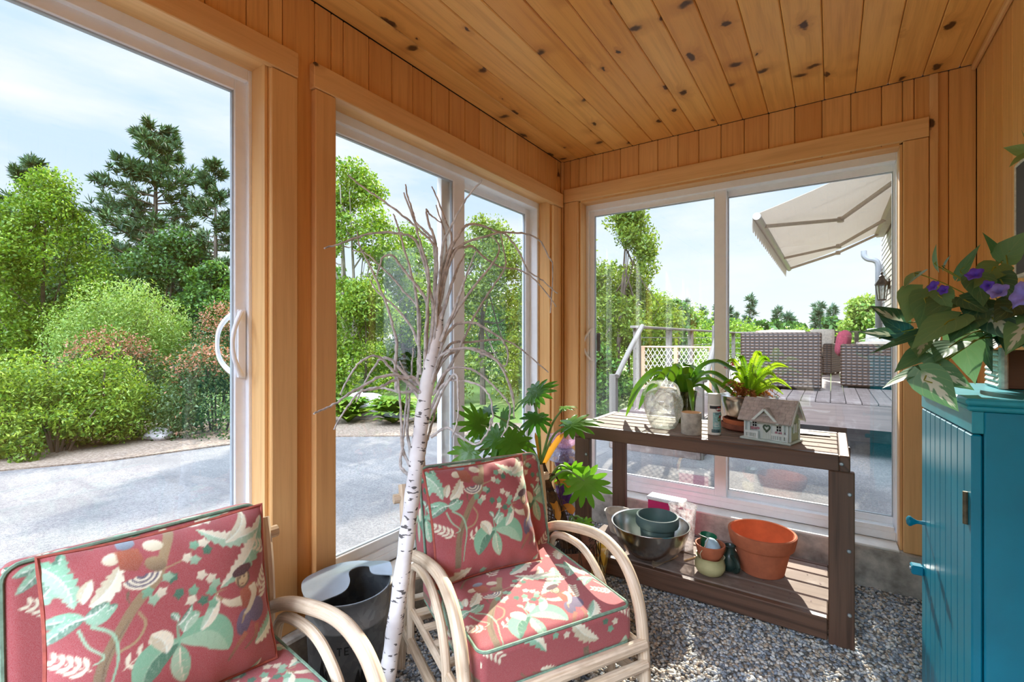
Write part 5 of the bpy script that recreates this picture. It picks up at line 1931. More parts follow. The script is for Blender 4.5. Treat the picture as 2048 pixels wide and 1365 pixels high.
def lathe_thing(name, label, cat, prof, c, m_, seg=44, wob=None, group=None):
    o = MB().lathe(prof, seg=seg, wob=wob).build(name, m_, smooth=True, angle=40)
    o.location = c
    return tag(o, label, cat, group)


# ---- glass jug
gj = thing('glass_jug', 'cloudy clear glass jug with two loop handles on the bench', 'jug', (-0.775, 2.63, ZT))
prof = [(0.0, 0.004), (0.062, 0.003), (0.068, 0.008), (0.082, 0.04), (0.098, 0.085), (0.107, 0.13), (0.103, 0.165), (0.086, 0.198), (0.058, 0.218), (0.036, 0.226), (0.030, 0.236), (0.031, 0.25), (0.038, 0.258), (0.038, 0.263), (0.031, 0.262),
        (0.026, 0.25), (0.026, 0.236), (0.033, 0.222), (0.055, 0.213), (0.082, 0.193), (0.099, 0.163), (0.103, 0.13), (0.094, 0.086), (0.078, 0.042), (0.064, 0.012), (0.0, 0.01)]
M_JUG = vessel_glass('jug_glass', (252, 253, 251), cloud=0.36, milk=(226, 226, 220))
b = MB().lathe(prof, c=(-0.775, 2.63, ZT), seg=56).build('body', M_JUG, gj, smooth=True, angle=180)
for an in (-0.35, PI - 0.35 + 0.5):
    dx, dy = math.cos(an), math.sin(an)
    pts = [(-0.775 + dx * r, 2.63 + dy * r, ZT + z) for r, z in ((0.030, 0.248), (0.055, 0.254), (0.085, 0.238), (0.099, 0.205), (0.099, 0.175))]
    MB().tube(spline(pts, 16), [0.008] * 13 + [0.009, 0.011, 0.012], seg=10).build('handle', M_JUG, gj, smooth=True)
m_ = MB()
pts = [(-0.775 + r * math.cos(a), 2.63 + r * math.sin(a), ZT + z) for r, z, a in ((0.088, 0.198, -2.1), (0.097, 0.182, -1.9), (0.106, 0.155, -1.6), (0.108, 0.138, -1.3), (0.108, 0.134, -1.0))]
m_.tube(spline(pts, 20), 0.0028, seg=6).build('trailed_thread', M_JUG, gj, smooth=True)

# ---- crock
M_STONE = plain('weathered_stoneware', (186, 180, 168), rough=0.8, var=0.2, scale=26, bump=0.3)
M_STONE_IN = plain('bare_clay', (214, 176, 132), rough=0.8, var=0.1)
cr_ = thing('stoneware_crock', 'small straight-sided grey stoneware crock beside the glass jug', 'pot', (-0.605, 2.545, ZT))
MB().lathe([(0.0, 0.001), (0.047, 0.0), (0.0505, 0.004), (0.0515, 0.06), (0.051, 0.108), (0.0495, 0.1125)], c=(-0.605, 2.545, ZT), seg=44, caps=(True, False)).build('body', M_STONE, cr_, smooth=True, angle=50)
MB().lathe([(0.0495, 0.1125), (0.046, 0.1145), (0.0425, 0.111), (0.042, 0.02), (0.0, 0.015)], c=(-0.605, 2.545, ZT), seg=44, caps=(False, False)).build('rim', M_STONE_IN, cr_, smooth=True, angle=60)

# ---- spray can
sc_ = thing('spray_can', 'white spray paint can with a grey cap in front of the fern', 'spray can', (-0.503, 2.60, ZT))
CX, CY = -0.503, 2.60
M_CAN = plain('can_white', (226, 226, 220), rough=0.3, var=0.03)
M_CAP = plain('can_cap', (206, 206, 198), rough=0.4, var=0.02)
MB().lathe([(0.0, 0.002), (0.029, 0.0), (0.0325, 0.003), (0.0325, 0.006), (0.0318, 0.008), (0.0318, 0.150), (0.0325, 0.152), (0.0325, 0.156), (0.030, 0.160), (0.0, 0.160)], c=(CX, CY, ZT), seg=44).build('can', M_CAN, sc_, smooth=True, angle=40)
MB().lathe([(0.0305, 0.158), (0.0315, 0.160), (0.031, 0.208), (0.029, 0.212), (0.0, 0.212)], c=(CX, CY, ZT), seg=44).build('cap', M_CAP, sc_, smooth=True, angle=40)


def wrap_patch(name, m_, a0, a1, z0, z1, parent, rad=0.0321, shape=None, n=24):
    """curved label patch hugging the can; angles in degrees from the side facing the room"""
    b0 = math.atan2(-CY, -CX)
    vs_, fs = [], []
    if shape == 'oval':
        vs_.append((b0 + math.radians((a0 + a1) / 2), (z0 + z1) / 2))
        for k in range(n):
            t_ = 2 * PI * k / n
            vs_.append((b0 + math.radians((a0 + a1) / 2 + (a1 - a0) / 2 * math.cos(t_)), (z0 + z1) / 2 + (z1 - z0) / 2 * math.sin(t_)))
        fs = [(0, 1 + k, 1 + (k + 1) % n) for k in range(n)]
    else:
        for k in range(n + 1):
            a = b0 + math.radians(a0 + (a1 - a0) * k / n)
            vs_ += [(a, z0), (a, z1)]
        fs = [(2 * k, 2 * k + 2, 2 * k + 3, 2 * k + 1) for k in range(n)]
    P = [(CX + rad * math.cos(a), CY + rad * math.sin(a), ZT + z) for a, z in vs_]
    return MB().add(P, fs).build(name, m_, parent)


M_LBLK = plain('label_black', (24, 28, 34), rough=0.35)
M_LRED = plain('label_red', (160, 34, 40), rough=0.35)
M_LTEAL = plain('label_teal', (150, 196, 196), rough=0.35, var=0.2, scale=90)
M_LDK = plain('label_slate', (86, 116, 124), rough=0.35, var=0.3, scale=120)
M_LGRN = plain('label_green', (92, 124, 70), rough=0.35, var=0.2, scale=120)
M_LWHT = plain('label_white', (236, 232, 226), rough=0.4, var=0.02)
wrap_patch('label_band', M_LBLK, -42, 88, 0.136, 0.155, sc_)
wrap_patch('label_panel', M_LTEAL, -12, 82, 0.014, 0.118, sc_)
wrap_patch('label_band', M_LDK, -24, 60, 0.014, 0.031, sc_, rad=0.03225)
wrap_patch('label_oval', M_LRED, 12, 74, 0.123, 0.147, sc_, rad=0.0323, shape='oval')
wrap_patch('label_picture', M_LGRN, 28, 62, 0.072, 0.096, sc_, rad=0.0323, shape='oval')
wrap_patch('label_picture', M_LRED, 44, 66, 0.088, 0.104, sc_, rad=0.0324, shape='oval')
for k, (a0, a1, z_) in enumerate(((2, 58, 0.112), (6, 40, 0.105), (0, 44, 0.062), (0, 38, 0.055), (0, 48, 0.046))):
    wrap_patch('label_line', M_LDK if k < 2 else M_LWHT, a0, a1, z_, z_ + (0.005 if k < 2 else 0.0025), sc_, rad=0.03235)
for k in range(5):
    wrap_patch('label_letter', M_LWHT, 24 + k * 8.5, 28 + k * 8.5, 0.131, 0.140, sc_, rad=0.0326, n=3)

# ---- green glass pot with strap-leaved plant
M_MOSS = vessel_glass('mossy_glass', (128, 138, 84), cloud=1.1, milk=(112, 118, 62))
M_SOIL = plain('potting_soil', (46, 34, 26), rough=1.0, var=0.3, scale=60, bump=0.8)
M_STRAP = leafy('strap_leaf', (52, 106, 26), (112, 160, 40), trans=0.3, rough=0.3, spec=0.5)
sp = thing('strap_leaf_plant', 'strap-leaved plant arching out of a mossy green glass pot behind the jug', 'plant', (-0.72, 2.87, ZT))
px_, py_ = -0.72, 2.87
MB().lathe([(0.0, 0.001), (0.044, 0.0), (0.050, 0.01), (0.058, 0.06), (0.062, 0.13), (0.072, 0.185), (0.074, 0.188), (0.068, 0.187), (0.058, 0.13), (0.054, 0.06), (0.046, 0.012), (0.0, 0.01)], c=(px_, py_, ZT), seg=40).build('pot', M_MOSS, sp, smooth=True, angle=60)
MB().lathe([(0.0, 0.012), (0.046, 0.014), (0.056, 0.10), (0.060, 0.168), (0.03, 0.176), (0.0, 0.174)], c=(px_, py_, ZT), seg=24).build('soil', M_SOIL, sp, smooth=True)


def strap(base, pts, wdt, parent, m_, name='leaf', fold=0.25, rnd=None):
    S = spline([base] + pts, 22)
    T = np.gradient(S, axis=0)
    T /= np.linalg.norm(T, axis=1)[:, None]
    n = len(S)
    side = np.cross(T, unit(np.array((0.2, -0.55, 0.8))))
    nn = np.linalg.norm(side, axis=1)[:, None]
    side = np.where(nn > 0.15, side / (nn + 1e-9), side)
    for i in range(1, n):
        if np.linalg.norm(side[i]) < 0.5:
            side[i] = side[i - 1]
        side[i] /= np.linalg.norm(side[i]) + 1e-9
        if np.dot(side[i], side[i - 1]) < 0:
            side[i] = -side[i]
    nrm = np.cross(side, T)
    s_ = np.linspace(0, 1, n)
    w_ = wdt / 2 * np.clip(np.minimum(0.45 + s_ * 2.2, 1), 0, 1) * np.clip((1 - s_) * 5, 0.02, 1) ** 0.55
    vs_ = []
    for i in range(n):
        vs_ += [S[i] + side[i] * w_[i] + nrm[i] * w_[i] * fold, S[i], S[i] - side[i] * w_[i] + nrm[i] * w_[i] * fold]
    fs = []
    for i in range(n - 1):
        a = i * 3
        fs += [(a, a + 1, a + 4, a + 3), (a + 1, a + 2, a + 5, a + 4)]
    rr = rng.random() if rnd is None else rnd
    return MB().add(vs_, fs, rnd=rr).build(name, m_, parent, smooth=True, angle=180)


B0 = np.array((px_, py_, ZT + 0.165))


def arch(az, reach, rise, drop, wdt):
    a = math.radians(az)
    d = np.array((math.cos(a), math.sin(a), 0))
    q = lambda f, z: tuple(B0 + d * reach * f + np.array((0, 0, z)))
    strap(tuple(B0 + d * 0.012), [q(0.22, rise * 0.75), q(0.5, rise), q(0.8, rise * 0.55 - drop * 0.3), q(1.0, rise * 0.1 - drop)], wdt, sp, M_STRAP)


for a_ in ((205, 0.33, 0.145, 0.10, 0.040), (196, 0.34, 0.12, 0.16, 0.040), (212, 0.27, 0.11, 0.10, 0.036), (222, 0.20, 0.15, 0.02, 0.042), (8, 0.34, 0.20, -0.14, 0.036), (-4, 0.32, 0.135, 0.0, 0.036),
           (-12, 0.30, 0.10, 0.0, 0.034), (-24, 0.24, 0.06, 0.10, 0.030), (-60, 0.16, 0.10, 0.10, 0.030), (240, 0.12, 0.17, -0.05, 0.046), (120, 0.16, 0.17, -0.04, 0.044), (60, 0.14, 0.16, -0.06, 0.044),
           (165, 0.24, 0.12, 0.04, 0.036), (90, 0.12, 0.18, -0.10, 0.04), (300, 0.07, 0.17, -0.12, 0.04), (40, 0.22, 0.13, 0.02, 0.036)):
    arch(*a_)

# ---- fern in a steel bowl on terracotta saucers
fx, fy = -0.375, 2.845
M_STEEL = plain('brushed_steel', (196, 194, 190), rough=0.22, metal=1.0, var=0.05, scale=4)
M_TERRA = plain('terracotta', (190, 106, 70), rough=0.85, var=0.12, scale=12, bump=0.15)
M_TERRA_D = plain('dark_terracotta', (146, 84, 64), rough=0.8, var=0.15, scale=14)  # darker, browner terracotta for the lower saucer
M_TERRA_IN = plain('terracotta_inside', (206, 110, 62), rough=0.85, var=0.10, scale=10)
lathe_thing('terracotta_saucer', 'broad terracotta saucer on the bench under the fern, lower of two', 'saucer', [(0.0, 0.001), (0.118, 0.0), (0.136, 0.012), (0.140, 0.036), (0.134, 0.038), (0.130, 0.016), (0.0, 0.012)], (fx, fy, ZT), M_TERRA_D)
lathe_thing('terracotta_saucer', 'terracotta saucer directly under the steel fern bowl, upper of two', 'saucer', [(0.0, 0.001), (0.10, 0.0), (0.125, 0.012), (0.131, 0.046), (0.125, 0.048), (0.118, 0.018), (0.0, 0.012)], (fx, fy, ZT + 0.0125), M_TERRA)
fern = thing('fern', 'bright green sword fern with browned lower fronds in a steel bowl', 'fern', (fx, fy, ZT + 0.026))
zb = ZT + 0.026
MB().lathe([(0.0, 0.0), (0.06, 0.0), (0.09, 0.012), (0.122, 0.06), (0.138, 0.13), (0.144, 0.158), (0.148, 0.160), (0.144, 0.163), (0.136, 0.158), (0.118, 0.062), (0.086, 0.016), (0.0, 0.005)], c=(fx, fy, zb), seg=48).build('bowl', M_STEEL, fern, smooth=True, angle=60)
MB().lathe([(0.0, 0.03), (0.10, 0.05), (0.130, 0.138), (0.07, 0.152), (0.0, 0.156)], c=(fx, fy, zb), seg=24).build('soil', M_SOIL, fern, smooth=True)
M_FERN = leafy('fern_green', (92, 150, 20), (172, 208, 44), trans=0.45)
M_FERND = leafy('fern_dead', (150, 88, 48), (196, 130, 78), trans=0.25)


def frond(base, pts, L, wdt, m_, parent, n=24, jag=0.0, name='frond'):
    S = spline([base] + pts, n)
    T = np.gradient(S, axis=0)
    T /= np.linalg.norm(T, axis=1)[:, None]
    side = np.cross(T, unit(np.array((0.15, -0.8, 0.45)) + rng.normal(0, 0.15, 3)))
    side /= np.linalg.norm(side, axis=1)[:, None] + 1e-6
    # turn the blade a little towards the room
    nrm = np.cross(side, T)
    tw = rng.normal(0.0, 0.35)
    m2 = MB()
    rn = rng.random()
    m2.tube(S, np.linspace(0.0017, 0.0006, n), seg=4, rnd=rn * 0.5)
    cnt = int(n * 1.5)
    for i in range(cnt):
        s_ = 0.16 + 0.83 * i / cnt
        j = s_ * (n - 1)
        j0 = int(min(n - 2, j))
        p = S[j0] * (1 - (j - j0)) + S[j0 + 1] * (j - j0)
        pl = wdt / 2 * math.sin(PI * min(0.98, (s_ * 0.88 + 0.16))) ** 0.6 * (1 + rng.normal(0, 0.05 + jag))
        for sg in (1, -1):
            sd_ = side[j0] * sg * math.cos(tw * sg) + nrm[j0] * math.sin(tw * sg)
            d = sd_ + T[j0] * 0.18 + (rng.normal(0, jag * 2, 3) if jag else 0)
            d = d / np.linalg.norm(d)
            wv = T[j0] * 0.0033
            up_ = nrm[j0] * 0.004
            m2.add([p - wv * 0.6, p + d * pl * 0.55 - wv * 0.9 + up_, p + d * pl + up_ * 0.2, p + d * pl * 0.5 + wv * 0.9 + up_, p + wv * 0.7], [(0, 1, 2, 3, 4)], rnd=rn)
    return m2.build(name, m_, parent)


F0 = np.array((fx, fy, zb + 0.15))
# (azimuth deg, reach, height, droop) - az 180 is left, 0 right, 270 towards the room
for az, rc, ht, dr, wd in ((178, 0.10, 0.21, 0.02, 0.058), (-8, 0.06, 0.255, 0.03, 0.062), (2, 0.17, 0.19, 0.02, 0.062), (-12, 0.19, 0.11, 0.05, 0.052), (-30, 0.18, 0.075, 0.04, 0.056), (200, 0.05, 0.17, 0.02, 0.05),
                           (230, 0.10, 0.12, 0.03, 0.045), (90, 0.08, 0.19, 0.02, 0.05), (300, 0.09, 0.14, 0.03, 0.05), (140, 0.12, 0.13, 0.02, 0.045), (40, 0.12, 0.16, 0.02, 0.05), (260, 0.06, 0.12, 0.02, 0.045), (160, 0.05, 0.23, 0.02, 0.06), (25, 0.10, 0.225, 0.03, 0.062), (-20, 0.14, 0.15, 0.04, 0.055), (320, 0.12, 0.10, 0.03, 0.05), (190, 0.13, 0.09, 0.04, 0.05), (75, 0.05, 0.21, 0.02, 0.05)):
    a = math.radians(az)
    d = np.array((math.cos(a), math.sin(a), 0))
    frond(tuple(F0 + d * 0.02), [tuple(F0 + d * rc * 0.35 + np.array((0, 0, ht * 0.6))), tuple(F0 + d * rc * 0.75 + np.array((0, 0, ht * 0.95))), tuple(F0 + d * rc * 1.12 + np.array((0, 0, ht - dr)))], 0.3, wd * 0.74, M_FERN, fern)
for k in range(22):
    a = rng.random() * 2 * PI
    d = np.array((math.cos(a), math.sin(a), 0))
    rc, ht = rng.uniform(0.08, 0.15), rng.uniform(0.02, 0.085)
    frond(tuple(F0 + d * 0.03), [tuple(F0 + d * rc * 0.6 + np.array((0, 0, ht))), tuple(F0 + d * rc * 1.1 + np.array((0, 0, ht * 0.6 - 0.02)))], 0.2, 0.035, M_FERND, fern, n=12, jag=0.25, name='dead_frond')

# pink geranium flowers seen above the fern
gr = thing('pink_flower_stem', 'thin stem with two pink blossoms rising behind the fern', 'flower', (-0.47, 2.93, ZT))
MB().tube(spline([(-0.44, 2.90, zb + 0.14), (-0.475, 2.925, zb + 0.24), (-0.487, 2.93, zb + 0.315)], 8), 0.0018, seg=5).build('stem', M_FERN, gr, smooth=True)
M_PINKF = plain('pink_petal', (224, 96, 140), rough=0.7, var=0.15, scale=80)
for dx, dz in ((-0.500, 0.31), (-0.468, 0.327)):
    m_ = MB()
    for k in range(16):
        d = unit(rng.normal(0, 1, 3))
        p = np.array((dx, 2.93, zb + dz)) + d * 0.010
        u_ = unit(np.cross(d, rng.normal(0, 1, 3)))
        v_ = np.cross(d, u_)
        m_.add([p - u_ * 0.008, p + v_ * 0.008 + d * 0.003, p + u_ * 0.008, p - v_ * 0.008 + d * 0.003], [(0, 1, 2, 3)])
    m_.build('blossom', M_PINKF, gr)

# ---- birdhouse
bh = thing('birdhouse', 'white and pale green wooden cottage birdhouse with a shingled roof on the bench', 'birdhouse', (-0.205, 2.615, ZT), 0)
ua = math.radians(-15.0)
U = np.array((math.cos(ua), math.sin(ua), 0))
Vv = np.array((-math.sin(ua), math.cos(ua), 0))
Zz = np.array((0, 0, 1.0))
O = np.array((-0.38, 2.572, ZT))          # front-left corner of the base
bp = lambda x, y, z: O + U * x + Vv * y + Zz * z
BX = (U, Vv, Zz)
M_BHW = plain('birdhouse_white', (214, 224, 222), rough=0.6, var=0.05)
M_BHG = plain('birdhouse_green', (172, 188, 160), rough=0.65, var=0.06)
M_BHB = plain('birdhouse_base', (196, 212, 206), rough=0.6, var=0.05)
M_SHG = plain('driftwood_shingle', (184, 174, 168), rough=0.8, var=0.14, scale=30)
M_DARK = plain('dark_hole', (18, 20, 20), rough=0.9)
M_WRTH = plain('wreath_green', (84, 104, 86), rough=0.8, var=0.3, scale=200)
M_PNK = plain('tiny_flowers', (204, 150, 162), rough=0.8, var=0.3, scale=300)
BWd, BDp = 0.232, 0.160
MB().box(bp(BWd / 2, BDp / 2, 0.005), (BWd, BDp, 0.010), axes=BX, bev=0.003).build('base', M_BHB, bh)
x0, x1, y0, y1 = 0.016, 0.216, 0.034, 0.150
hw, zr = 0.100, 0.198
# walls: gable-ended body, siding boards modelled as shallow courses
m_ = MB()
for sgn, xx in ((-1, x0), (1, x1)):
    pass
gab = [(y0, 0.010), (y1, 0.010), (y1, hw), ((y0 - 0.02 + y1) / 2, zr - 0.012), (y0, hw + 0.016)]
m_.prism([(a, b) for a, b in gab], 0, x1 - x0, axes=(Vv, Zz, U), c=bp(x0, 0, 0))
m_.build('walls', M_BHG, bh)
m_ = MB()
for k in range(7):
    zz = 0.014 + k * 0.0165
    ins = 0 if zz < hw else 0
    m_.prism([(0, 0), (0.0035, 0.0), (0.0005, 0.0155), (0, 0.0155)], y0 + 0.004, y1 - 0.004, axes=(U, Zz, Vv), c=bp(x1, 0, zz))
for k in range(4):
    zz = 0.130 + k * 0.0145
    hl = (zr - 0.016 - zz) * 0.74
    yc = (y0 - 0.02 + y1) / 2
    if hl > 0.008:
        m_.prism([(0, 0), (0.0035, 0.0), (0.0005, 0.0135), (0, 0.0135)], yc - hl, yc + hl, axes=(U, Zz, Vv), c=bp(x1, 0, zz))
m_.build('siding', M_BHG, bh)
for yy in (y0 + 0.002, y1 - 0.002):
    MB().box(bp(x1 + 0.002, yy, 0.056), (0.010, 0.010, 0.092), axes=BX, bev=0.001).build('corner_board', M_BHW, bh)
# entrance hole
AX = (Vv, Zz, U)
MB().lathe([(0.0, 0.005), (0.0165, 0.005), (0.0175, 0.0055), (0.0175, 0.0)], c=bp(x1 + 0.001, 0.083, 0.135), seg=28, axis=AX).build('entrance_hole', M_DARK, bh)


def bh_window(parent, o, ax_x, ax_n, w_, h_, shut=True):
    wn_ = MB().box(o + ax_n * 0.002, (w_, 0.004, h_), axes=(ax_x, ax_n, Zz)).build('window', M_DARK, parent)
    m2 = MB()
    for q in (-1, 1):
        m2.box(o + ax_x * q * w_ / 2 + ax_n * 0.003, (0.0028, 0.006, h_ + 0.004), axes=(ax_x, ax_n, Zz))
        m2.box(o + Zz * q * h_ / 2 + ax_n * 0.003, (w_ + 0.003, 0.006, 0.003), axes=(ax_x, ax_n, Zz))
    m2.box(o + ax_n * 0.003, (0.0022, 0.005, h_), axes=(ax_x, ax_n, Zz))
    m2.box(o + ax_n * 0.003, (w_, 0.005, 0.0022), axes=(ax_x, ax_n, Zz))
    m2.build('muntins', M_BHW, wn_)
    if shut:
        for q in (-1, 1):
            MB().box(o + ax_x * q * (w_ / 2 + 0.008) + ax_n * 0.003, (0.011, 0.006, h_ + 0.012), axes=(ax_x, ax_n, Zz), bev=0.001).build('shutter', M_BHW, parent)


bh_window(bh, bp(x1 + 0.002, 0.090, 0.070), Vv, U, 0.016, 0.032)
# front: porch wall, posts, door, windows
MB().box(bp((x0 + x1) / 2, y0 - 0.001, 0.056), (x1 - x0, 0.003, 0.092), axes=BX).build('front_panel', M_BHW, bh)
bh_window(bh, bp(0.062, y0 - 0.003, 0.078), U, -Vv, 0.022, 0.028, False)
bh_window(bh, bp(0.172, y0 - 0.003, 0.068), U, -Vv, 0.022, 0.028, False)
dr = MB().box(bp(0.118, y0 - 0.004, 0.050), (0.044, 0.006, 0.080), axes=BX, bev=0.001).build('door', M_BHW, bh)
m_ = MB()
for k in range(5):
    m_.box(bp(0.102 + k * 0.008, y0 - 0.0072, 0.036), (0.0012, 0.001, 0.044), axes=BX)
m_.build('plank_lines', M_BHG, dr)
m_ = MB()
th = np.linspace(0, 2 * PI, 25)
m_.tube([bp(0.118 + 0.0135 * math.sin(a) ** 3 * 1.05, y0 - 0.009, 0.064 + 0.0012 * (13 * math.cos(a) - 5 * math.cos(2 * a) - 2 * math.cos(3 * a) - math.cos(4 * a)) * 0.9) for a in th], 0.0042, seg=6, caps=False)
m_.build('wreath', M_WRTH, dr, smooth=True)
# front gable over the door
gx, gw, gz0, gz1, gy = 0.118, 0.062, 0.098, 0.158, -0.004
m_ = MB()
m_.prism([(gx - gw + 0.012, gz0), (gx + gw - 0.012, gz0), (gx, gz1 - 0.010)], 0.018, 0.026, axes=(U, Zz, Vv), c=bp(0, 0, 0))
m_.build('gable_panel', M_BHG, bh)
m_ = MB()
fan = [(gx + 0.020 * math.cos(a), 0.108 + 0.020 * math.sin(a)) for a in np.linspace(0, PI, 13)]
m_.prism(fan, 0.0150, 0.0185, axes=(U, Zz, Vv), c=bp(0, 0, 0))
fw_ = m_.build('fan_window', M_DARK, bh)
m_ = MB()
for a in np.linspace(0, PI, 6):
    m_.bar(bp(gx, 0.014, 0.109), bp(gx + 0.020 * math.cos(a), 0.014, 0.109 + 0.019 * math.sin(a)), 0.0018, 0.002, up=tuple(Vv))
m_.tube([bp(gx + 0.0205 * math.cos(a), 0.0145, 0.108 + 0.0205 * math.sin(a)) for a in np.linspace(0, PI, 13)], 0.0016, seg=5)
m_.bar(bp(gx - 0.021, 0.0145, 0.108), bp(gx + 0.021, 0.0145, 0.108), 0.002, 0.002, up=tuple(Vv))
m_.build('muntins', M_BHW, fw_)
# roof
EY0, EY1 = -0.006, 0.172
ez0, ez1 = 0.094, 0.100
ry = (y0 - 0.02 + y1) / 2
RX0, RX1 = -0.006, 0.238


def roof_plane(nm, xa, xb, pe, pr, rows, dent=None):
    """overlapping shingle courses from eave point pe (y,z) up to ridge pr; one mesh"""
    m2 = MB()
    ey, ez = pe
    ky, kz = pr
    L = math.hypot(ky - ey, kz - ez)
    d = (Vv * (ky - ey) + Zz * (kz - ez)) / L
    n = np.cross(U, d)
    if n[2] < 0:
        n = -n
    for k in range(rows):
        s0, s1 = L * k / rows, L * (k + 1.25) / rows
        s1 = min(s1, L)
        x = xa - (k % 2) * 0.012
        while x < xb:
            w_ = rng.uniform(0.022, 0.036)
            a, b = max(x, xa), min(x + w_, xb)
            x += w_
            if b - a < 0.003:
                continue
            c = bp((a + b) / 2, ey, ez) + d * (s0 + s1) / 2 + n * (0.004 + 0.0012)
            tilt = 0.0026 / (s1 - s0)
            dd = unit(d - n * tilt)
            n2 = np.cross(U, dd)
            n2 = n2 if n2[2] > 0 else -n2
            m2.box(c, (b - a - 0.0007, s1 - s0, 0.0035), axes=(U, dd, n2), bev=0.0006)
    m2.box((bp((xa + xb) / 2, (ey + ky) / 2, (ez + kz) / 2)), (xb - xa, L, 0.005), axes=(U, d, n))
    return m2.build(nm, M_SHG, bh)


roof_plane('roof', RX0, RX1, (EY0, ez0), (ry, zr), 7)
roof_plane('roof', RX0, RX1, (EY1, ez1), (ry, zr), 6)
for xx in (RX1 + 0.001,):
    for pe in ((EY0, ez0), (EY1, ez1)):
        m_ = MB()
        m_.bar(bp(xx, pe[0], pe[1] - 0.003), bp(xx, ry, zr - 0.003), 0.012, 0.004, up=tuple(U))
        m_.build('bargeboard', M_BHW, bh)
# dormer roof over the door: two sloping planes running back into the roof
for sg in (-1, 1):
    m_ = MB()
    pe, pk = np.array((gx + sg * gw, 0, gz0 - 0.004)), np.array((gx, 0, gz1 + 0.002))
    L = np.linalg.norm(pk - pe)
    d = (U * (pk[0] - pe[0]) + Zz * (pk[2] - pe[2])) / L
    n = np.cross(d, Vv)
    n = n if n[2] > 0 else -n
    for k in range(5):
        s0, s1 = L * k / 5, min(L, L * (k + 1.3) / 5)
        zc = gz0 + (gz1 - gz0) * (k + 0.5) / 5
        yb_ = EY0 + (ry - EY0) * (zc - ez0) / (zr - ez0) + 0.014
        mid = (gy + max(yb_, gy + 0.012)) / 2
        ln_ = max(yb_, gy + 0.012) - gy
        c = bp(gx + sg * gw, mid, gz0 - 0.004) + d * (s0 + s1) / 2 + n * 0.004
        m_.box(c, (s1 - s0, ln_, 0.004), axes=(d, Vv, n), bev=0.0006)
    m_.build('dormer_roof', M_SHG, bh)
    m_ = MB()
    m_.bar(bp(gx + sg * gw, gy - 0.002, gz0 - 0.006), bp(gx, gy - 0.002, gz1), 0.010, 0.005, up=tuple(Vv))
    m_.build('bargeboard', M_BHW, bh)
# porch posts, rails, flower boxes
for xx in (0.022, 0.042, 0.196, 0.214):
    MB().box(bp(xx, 0.012 if xx not in (0.042,) else 0.014, 0.054), (0.008, 0.008, 0.088), axes=BX, bev=0.001).build('porch_post', M_BHW, bh)
for xa, xb in ((0.022, 0.082), (0.146, 0.212)):
    m_ = MB()
    m_.box(bp((xa + xb) / 2, 0.011, 0.040), (xb - xa, 0.006, 0.012), axes=BX, bev=0.001)
    m_.box(bp((xa + xb) / 2, 0.011, 0.014), (xb - xa, 0.006, 0.006), axes=BX, bev=0.001)
    for k in range(7):
        m_.box(bp(xa + (xb - xa) * (k + 0.5) / 7, 0.011, 0.026), (0.0042, 0.004, 0.024), axes=BX)
    m_.build('railing', M_BHW, bh)
MB().box(bp(0.080, 0.016, 0.028), (0.012, 0.020, 0.036), axes=BX, bev=0.001).build('stair_post', M_BHW, bh)
for xc, zc in ((0.064, 0.056), (0.176, 0.046)):
    m_ = MB()
    for k in range(26):
        p = bp(xc + rng.uniform(-0.022, 0.022), y0 - 0.010 + rng.uniform(-0.003, 0.003), zc + rng.uniform(-0.004, 0.006))
        m_.box(p, (0.005, 0.005, 0.005), rot=rng.random() * 3)
    m_.build('flower_box', M_PNK, bh)

# ---- folded paper on the bench end
t = NT('glossy_paper')
n1 = t.noise(t.coord(), 22.0, 4.0, 0.7)
M_PAPER = t.done(t.principled(t.ramp(n1, [(0.35, lin(206, 216, 224)), (0.5, lin(240, 240, 238)), (0.68, lin(150, 170, 186))]), 0.3))
m_ = MB()
nseg = 12
vs_, fs = [], []
for th in (0, 0.0018):
    for i in range(nseg + 1):
        for j in (0, 1):
            u = i / nseg
            vs_.append((0 + 0.15 * u, 0.075 * j, 0.002 + th + 0.004 * math.sin(PI * u * 2) * (0.3 + 0.7 * j) * (1 if u > 0.1 else 0) + 0.004))
k2 = 2 * (nseg + 1)
for i in range(nseg):
    a = i * 2
    fs += [(a, a + 1, a + 3, a + 2), (k2 + a, k2 + a + 2, k2 + a + 3, k2 + a + 1), (a, a + 2, k2 + a + 2, k2 + a), (a + 1, k2 + a + 1, k2 + a + 3, a + 3)]
o = m_.add(vs_, fs).build('folded_paper', M_PAPER, smooth=True)
o.location = (-0.155, 2.84, ZT - 0.001)
o.rotation_euler = (0, 0, 0.1)
tag(o, 'white and blue printed paper lying on the right end of the bench', 'paper')

# ---- things on the low shelf
o = MB().prism([(-0.86, 2.62), (-0.775, 2.452), (-0.70, 2.66), (-0.80, 2.78)], 0, 0.003).build('cardboard_sheet', plain('cardboard', (190, 160, 128), rough=0.9, var=0.06))
o.location = (0, 0, ZH)
tag(o, 'tan cardboard sheet under the big steel bowl on the shelf', 'cardboard')
sbx, sby, sbz = -0.826, 2.56, ZH + 0.0032
bowl = lathe_thing('steel_bowl', 'large steel mixing bowl on the low shelf with a green pot in it', 'bowl',
                   [(0.0, 0.0), (0.05, 0.0), (0.085, 0.006), (0.13, 0.035), (0.172, 0.085), (0.195, 0.14), (0.204, 0.186), (0.210, 0.190), (0.209, 0.193), (0.202, 0.190), (0.192, 0.140), (0.168, 0.087), (0.126, 0.038), (0.082, 0.009), (0.0, 0.003)], (sbx, sby, sbz), M_STEEL, seg=64)
M_GRPOT = plain('dull_green_plastic', (78, 100, 96), rough=0.55, var=0.08, scale=12)
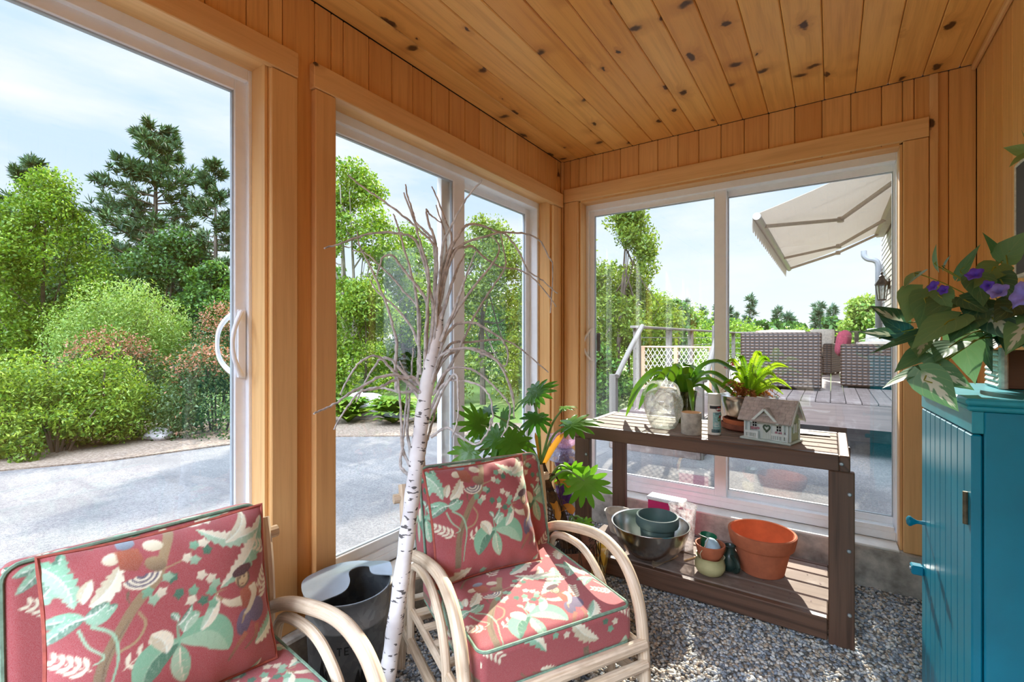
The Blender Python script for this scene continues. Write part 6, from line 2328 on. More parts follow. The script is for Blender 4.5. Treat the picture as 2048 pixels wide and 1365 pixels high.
lathe_thing('green_plastic_pot', 'dark green plastic flower pot sitting inside the steel bowl', 'pot',
            [(0.0, 0.0), (0.072, 0.0), (0.076, 0.004), (0.093, 0.155), (0.096, 0.158), (0.099, 0.162), (0.110, 0.166), (0.115, 0.176), (0.115, 0.206), (0.110, 0.220), (0.105, 0.222), (0.101, 0.218), (0.094, 0.16), (0.074, 0.008), (0.0, 0.006)], (-0.795, 2.585, sbz + 0.0095), M_GRPOT, seg=56)
M_WHPOT = plain('chalky_white_pot', (204, 194, 180), rough=0.8, var=0.12, scale=20)
lathe_thing('fluted_pot', 'small chalky white fluted pot behind the left side of the steel bowl', 'pot',
            [(0.0, 0.0), (0.046, 0.0), (0.05, 0.005), (0.066, 0.07), (0.082, 0.125), (0.085, 0.13), (0.078, 0.128), (0.06, 0.07), (0.045, 0.01), (0.0, 0.008)], (-1.10, 2.79, ZH), M_WHPOT, seg=64, wob=lambda a, z: 1 + 0.035 * abs(math.sin(a * 9)))
M_PINKB = plain('magenta_card', (206, 40, 104), rough=0.45, var=0.06)
bxo = thing('pink_box', 'magenta box with a white lid behind the clear container', 'box', (-0.845, 2.94, ZH))
MB().box((-0.845, 2.94, ZH + 0.10), (0.21, 0.085, 0.20), rot=-0.05, bev=0.004).build('carton', M_PINKB, bxo)
MB().box((-0.845, 2.94, ZH + 0.211), (0.225, 0.095, 0.022), rot=-0.05, bev=0.005).build('lid', plain('white_lid', (238, 234, 232), rough=0.4, var=0.02), bxo)
M_CLEAR = vessel_glass('clear_plastic', (250, 248, 248), cloud=0.42, milk=(244, 240, 240))
lathe_thing('clear_container', 'tall clear plastic container beside the steel bowl on the shelf', 'container',
            [(0.0, 0.0), (0.054, 0.0), (0.058, 0.004), (0.066, 0.11), (0.075, 0.232), (0.079, 0.236), (0.079, 0.242), (0.074, 0.241), (0.063, 0.11), (0.055, 0.008), (0.0, 0.006)], (-0.712, 2.795, ZH), M_CLEAR, seg=44)

M_YEL = plain('pale_olive_glaze', (196, 186, 134), rough=0.5, var=0.08, scale=12)
lathe_thing('olive_glazed_pot', 'squat pale olive glazed pot at the bottom of the small stack', 'pot',
            [(0.0, 0.0), (0.045, 0.0), (0.060, 0.008), (0.073, 0.032), (0.074, 0.052), (0.066, 0.076), (0.068, 0.086), (0.071, 0.091), (0.066, 0.090), (0.060, 0.076), (0.066, 0.05), (0.055, 0.014), (0.0, 0.008)], (-0.518, 2.565, ZH), M_YEL, seg=48, wob=lambda a, z: 1 + (0.03 * math.sin(a * 5) if z > 0.07 else 0))
lathe_thing('small_terracotta_pot', 'small round terracotta pot stacked on the olive glazed pot', 'pot',
            [(0.0, 0.0), (0.030, 0.0), (0.044, 0.008), (0.062, 0.036), (0.069, 0.066), (0.073, 0.080), (0.072, 0.085), (0.066, 0.084), (0.060, 0.05), (0.042, 0.014), (0.0, 0.010)], (-0.516, 2.565, ZH + 0.069), M_TERRA, seg=48)
M_GREENT = plain('green_enamel', (22, 92, 62), rough=0.3, var=0.08, scale=8)
bk_ = thing('mini_bucket', 'little dark green bucket with a wire handle in the small terracotta pot', 'bucket', (-0.533, 2.575, ZH + 0.08))
zq = ZH + 0.083
axm = np.array(((math.cos(-.12), 0, math.sin(-.12)), (0, 1, 0), (-math.sin(-.12), 0, math.cos(-.12))))
MB().lathe([(0.0, 0.0), (0.026, 0.0), (0.0275, 0.002), (0.040, 0.098), (0.042, 0.101), (0.040, 0.103), (0.038, 0.098), (0.026, 0.006), (0.0, 0.004)], c=(-0.541, 2.590, zq), seg=40, axis=axm).build('pail', M_GREENT, bk_, smooth=True, angle=50)
MB().tube(spline([(-0.578, 2.585, zq + 0.098), (-0.555, 2.545, zq + 0.108), (-0.52, 2.535, zq + 0.106), (-0.485, 2.56, zq + 0.09), (-0.485, 2.585, zq + 0.086)], 16), 0.0016, seg=6).build('wire_handle', M_BLACK, bk_, smooth=True)
M_BLUEP = plain('pale_blue_glaze', (178, 202, 214), rough=0.55, var=0.12, scale=16)
pk = MB()
pr_ = [(0.046, 0.0), (0.047, 0.012), (0.043, 0.035), (0.030, 0.060), (0.012, 0.074), (0.0, 0.077)]
axm2 = np.array(((0.93, 0.1, 0.36), (-0.12, 0.99, 0.03), (-0.35, -0.07, 0.93)))
pk.lathe([(0.0, 0.003)] + pr_, seg=36, axis=axm2, wob=lambda a, z: 1 + 0.05 * math.sin(3 * a))
o = pk.build('broken_bell', M_BLUEP, smooth=True, angle=70)
o.scale = (0.8, 0.8, 0.85)
o.location = (-0.497, 2.546, ZH + 0.128)
tag(o, 'pale blue glazed bell leaning in the small terracotta pot', 'ornament')
o = MB().tube(spline([(-0.545, 2.508, ZH + 0.085), (-0.551, 2.500, ZH + 0.115), (-0.538, 2.503, ZH + 0.14), (-0.520, 2.508, ZH + 0.18), (-0.515, 2.515, ZH + 0.196)], 16), 0.0018, seg=6).build('twine', plain('jute_twine', (206, 188, 152), rough=0.9), smooth=True)
tag(o, 'loop of tan twine hanging over the small terracotta pot', 'twine')
M_JUGG = plain('dark_green_glaze', (44, 62, 54), rough=0.3, var=0.12, scale=14)
dj = thing('dark_green_jug', 'small dark green glazed jug with a ring handle between the stack and the big pot', 'jug', (-0.415, 2.62, ZH))
MB().lathe([(0.0, 0.0), (0.03, 0.0), (0.046, 0.012), (0.05, 0.045), (0.040, 0.085), (0.026, 0.110), (0.030, 0.128), (0.026, 0.128), (0.020, 0.11), (0.0, 0.10)], c=(-0.44, 2.66, ZH), seg=36).build('body', M_JUGG, dj, smooth=True, angle=60)
MB().tube([(-0.415 + 0.030 * math.cos(a) * 0.9, 2.618 - 0.030 * math.cos(a) * 0.9, ZH + 0.052 + 0.034 * math.sin(a)) for a in np.linspace(0, 2 * PI, 24)], 0.011, seg=8, caps=False).build('ring_handle', M_JUGG, dj, smooth=True)
# big terracotta pot
pt_ = thing('terracotta_pot', 'large terracotta flower pot on the right of the low shelf', 'pot', (-0.30, 2.745, ZH))
MB().lathe([(0.0, 0.0), (0.098, 0.0), (0.103, 0.004), (0.132, 0.135), (0.1325, 0.137), (0.147, 0.139), (0.149, 0.142), (0.161, 0.198), (0.160, 0.206), (0.154, 0.210)], c=(-0.30, 2.745, ZH), seg=64, caps=(False, False)).build('body', M_TERRA, pt_, smooth=True, angle=28)
MB().lathe([(0.154, 0.2102), (0.148, 0.207), (0.128, 0.135), (0.124, 0.132), (0.094, 0.016), (0.0, 0.014)], c=(-0.30, 2.745, ZH), seg=64, caps=(False, False)).build('inside', M_TERRA_IN, pt_, smooth=True, angle=40)
# splinters of wood on the shelf
M_STICK = plain('dry_stick', (178, 142, 100), rough=0.9, var=0.2)
for (a, b, lb) in (((-0.66, 2.62, ZH + 0.004), (-0.60, 2.75, ZH + 0.005), 'thin dry stick lying on the shelf right of the steel bowl'), ((-0.53, 2.73, ZH + 0.005), (-0.44, 2.77, ZH + 0.006), 'thin dry stick lying on the shelf behind the small stack')):
    o = MB().tube(spline([a, ((a[0] + b[0]) / 2 + 0.006, (a[1] + b[1]) / 2, a[2]), b], 6), [0.0035] * 5 + [0.0015], seg=6).build('dry_stick', M_STICK, smooth=True)
    tag(o, lb, 'stick')

# yellow bag of potting mix standing on the gravel at the end of the bench
t = NT('printed_bag')
n1 = t.noise(t.coord(), 16.0, 2.0)
M_BAG = t.done(t.principled(t.ramp(n1, [(0.40, lin(232, 178, 40)), (0.50, lin(240, 220, 150)), (0.58, lin(206, 120, 30)), (0.68, lin(70, 60, 40))], 'CONSTANT'), 0.35))
o = soft('potting_mix_bag', (-1.08, 2.30, 0.13), (0.26, 0.11, 0.28), M_BAG, None, -0.5, -0.25, 0.45)
tag(o, 'yellow printed bag on the gravel behind the armchair arm', 'bag')

# ================================================================== white artificial birch
t = NT('white_birch_bark')
wc = t.attr('wc', 'Vector')
s_ = t.n('SeparateXYZ')
t.set(s_.inputs[0], wc)
gv = t.n('CombineXYZ')
t.set(gv.inputs[0], t.math('MULTIPLY', s_.outputs[0], 95.0))
t.set(gv.inputs[1], t.math('MULTIPLY', s_.outputs[1], 34.0))
t.set(gv.inputs[2], s_.outputs[2])
g1 = t.noise(gv.outputs[0], 1.0, 1.5, 0.5)
g2 = t.noise(wc, 12.0, 3.0)
col = t.mix(t.step(g2, 0.35, 0.7), lin(236, 232, 228), lin(212, 206, 204))
col = t.mix(t.step(g1, 0.615, 0.66, 0.0, 0.9), col, lin(58, 52, 50))
M_BIRCH = t.done(t.principled(col, 0.65, bump=g2, bump_s=0.2, bump_d=0.003))
t = NT('white_twig')
wc = t.attr('wc', 'Vector')
g1 = t.noise(wc, 60.0, 3.0)
M_TWIG = t.done(t.principled(t.ramp(g1, [(0.3, lin(150, 143, 138)), (0.6, lin(206, 200, 194))]), 0.7, bump=g1, bump_s=0.3, bump_d=0.002))
TRUNK = [(-1.106, 0.94, 0.207), (-1.105, 0.948, 0.285), (-1.089, 0.967, 0.454), (-1.071, 0.986, 0.648), (-1.058, 1.003, 0.812), (-1.045, 1.019, 0.979), (-1.033, 1.035, 1.131), (-1.024, 1.049, 1.23), (-1.018, 1.061, 1.3)]
BRANCHES = [[[-1.039,1.034,1.147],[-1.011,1.044,1.344],[-0.989,1.045,1.564],[-0.993,1.025,1.608],[-1.003,0.999,1.631],[-1.029,0.962,1.669],[-1.063,0.917,1.709],[-1.106,0.866,1.751],[-1.126,0.829,1.779]],[[-1.022,1.046,1.276],[-1.015,1.06,1.446],[-1.024,1.068,1.612],[-1.045,1.07,1.642],[-1.091,1.057,1.687],[-1.111,1.063,1.72],[-1.139,1.065,1.782],[-1.159,1.073,1.827]],[[-1.016,1.05,1.31],[-1.008,1.072,1.447],[-1.013,1.095,1.545],[-1.006,1.129,1.634],[-1.039,1.139,1.697],[-1.068,1.155,1.733],[-1.105,1.168,1.794],[-1.143,1.181,1.846]],[[-1.011,1.053,1.276],[-0.994,1.05,1.444],[-0.974,1.043,1.536],[-0.954,1.032,1.604],[-0.923,1.026,1.638],[-0.885,1.022,1.683],[-0.843,1.02,1.726],[-0.795,1.019,1.757]],[[-1.016,1.05,1.344],[-1.009,1.059,1.514],[-1.012,1.064,1.596],[-1.025,1.064,1.645],[-1.042,1.061,1.681],[-1.053,1.063,1.725],[-1.05,1.076,1.713],[-1.028,1.102,1.688]],[[-1.022,1.046,1.242],[-1.006,1.043,1.404],[-1.003,1.026,1.47],[-1.0,1.005,1.533],[-1.001,0.979,1.588],[-1.0,0.952,1.612],[-1.019,0.911,1.619],[-1.045,0.862,1.614],[-1.068,0.815,1.596],[-1.084,0.771,1.572],[-1.093,0.731,1.555]],[[-1.053,1.025,1.174],[-1.058,1.035,1.269],[-1.068,1.049,1.324],[-1.082,1.063,1.394],[-1.112,1.068,1.437],[-1.159,1.065,1.475],[-1.208,1.061,1.522],[-1.266,1.054,1.57],[-1.325,1.046,1.612],[-1.387,1.039,1.628]],[[-1.106,0.989,1.154],[-1.116,0.993,1.242],[-1.125,1.005,1.303],[-1.144,1.013,1.337],[-1.176,1.014,1.415],[-1.215,1.012,1.488],[-1.263,1.006,1.57],[-1.306,1.004,1.633],[-1.332,1.016,1.683]],[[-1.033,1.038,1.242],[-1.023,1.038,1.391],[-1.02,1.03,1.431],[-1.027,1.013,1.463],[-1.046,0.987,1.502],[-1.065,0.96,1.543],[-1.071,0.941,1.564],[-1.082,0.917,1.558],[-1.082,0.901,1.527],[-1.076,0.888,1.5]],[[-1.047,1.029,1.208],[-1.056,1.037,1.269],[-1.082,1.039,1.337],[-1.12,1.038,1.38],[-1.172,1.029,1.43],[-1.232,1.017,1.475],[-1.271,1.021,1.514]],[[-1.016,1.05,1.276],[-1.001,1.072,1.473],[-0.988,1.099,1.585],[-0.977,1.127,1.644],[-0.969,1.155,1.68],[-0.955,1.189,1.692],[-0.939,1.227,1.686],[-0.922,1.265,1.677],[-0.899,1.31,1.679],[-0.869,1.36,1.68],[-0.845,1.408,1.663],[-0.833,1.448,1.614],[-0.833,1.48,1.571],[-0.853,1.5,1.413]],[[-1.011,1.053,1.31],[-0.99,1.081,1.501],[-0.978,1.108,1.586],[-0.959,1.144,1.624],[-0.917,1.198,1.649],[-0.889,1.245,1.665],[-0.879,1.281,1.645],[-0.869,1.318,1.606],[-0.858,1.357,1.55],[-0.835,1.406,1.523],[-0.804,1.461,1.48]],[[-1.016,1.05,1.242],[-1.004,1.076,1.447],[-0.991,1.112,1.587],[-0.973,1.155,1.613],[-0.968,1.193,1.619],[-0.963,1.234,1.595],[-0.952,1.281,1.575],[-0.941,1.33,1.565],[-0.916,1.39,1.563],[-0.884,1.457,1.524],[-0.846,1.529,1.439]],[[-1.005,1.057,1.242],[-1.002,1.073,1.31],[-0.967,1.116,1.413],[-0.934,1.162,1.491],[-0.9,1.211,1.565],[-0.899,1.239,1.604],[-0.916,1.257,1.638],[-0.949,1.265,1.665]],[[-1.005,1.057,1.154],[-1.004,1.076,1.18],[-0.985,1.115,1.254],[-0.972,1.154,1.324],[-0.967,1.192,1.388],[-0.949,1.24,1.463],[-0.919,1.299,1.559],[-0.939,1.327,1.614],[-0.972,1.347,1.699]],[[-1.011,1.053,1.188],[-0.999,1.07,1.289],[-0.971,1.1,1.358],[-0.928,1.144,1.368],[-0.895,1.181,1.344],[-0.869,1.216,1.313],[-0.863,1.238,1.274],[-0.877,1.246,1.23],[-0.913,1.241,1.244]],[[-1.016,1.05,1.174],[-1.008,1.08,1.255],[-0.999,1.121,1.303],[-0.98,1.175,1.306],[-0.95,1.241,1.313],[-0.925,1.307,1.313],[-0.905,1.373,1.285],[-0.845,1.469,1.197]],[[-1.022,1.046,1.147],[-1.005,1.057,1.229],[-0.983,1.073,1.276],[-0.927,1.111,1.29],[-0.888,1.137,1.273],[-0.849,1.164,1.246],[-0.821,1.183,1.181],[-0.807,1.193,1.107]],[[-0.994,1.065,1.31],[-0.949,1.075,1.404],[-0.917,1.068,1.455],[-0.883,1.058,1.51],[-0.842,1.048,1.569]],[[-0.994,1.065,1.378],[-0.982,1.102,1.489],[-0.988,1.14,1.549],[-0.997,1.184,1.599]],[[-1.05,1.027,1.296],[-1.072,1.039,1.447],[-1.126,1.043,1.591],[-1.18,1.055,1.699],[-1.222,1.078,1.74]],[[-1.03,1.04,1.124],[-1.032,1.028,1.147],[-1.038,1.009,1.163],[-1.056,0.979,1.193],[-1.076,0.946,1.225],[-1.09,0.914,1.261],[-1.101,0.885,1.268],[-1.115,0.851,1.244],[-1.122,0.821,1.201],[-1.119,0.798,1.164]],[[-1.036,1.036,1.153],[-1.047,1.008,1.198],[-1.051,0.974,1.202],[-1.063,0.93,1.213],[-1.074,0.884,1.205],[-1.078,0.838,1.186],[-1.076,0.795,1.171],[-1.073,0.749,1.148],[-1.061,0.707,1.14],[-1.042,0.669,1.136]],[[-1.042,1.032,1.124],[-1.073,0.994,1.19],[-1.079,0.967,1.196],[-1.084,0.935,1.187],[-1.093,0.899,1.173],[-1.106,0.857,1.169],[-1.107,0.821,1.14],[-1.099,0.789,1.112],[-1.089,0.757,1.077]],[[-1.054,1.024,1.175],[-1.104,0.999,1.225],[-1.134,0.993,1.253],[-1.172,0.983,1.256],[-1.2,0.983,1.233],[-1.235,0.979,1.191],[-1.271,0.975,1.132],[-1.293,0.982,1.111]],[[-1.042,1.032,1.139],[-1.06,1.035,1.155],[-1.115,1.019,1.15],[-1.172,1.006,1.158],[-1.227,0.996,1.16],[-1.28,0.991,1.145]],[[-1.074,1.01,0.897],[-1.092,0.992,0.927],[-1.084,0.989,0.983],[-1.079,0.983,1.056],[-1.076,0.974,1.146],[-1.075,0.963,1.207],[-1.075,0.95,1.25],[-1.09,0.927,1.266]],[[-1.073,1.011,0.926],[-1.096,1.004,0.978],[-1.1,1.014,1.049],[-1.104,1.027,1.139],[-1.116,1.036,1.2],[-1.144,1.035,1.248]],[[-1.07,1.013,0.951],[-1.088,1.015,1.032],[-1.097,1.031,1.113],[-1.11,1.048,1.17],[-1.121,1.069,1.255],[-1.138,1.088,1.288]],[[-1.039,1.034,0.926],[-1.045,1.05,0.983],[-1.05,1.076,1.026],[-1.048,1.111,1.115],[-1.038,1.156,1.199]],[[-1.027,1.042,1.088],[-1.015,1.041,1.161],[-0.995,1.04,1.22],[-0.973,1.037,1.263],[-0.936,1.044,1.284]],[[-1.014,1.051,1.144],[-0.992,1.07,1.202],[-0.975,1.086,1.225],[-0.939,1.117,1.228],[-0.903,1.148,1.207],[-0.868,1.179,1.165],[-0.842,1.205,1.122],[-0.838,1.215,1.091],[-0.849,1.216,1.042],[-0.869,1.211,1.004]],[[-1.019,1.048,1.103],[-0.989,1.059,1.168],[-0.957,1.066,1.192],[-0.91,1.082,1.191],[-0.863,1.096,1.178],[-0.83,1.099,1.146],[-0.812,1.09,1.098],[-0.808,1.071,1.055]],[[-1.019,1.048,1.179],[-0.996,1.075,1.249],[-0.977,1.106,1.278],[-0.954,1.143,1.29],[-0.92,1.189,1.277],[-0.897,1.23,1.245],[-0.879,1.269,1.175],[-0.879,1.296,1.115],[-0.892,1.316,1.051]],[[-1.023,1.045,1.073],[-0.972,1.057,1.169],[-0.925,1.057,1.212],[-0.898,1.037,1.142],[-0.877,1.009,1.093],[-0.865,0.971,1.046]],[[-1.019,1.048,1.015],[-0.97,1.063,1.047],[-0.917,1.073,1.022],[-0.864,1.079,1.008],[-0.819,1.076,1.05],[-0.794,1.056,1.094]],[[-1.039,1.034,1.174],[-1.017,1.027,1.377],[-0.992,1.011,1.507],[-0.983,0.979,1.573],[-0.978,0.94,1.648],[-0.975,0.896,1.723]],[[-1.033,1.038,1.208],[-1.028,1.072,1.392],[-1.036,1.11,1.507],[-1.05,1.151,1.599],[-1.088,1.182,1.683],[-1.145,1.204,1.787]]]

bt = thing('birch_tree', 'white artificial birch tree with bare drooping branches between the two armchairs', 'tree', (-1.135, 0.905, 0.0))
tp = [(-1.135, 0.905, -0.004), (-1.118, 0.925, 0.09)] + TRUNK + [(-1.012, 1.07, 1.36), (-1.006, 1.075, 1.42)]
S = spline(tp, 60)
wob = 0.0016 * np.sin(np.arange(60) * 1.7)
MB().tube(S, np.linspace(0.0265, 0.0195, 60) * np.concatenate([np.ones(54), np.linspace(0.95, 0.35, 6)]) + wob, seg=16).build('trunk', M_BIRCH, bt, smooth=True)
for br in BRANCHES:
    n = max(24, len(br) * 5)
    B = spline(br, n)
    B = B + rng.normal(0, 0.0008, B.shape)
    r0 = rng.uniform(0.0046, 0.006)
    o = MB().tube(B, np.linspace(r0, 0.0022, n) * (1 + 0.12 * np.sin(np.arange(n) * 2.1)), seg=7).build('branch', M_TWIG, bt, smooth=True)
# wooden cross foot
MB().box((-1.135, 0.905, 0.012), (0.24, 0.05, 0.024), rot=0.7, bev=0.004).build('foot_bar', M_BIRCH, bt)
MB().box((-1.135, 0.905, 0.0125), (0.05, 0.24, 0.0245), rot=0.7, bev=0.004).build('foot_bar', M_BIRCH, bt)

# ================================================================== galvanised bin
t = NT('galvanised_steel')
co = t.coord()
vo = t.n('TexVoronoi', {'Scale': 42.0})
t.set(vo.inputs['Vector'], co)
sc = t.n('SeparateColor')
t.set(sc.inputs[0], vo.outputs['Color'])
n1 = t.noise(co, 5.0, 3.0)
col = t.mix(sc.outputs[0], lin(132, 138, 142), lin(160, 166, 170))
col = t.mix(t.step(n1, 0.35, 0.7, 0.0, 0.5), col, lin(104, 106, 106))
M_GALV = t.done(t.principled(col, 0.42, 0.75))
M_LID = plain('pale_zinc', (176, 190, 200), rough=0.45, metal=0.35, var=0.06, scale=10)
GX, GY, GZ = -1.475, 1.085, 0.41
gb = thing('metal_bin', 'round galvanised metal bin with a wavy cut lid against the glass door curb', 'bin', (GX, GY, 0))
MB().lathe([(0.126, 0.0), (0.128, 0.01), (0.143, 0.30), (0.147, 0.304), (0.147, 0.312), (0.1435, 0.316), (0.149, 0.40), (0.153, 0.404), (0.153, 0.410), (0.149, 0.411), (0.145, 0.40), (0.139, 0.30), (0.122, 0.012), (0.0, 0.010)], c=(GX, GY, 0.004), seg=64, caps=(True, False)).build('drum', M_GALV, gb, smooth=True, angle=50)
# lid: part of a disc with a scalloped front edge and a soft crease
cut = [(0.036, -0.152), (0.052, -0.06), (0.03, -0.015), (-0.012, 0.012), (-0.034, 0.051), (-0.03, 0.080), (0.005, 0.086), (0.043, 0.066), (0.069, 0.071), (0.115, 0.108)]
cs_ = spline([(a, b, 0) for a, b in cut], 40)[:, :2]
a0, a1 = math.atan2(cs_[-1][1], cs_[-1][0]), math.atan2(cs_[0][1], cs_[0][0])
a1 = a1 + 2 * PI if a1 < a0 else a1
arc = [(0.158 * math.cos(a), 0.158 * math.sin(a)) for a in np.linspace(a0, a1, 40)]
vs_, fs = [], []
hz = lambda x, y: 0.004 + 0.030 * max(0.0, 1 - abs((x * 0.85 - y * 0.5) + 0.02) / 0.10) * (0.5 + 0.5 * min(1, max(0, (y + 0.16) / 0.3)))
rows = 9
for th in (0.0, 0.003):
    for i in range(40):
        p, q = np.array(cs_[i]), np.array(arc[39 - i])
        for j in range(rows):
            x, y = p + (q - p) * j / (rows - 1)
            vs_.append((GX + x, GY + y, GZ + 0.006 + hz(x, y) + th))
N_ = 40 * rows
for i in range(39):
    for j in range(rows - 1):
        a = i * rows + j
        fs += [(a, a + 1, a + rows + 1, a + rows), (N_ + a, N_ + a + rows, N_ + a + rows + 1, N_ + a + 1)]
    fs += [(i * rows, (i + 1) * rows, N_ + (i + 1) * rows, N_ + i * rows), (i * rows + rows - 1, N_ + i * rows + rows - 1, N_ + (i + 1) * rows + rows - 1, (i + 1) * rows + rows - 1)]
MB().add(vs_, fs).build('lid', M_LID, gb, smooth=True, angle=60)
# black painted lettering and grass silhouettes on the front
M_PAINT = plain('black_paint', (20, 22, 24), rough=0.5)
face = math.atan2(-GY, -GX)


def on_bin(pts, name, z0):
    """flat outline (sideways metres, up) wrapped on the drum"""
    P = []
    for x, z in pts:
        r = 0.1275 + (0.016 * (z0 + z) / 0.30) + 0.0015
        a = face + x / r
        P.append((GX + r * math.cos(a), GY + r * math.sin(a), 0.004 + z0 + z))
    return MB().add(P, [tuple(range(len(P)))]).build(name, M_PAINT, gb)


def glyph(bars, x0, z0, h):
    for (xa, za, xb, zb) in bars:
        on_bin([(x0 + xa * h, za * h), (x0 + xb * h, za * h), (x0 + xb * h, zb * h), (x0 + xa * h, zb * h)], 'letter_stroke', z0)


T_ = [(0.0, 0.85, 0.6, 1.0), (0.23, 0.0, 0.38, 0.85)]
E_ = [(0.0, 0.0, 0.15, 1.0), (0.15, 0.85, 0.55, 1.0), (0.15, 0.43, 0.48, 0.57), (0.15, 0.0, 0.55, 0.15)]
glyph(T_, -0.037, 0.235, 0.028)
glyph(E_, -0.013, 0.235, 0.028)
for x, h in ((-0.095, 0.12), (-0.08, 0.085), (-0.11, 0.07), (0.03, 0.075), (0.05, 0.11), (0.065, 0.06)):
    on_bin([(x - 0.006, 0.0), (x + 0.006, 0.0), (x + 0.010, h * 0.5), (x + 0.004, h), (x - 0.004, h * 0.7), (x - 0.009, h * 0.4)], 'painted_stalk', 0.10)
on_bin([(-0.06, 0), (0.08, 0), (0.075, 0.02), (0.04, 0.03), (0.0, 0.024), (-0.05, 0.02)], 'painted_ground', 0.105)

# ================================================================== split-leaf philodendron
ph = thing('philodendron', 'split-leaf philodendron in a brown pot in the corner behind the armchair', 'plant', (-1.10, 2.07, 0))
M_POTB = plain('brown_clay_pot', (140, 84, 58), rough=0.8, var=0.15)
qx, qy = -1.09, 2.085
MB().lathe([(0.0, 0.0), (0.095, 0.0), (0.10, 0.006), (0.128, 0.26), (0.138, 0.264), (0.140, 0.30), (0.132, 0.302), (0.12, 0.26), (0.09, 0.02), (0.0, 0.018)], c=(qx, qy, 0.0), seg=44).build('pot', M_POTB, ph, smooth=True, angle=45)
MB().lathe([(0.0, 0.02), (0.088, 0.022), (0.118, 0.262), (0.06, 0.28), (0.0, 0.285)], c=(qx, qy, 0.0), seg=24).build('soil', M_SOIL, ph, smooth=True)
M_ROOT = plain('brown_roots', (92, 68, 48), rough=0.95, var=0.35, scale=40)
M_STEMG = plain('green_petiole', (104, 138, 66), rough=0.5, var=0.15)
M_DEADL = leafy('dead_leaf', (196, 116, 40), (226, 160, 66), trans=0.35)
M_PHIL = leafy('split_leaf', (40, 104, 34), (116, 174, 40), trans=0.4, rough=0.3, spec=0.6)
top = np.array((-1.185, 1.985, 0.70))
MB().tube(spline([(qx, qy, 0.26), (-1.11, 2.06, 0.42), (-1.16, 2.01, 0.58), top], 16), np.linspace(0.034, 0.024, 16) * (1 + 0.1 * np.sin(np.arange(16) * 2.5)), seg=10).build('stem', M_ROOT, ph, smooth=True)
m_ = MB()
for k in range(70):
    q = rng.random()
    p0 = np.array((qx, qy, 0.28)) * (1 - q) + (top + np.array((0, 0, -0.06))) * q
    a = rng.random() * 2 * PI
    d = np.array((math.cos(a), math.sin(a), 0))
    L = rng.uniform(0.05, 0.13)
    e = p0 + d * L + np.array((0, 0, -rng.uniform(0.03, 0.22)))
    m_.tube(spline([p0, p0 + d * L * 0.7 + np.array((0, 0, 0.01)), e], 8), np.linspace(0.0035, 0.0012, 8), seg=4)
m_.build('aerial_roots', M_ROOT, ph, smooth=True)
m_ = MB()
for k in range(34):
    a = rng.random() * 2 * PI
    r0 = rng.uniform(0.10, 0.14)
    p0 = np.array((qx + r0 * math.cos(a), qy + r0 * math.sin(a), 0.30))
    m_.tube(spline([p0 * np.array((1, 1, 1)), p0 + np.array((math.cos(a) * 0.03, math.sin(a) * 0.03, 0.01)), (p0[0] + math.cos(a) * 0.035 + rng.normal(0, 0.015), p0[1] + math.sin(a) * 0.035 + rng.normal(0, 0.015), rng.uniform(0.02, 0.2))], 8), 0.0022, seg=4)
m_.build('hanging_roots', M_ROOT, ph, smooth=True)


def split_leaf(joint, tip, nrm, size, m_, parent, tone=None, petiole_from=None):
    joint, tip = np.array(joint, float), np.array(tip, float)
    y = unit(tip - joint)
    n = unit(np.array(nrm, float))
    n = unit(n - y * np.dot(n, y))
    x = np.cross(y, n)
    m2 = MB()
    rr = rng.random() if tone is None else tone
    lobes = [(0, 1.0)] + [(s * a, l) for a, l in ((24, 0.98), (48, 0.92), (72, 0.84), (96, 0.74), (122, 0.62), (148, 0.48)) for s in (1, -1)]
    for ang, l in lobes:
        a = math.radians(ang + rng.normal(0, 3))
        d = y * math.cos(a) + x * math.sin(a)
        sd_ = np.cross(n, d)
        L = size * l * rng.uniform(0.9, 1.08)
        droop = rng.uniform(0.10, 0.3)
        o_ = joint + y * size * 0.12
        ws = [0.045, 0.105, 0.078, 0.078, 0.044, 0.004]
        ss = [0.0, 0.30, 0.52, 0.72, 0.9, 1.0]
        vs_ = []
        for s_, w_ in zip(ss, ws):
            p = o_ + d * L * s_ - n * droop * L * s_ * s_ + n * 0.02 * size
            vs_ += [p + sd_ * w_ * size * 1.25 + n * 0.03 * size * s_, p, p - sd_ * w_ * size * 1.25 + n * 0.03 * size * s_]
        fs = []
        for j in range(5):
            b = j * 3
            fs += [(b, b + 1, b + 4, b + 3), (b + 1, b + 2, b + 5, b + 4)]
        m2.add(vs_, fs, rnd=rr)
    lf = m2.build('leaf', m_, parent, smooth=True, angle=180)
    if petiole_from is not None:
        pf = np.array(petiole_from)
        md = pf * 0.5 + joint * 0.5 + np.array((0, 0, 0.05 if joint[2] > pf[2] else 0.06))
        MB().tube(spline([pf, md, joint + y * size * 0.1], 14), np.linspace(0.007, 0.0042, 14), seg=8).build('petiole', M_STEMG, parent, smooth=True)
    return lf


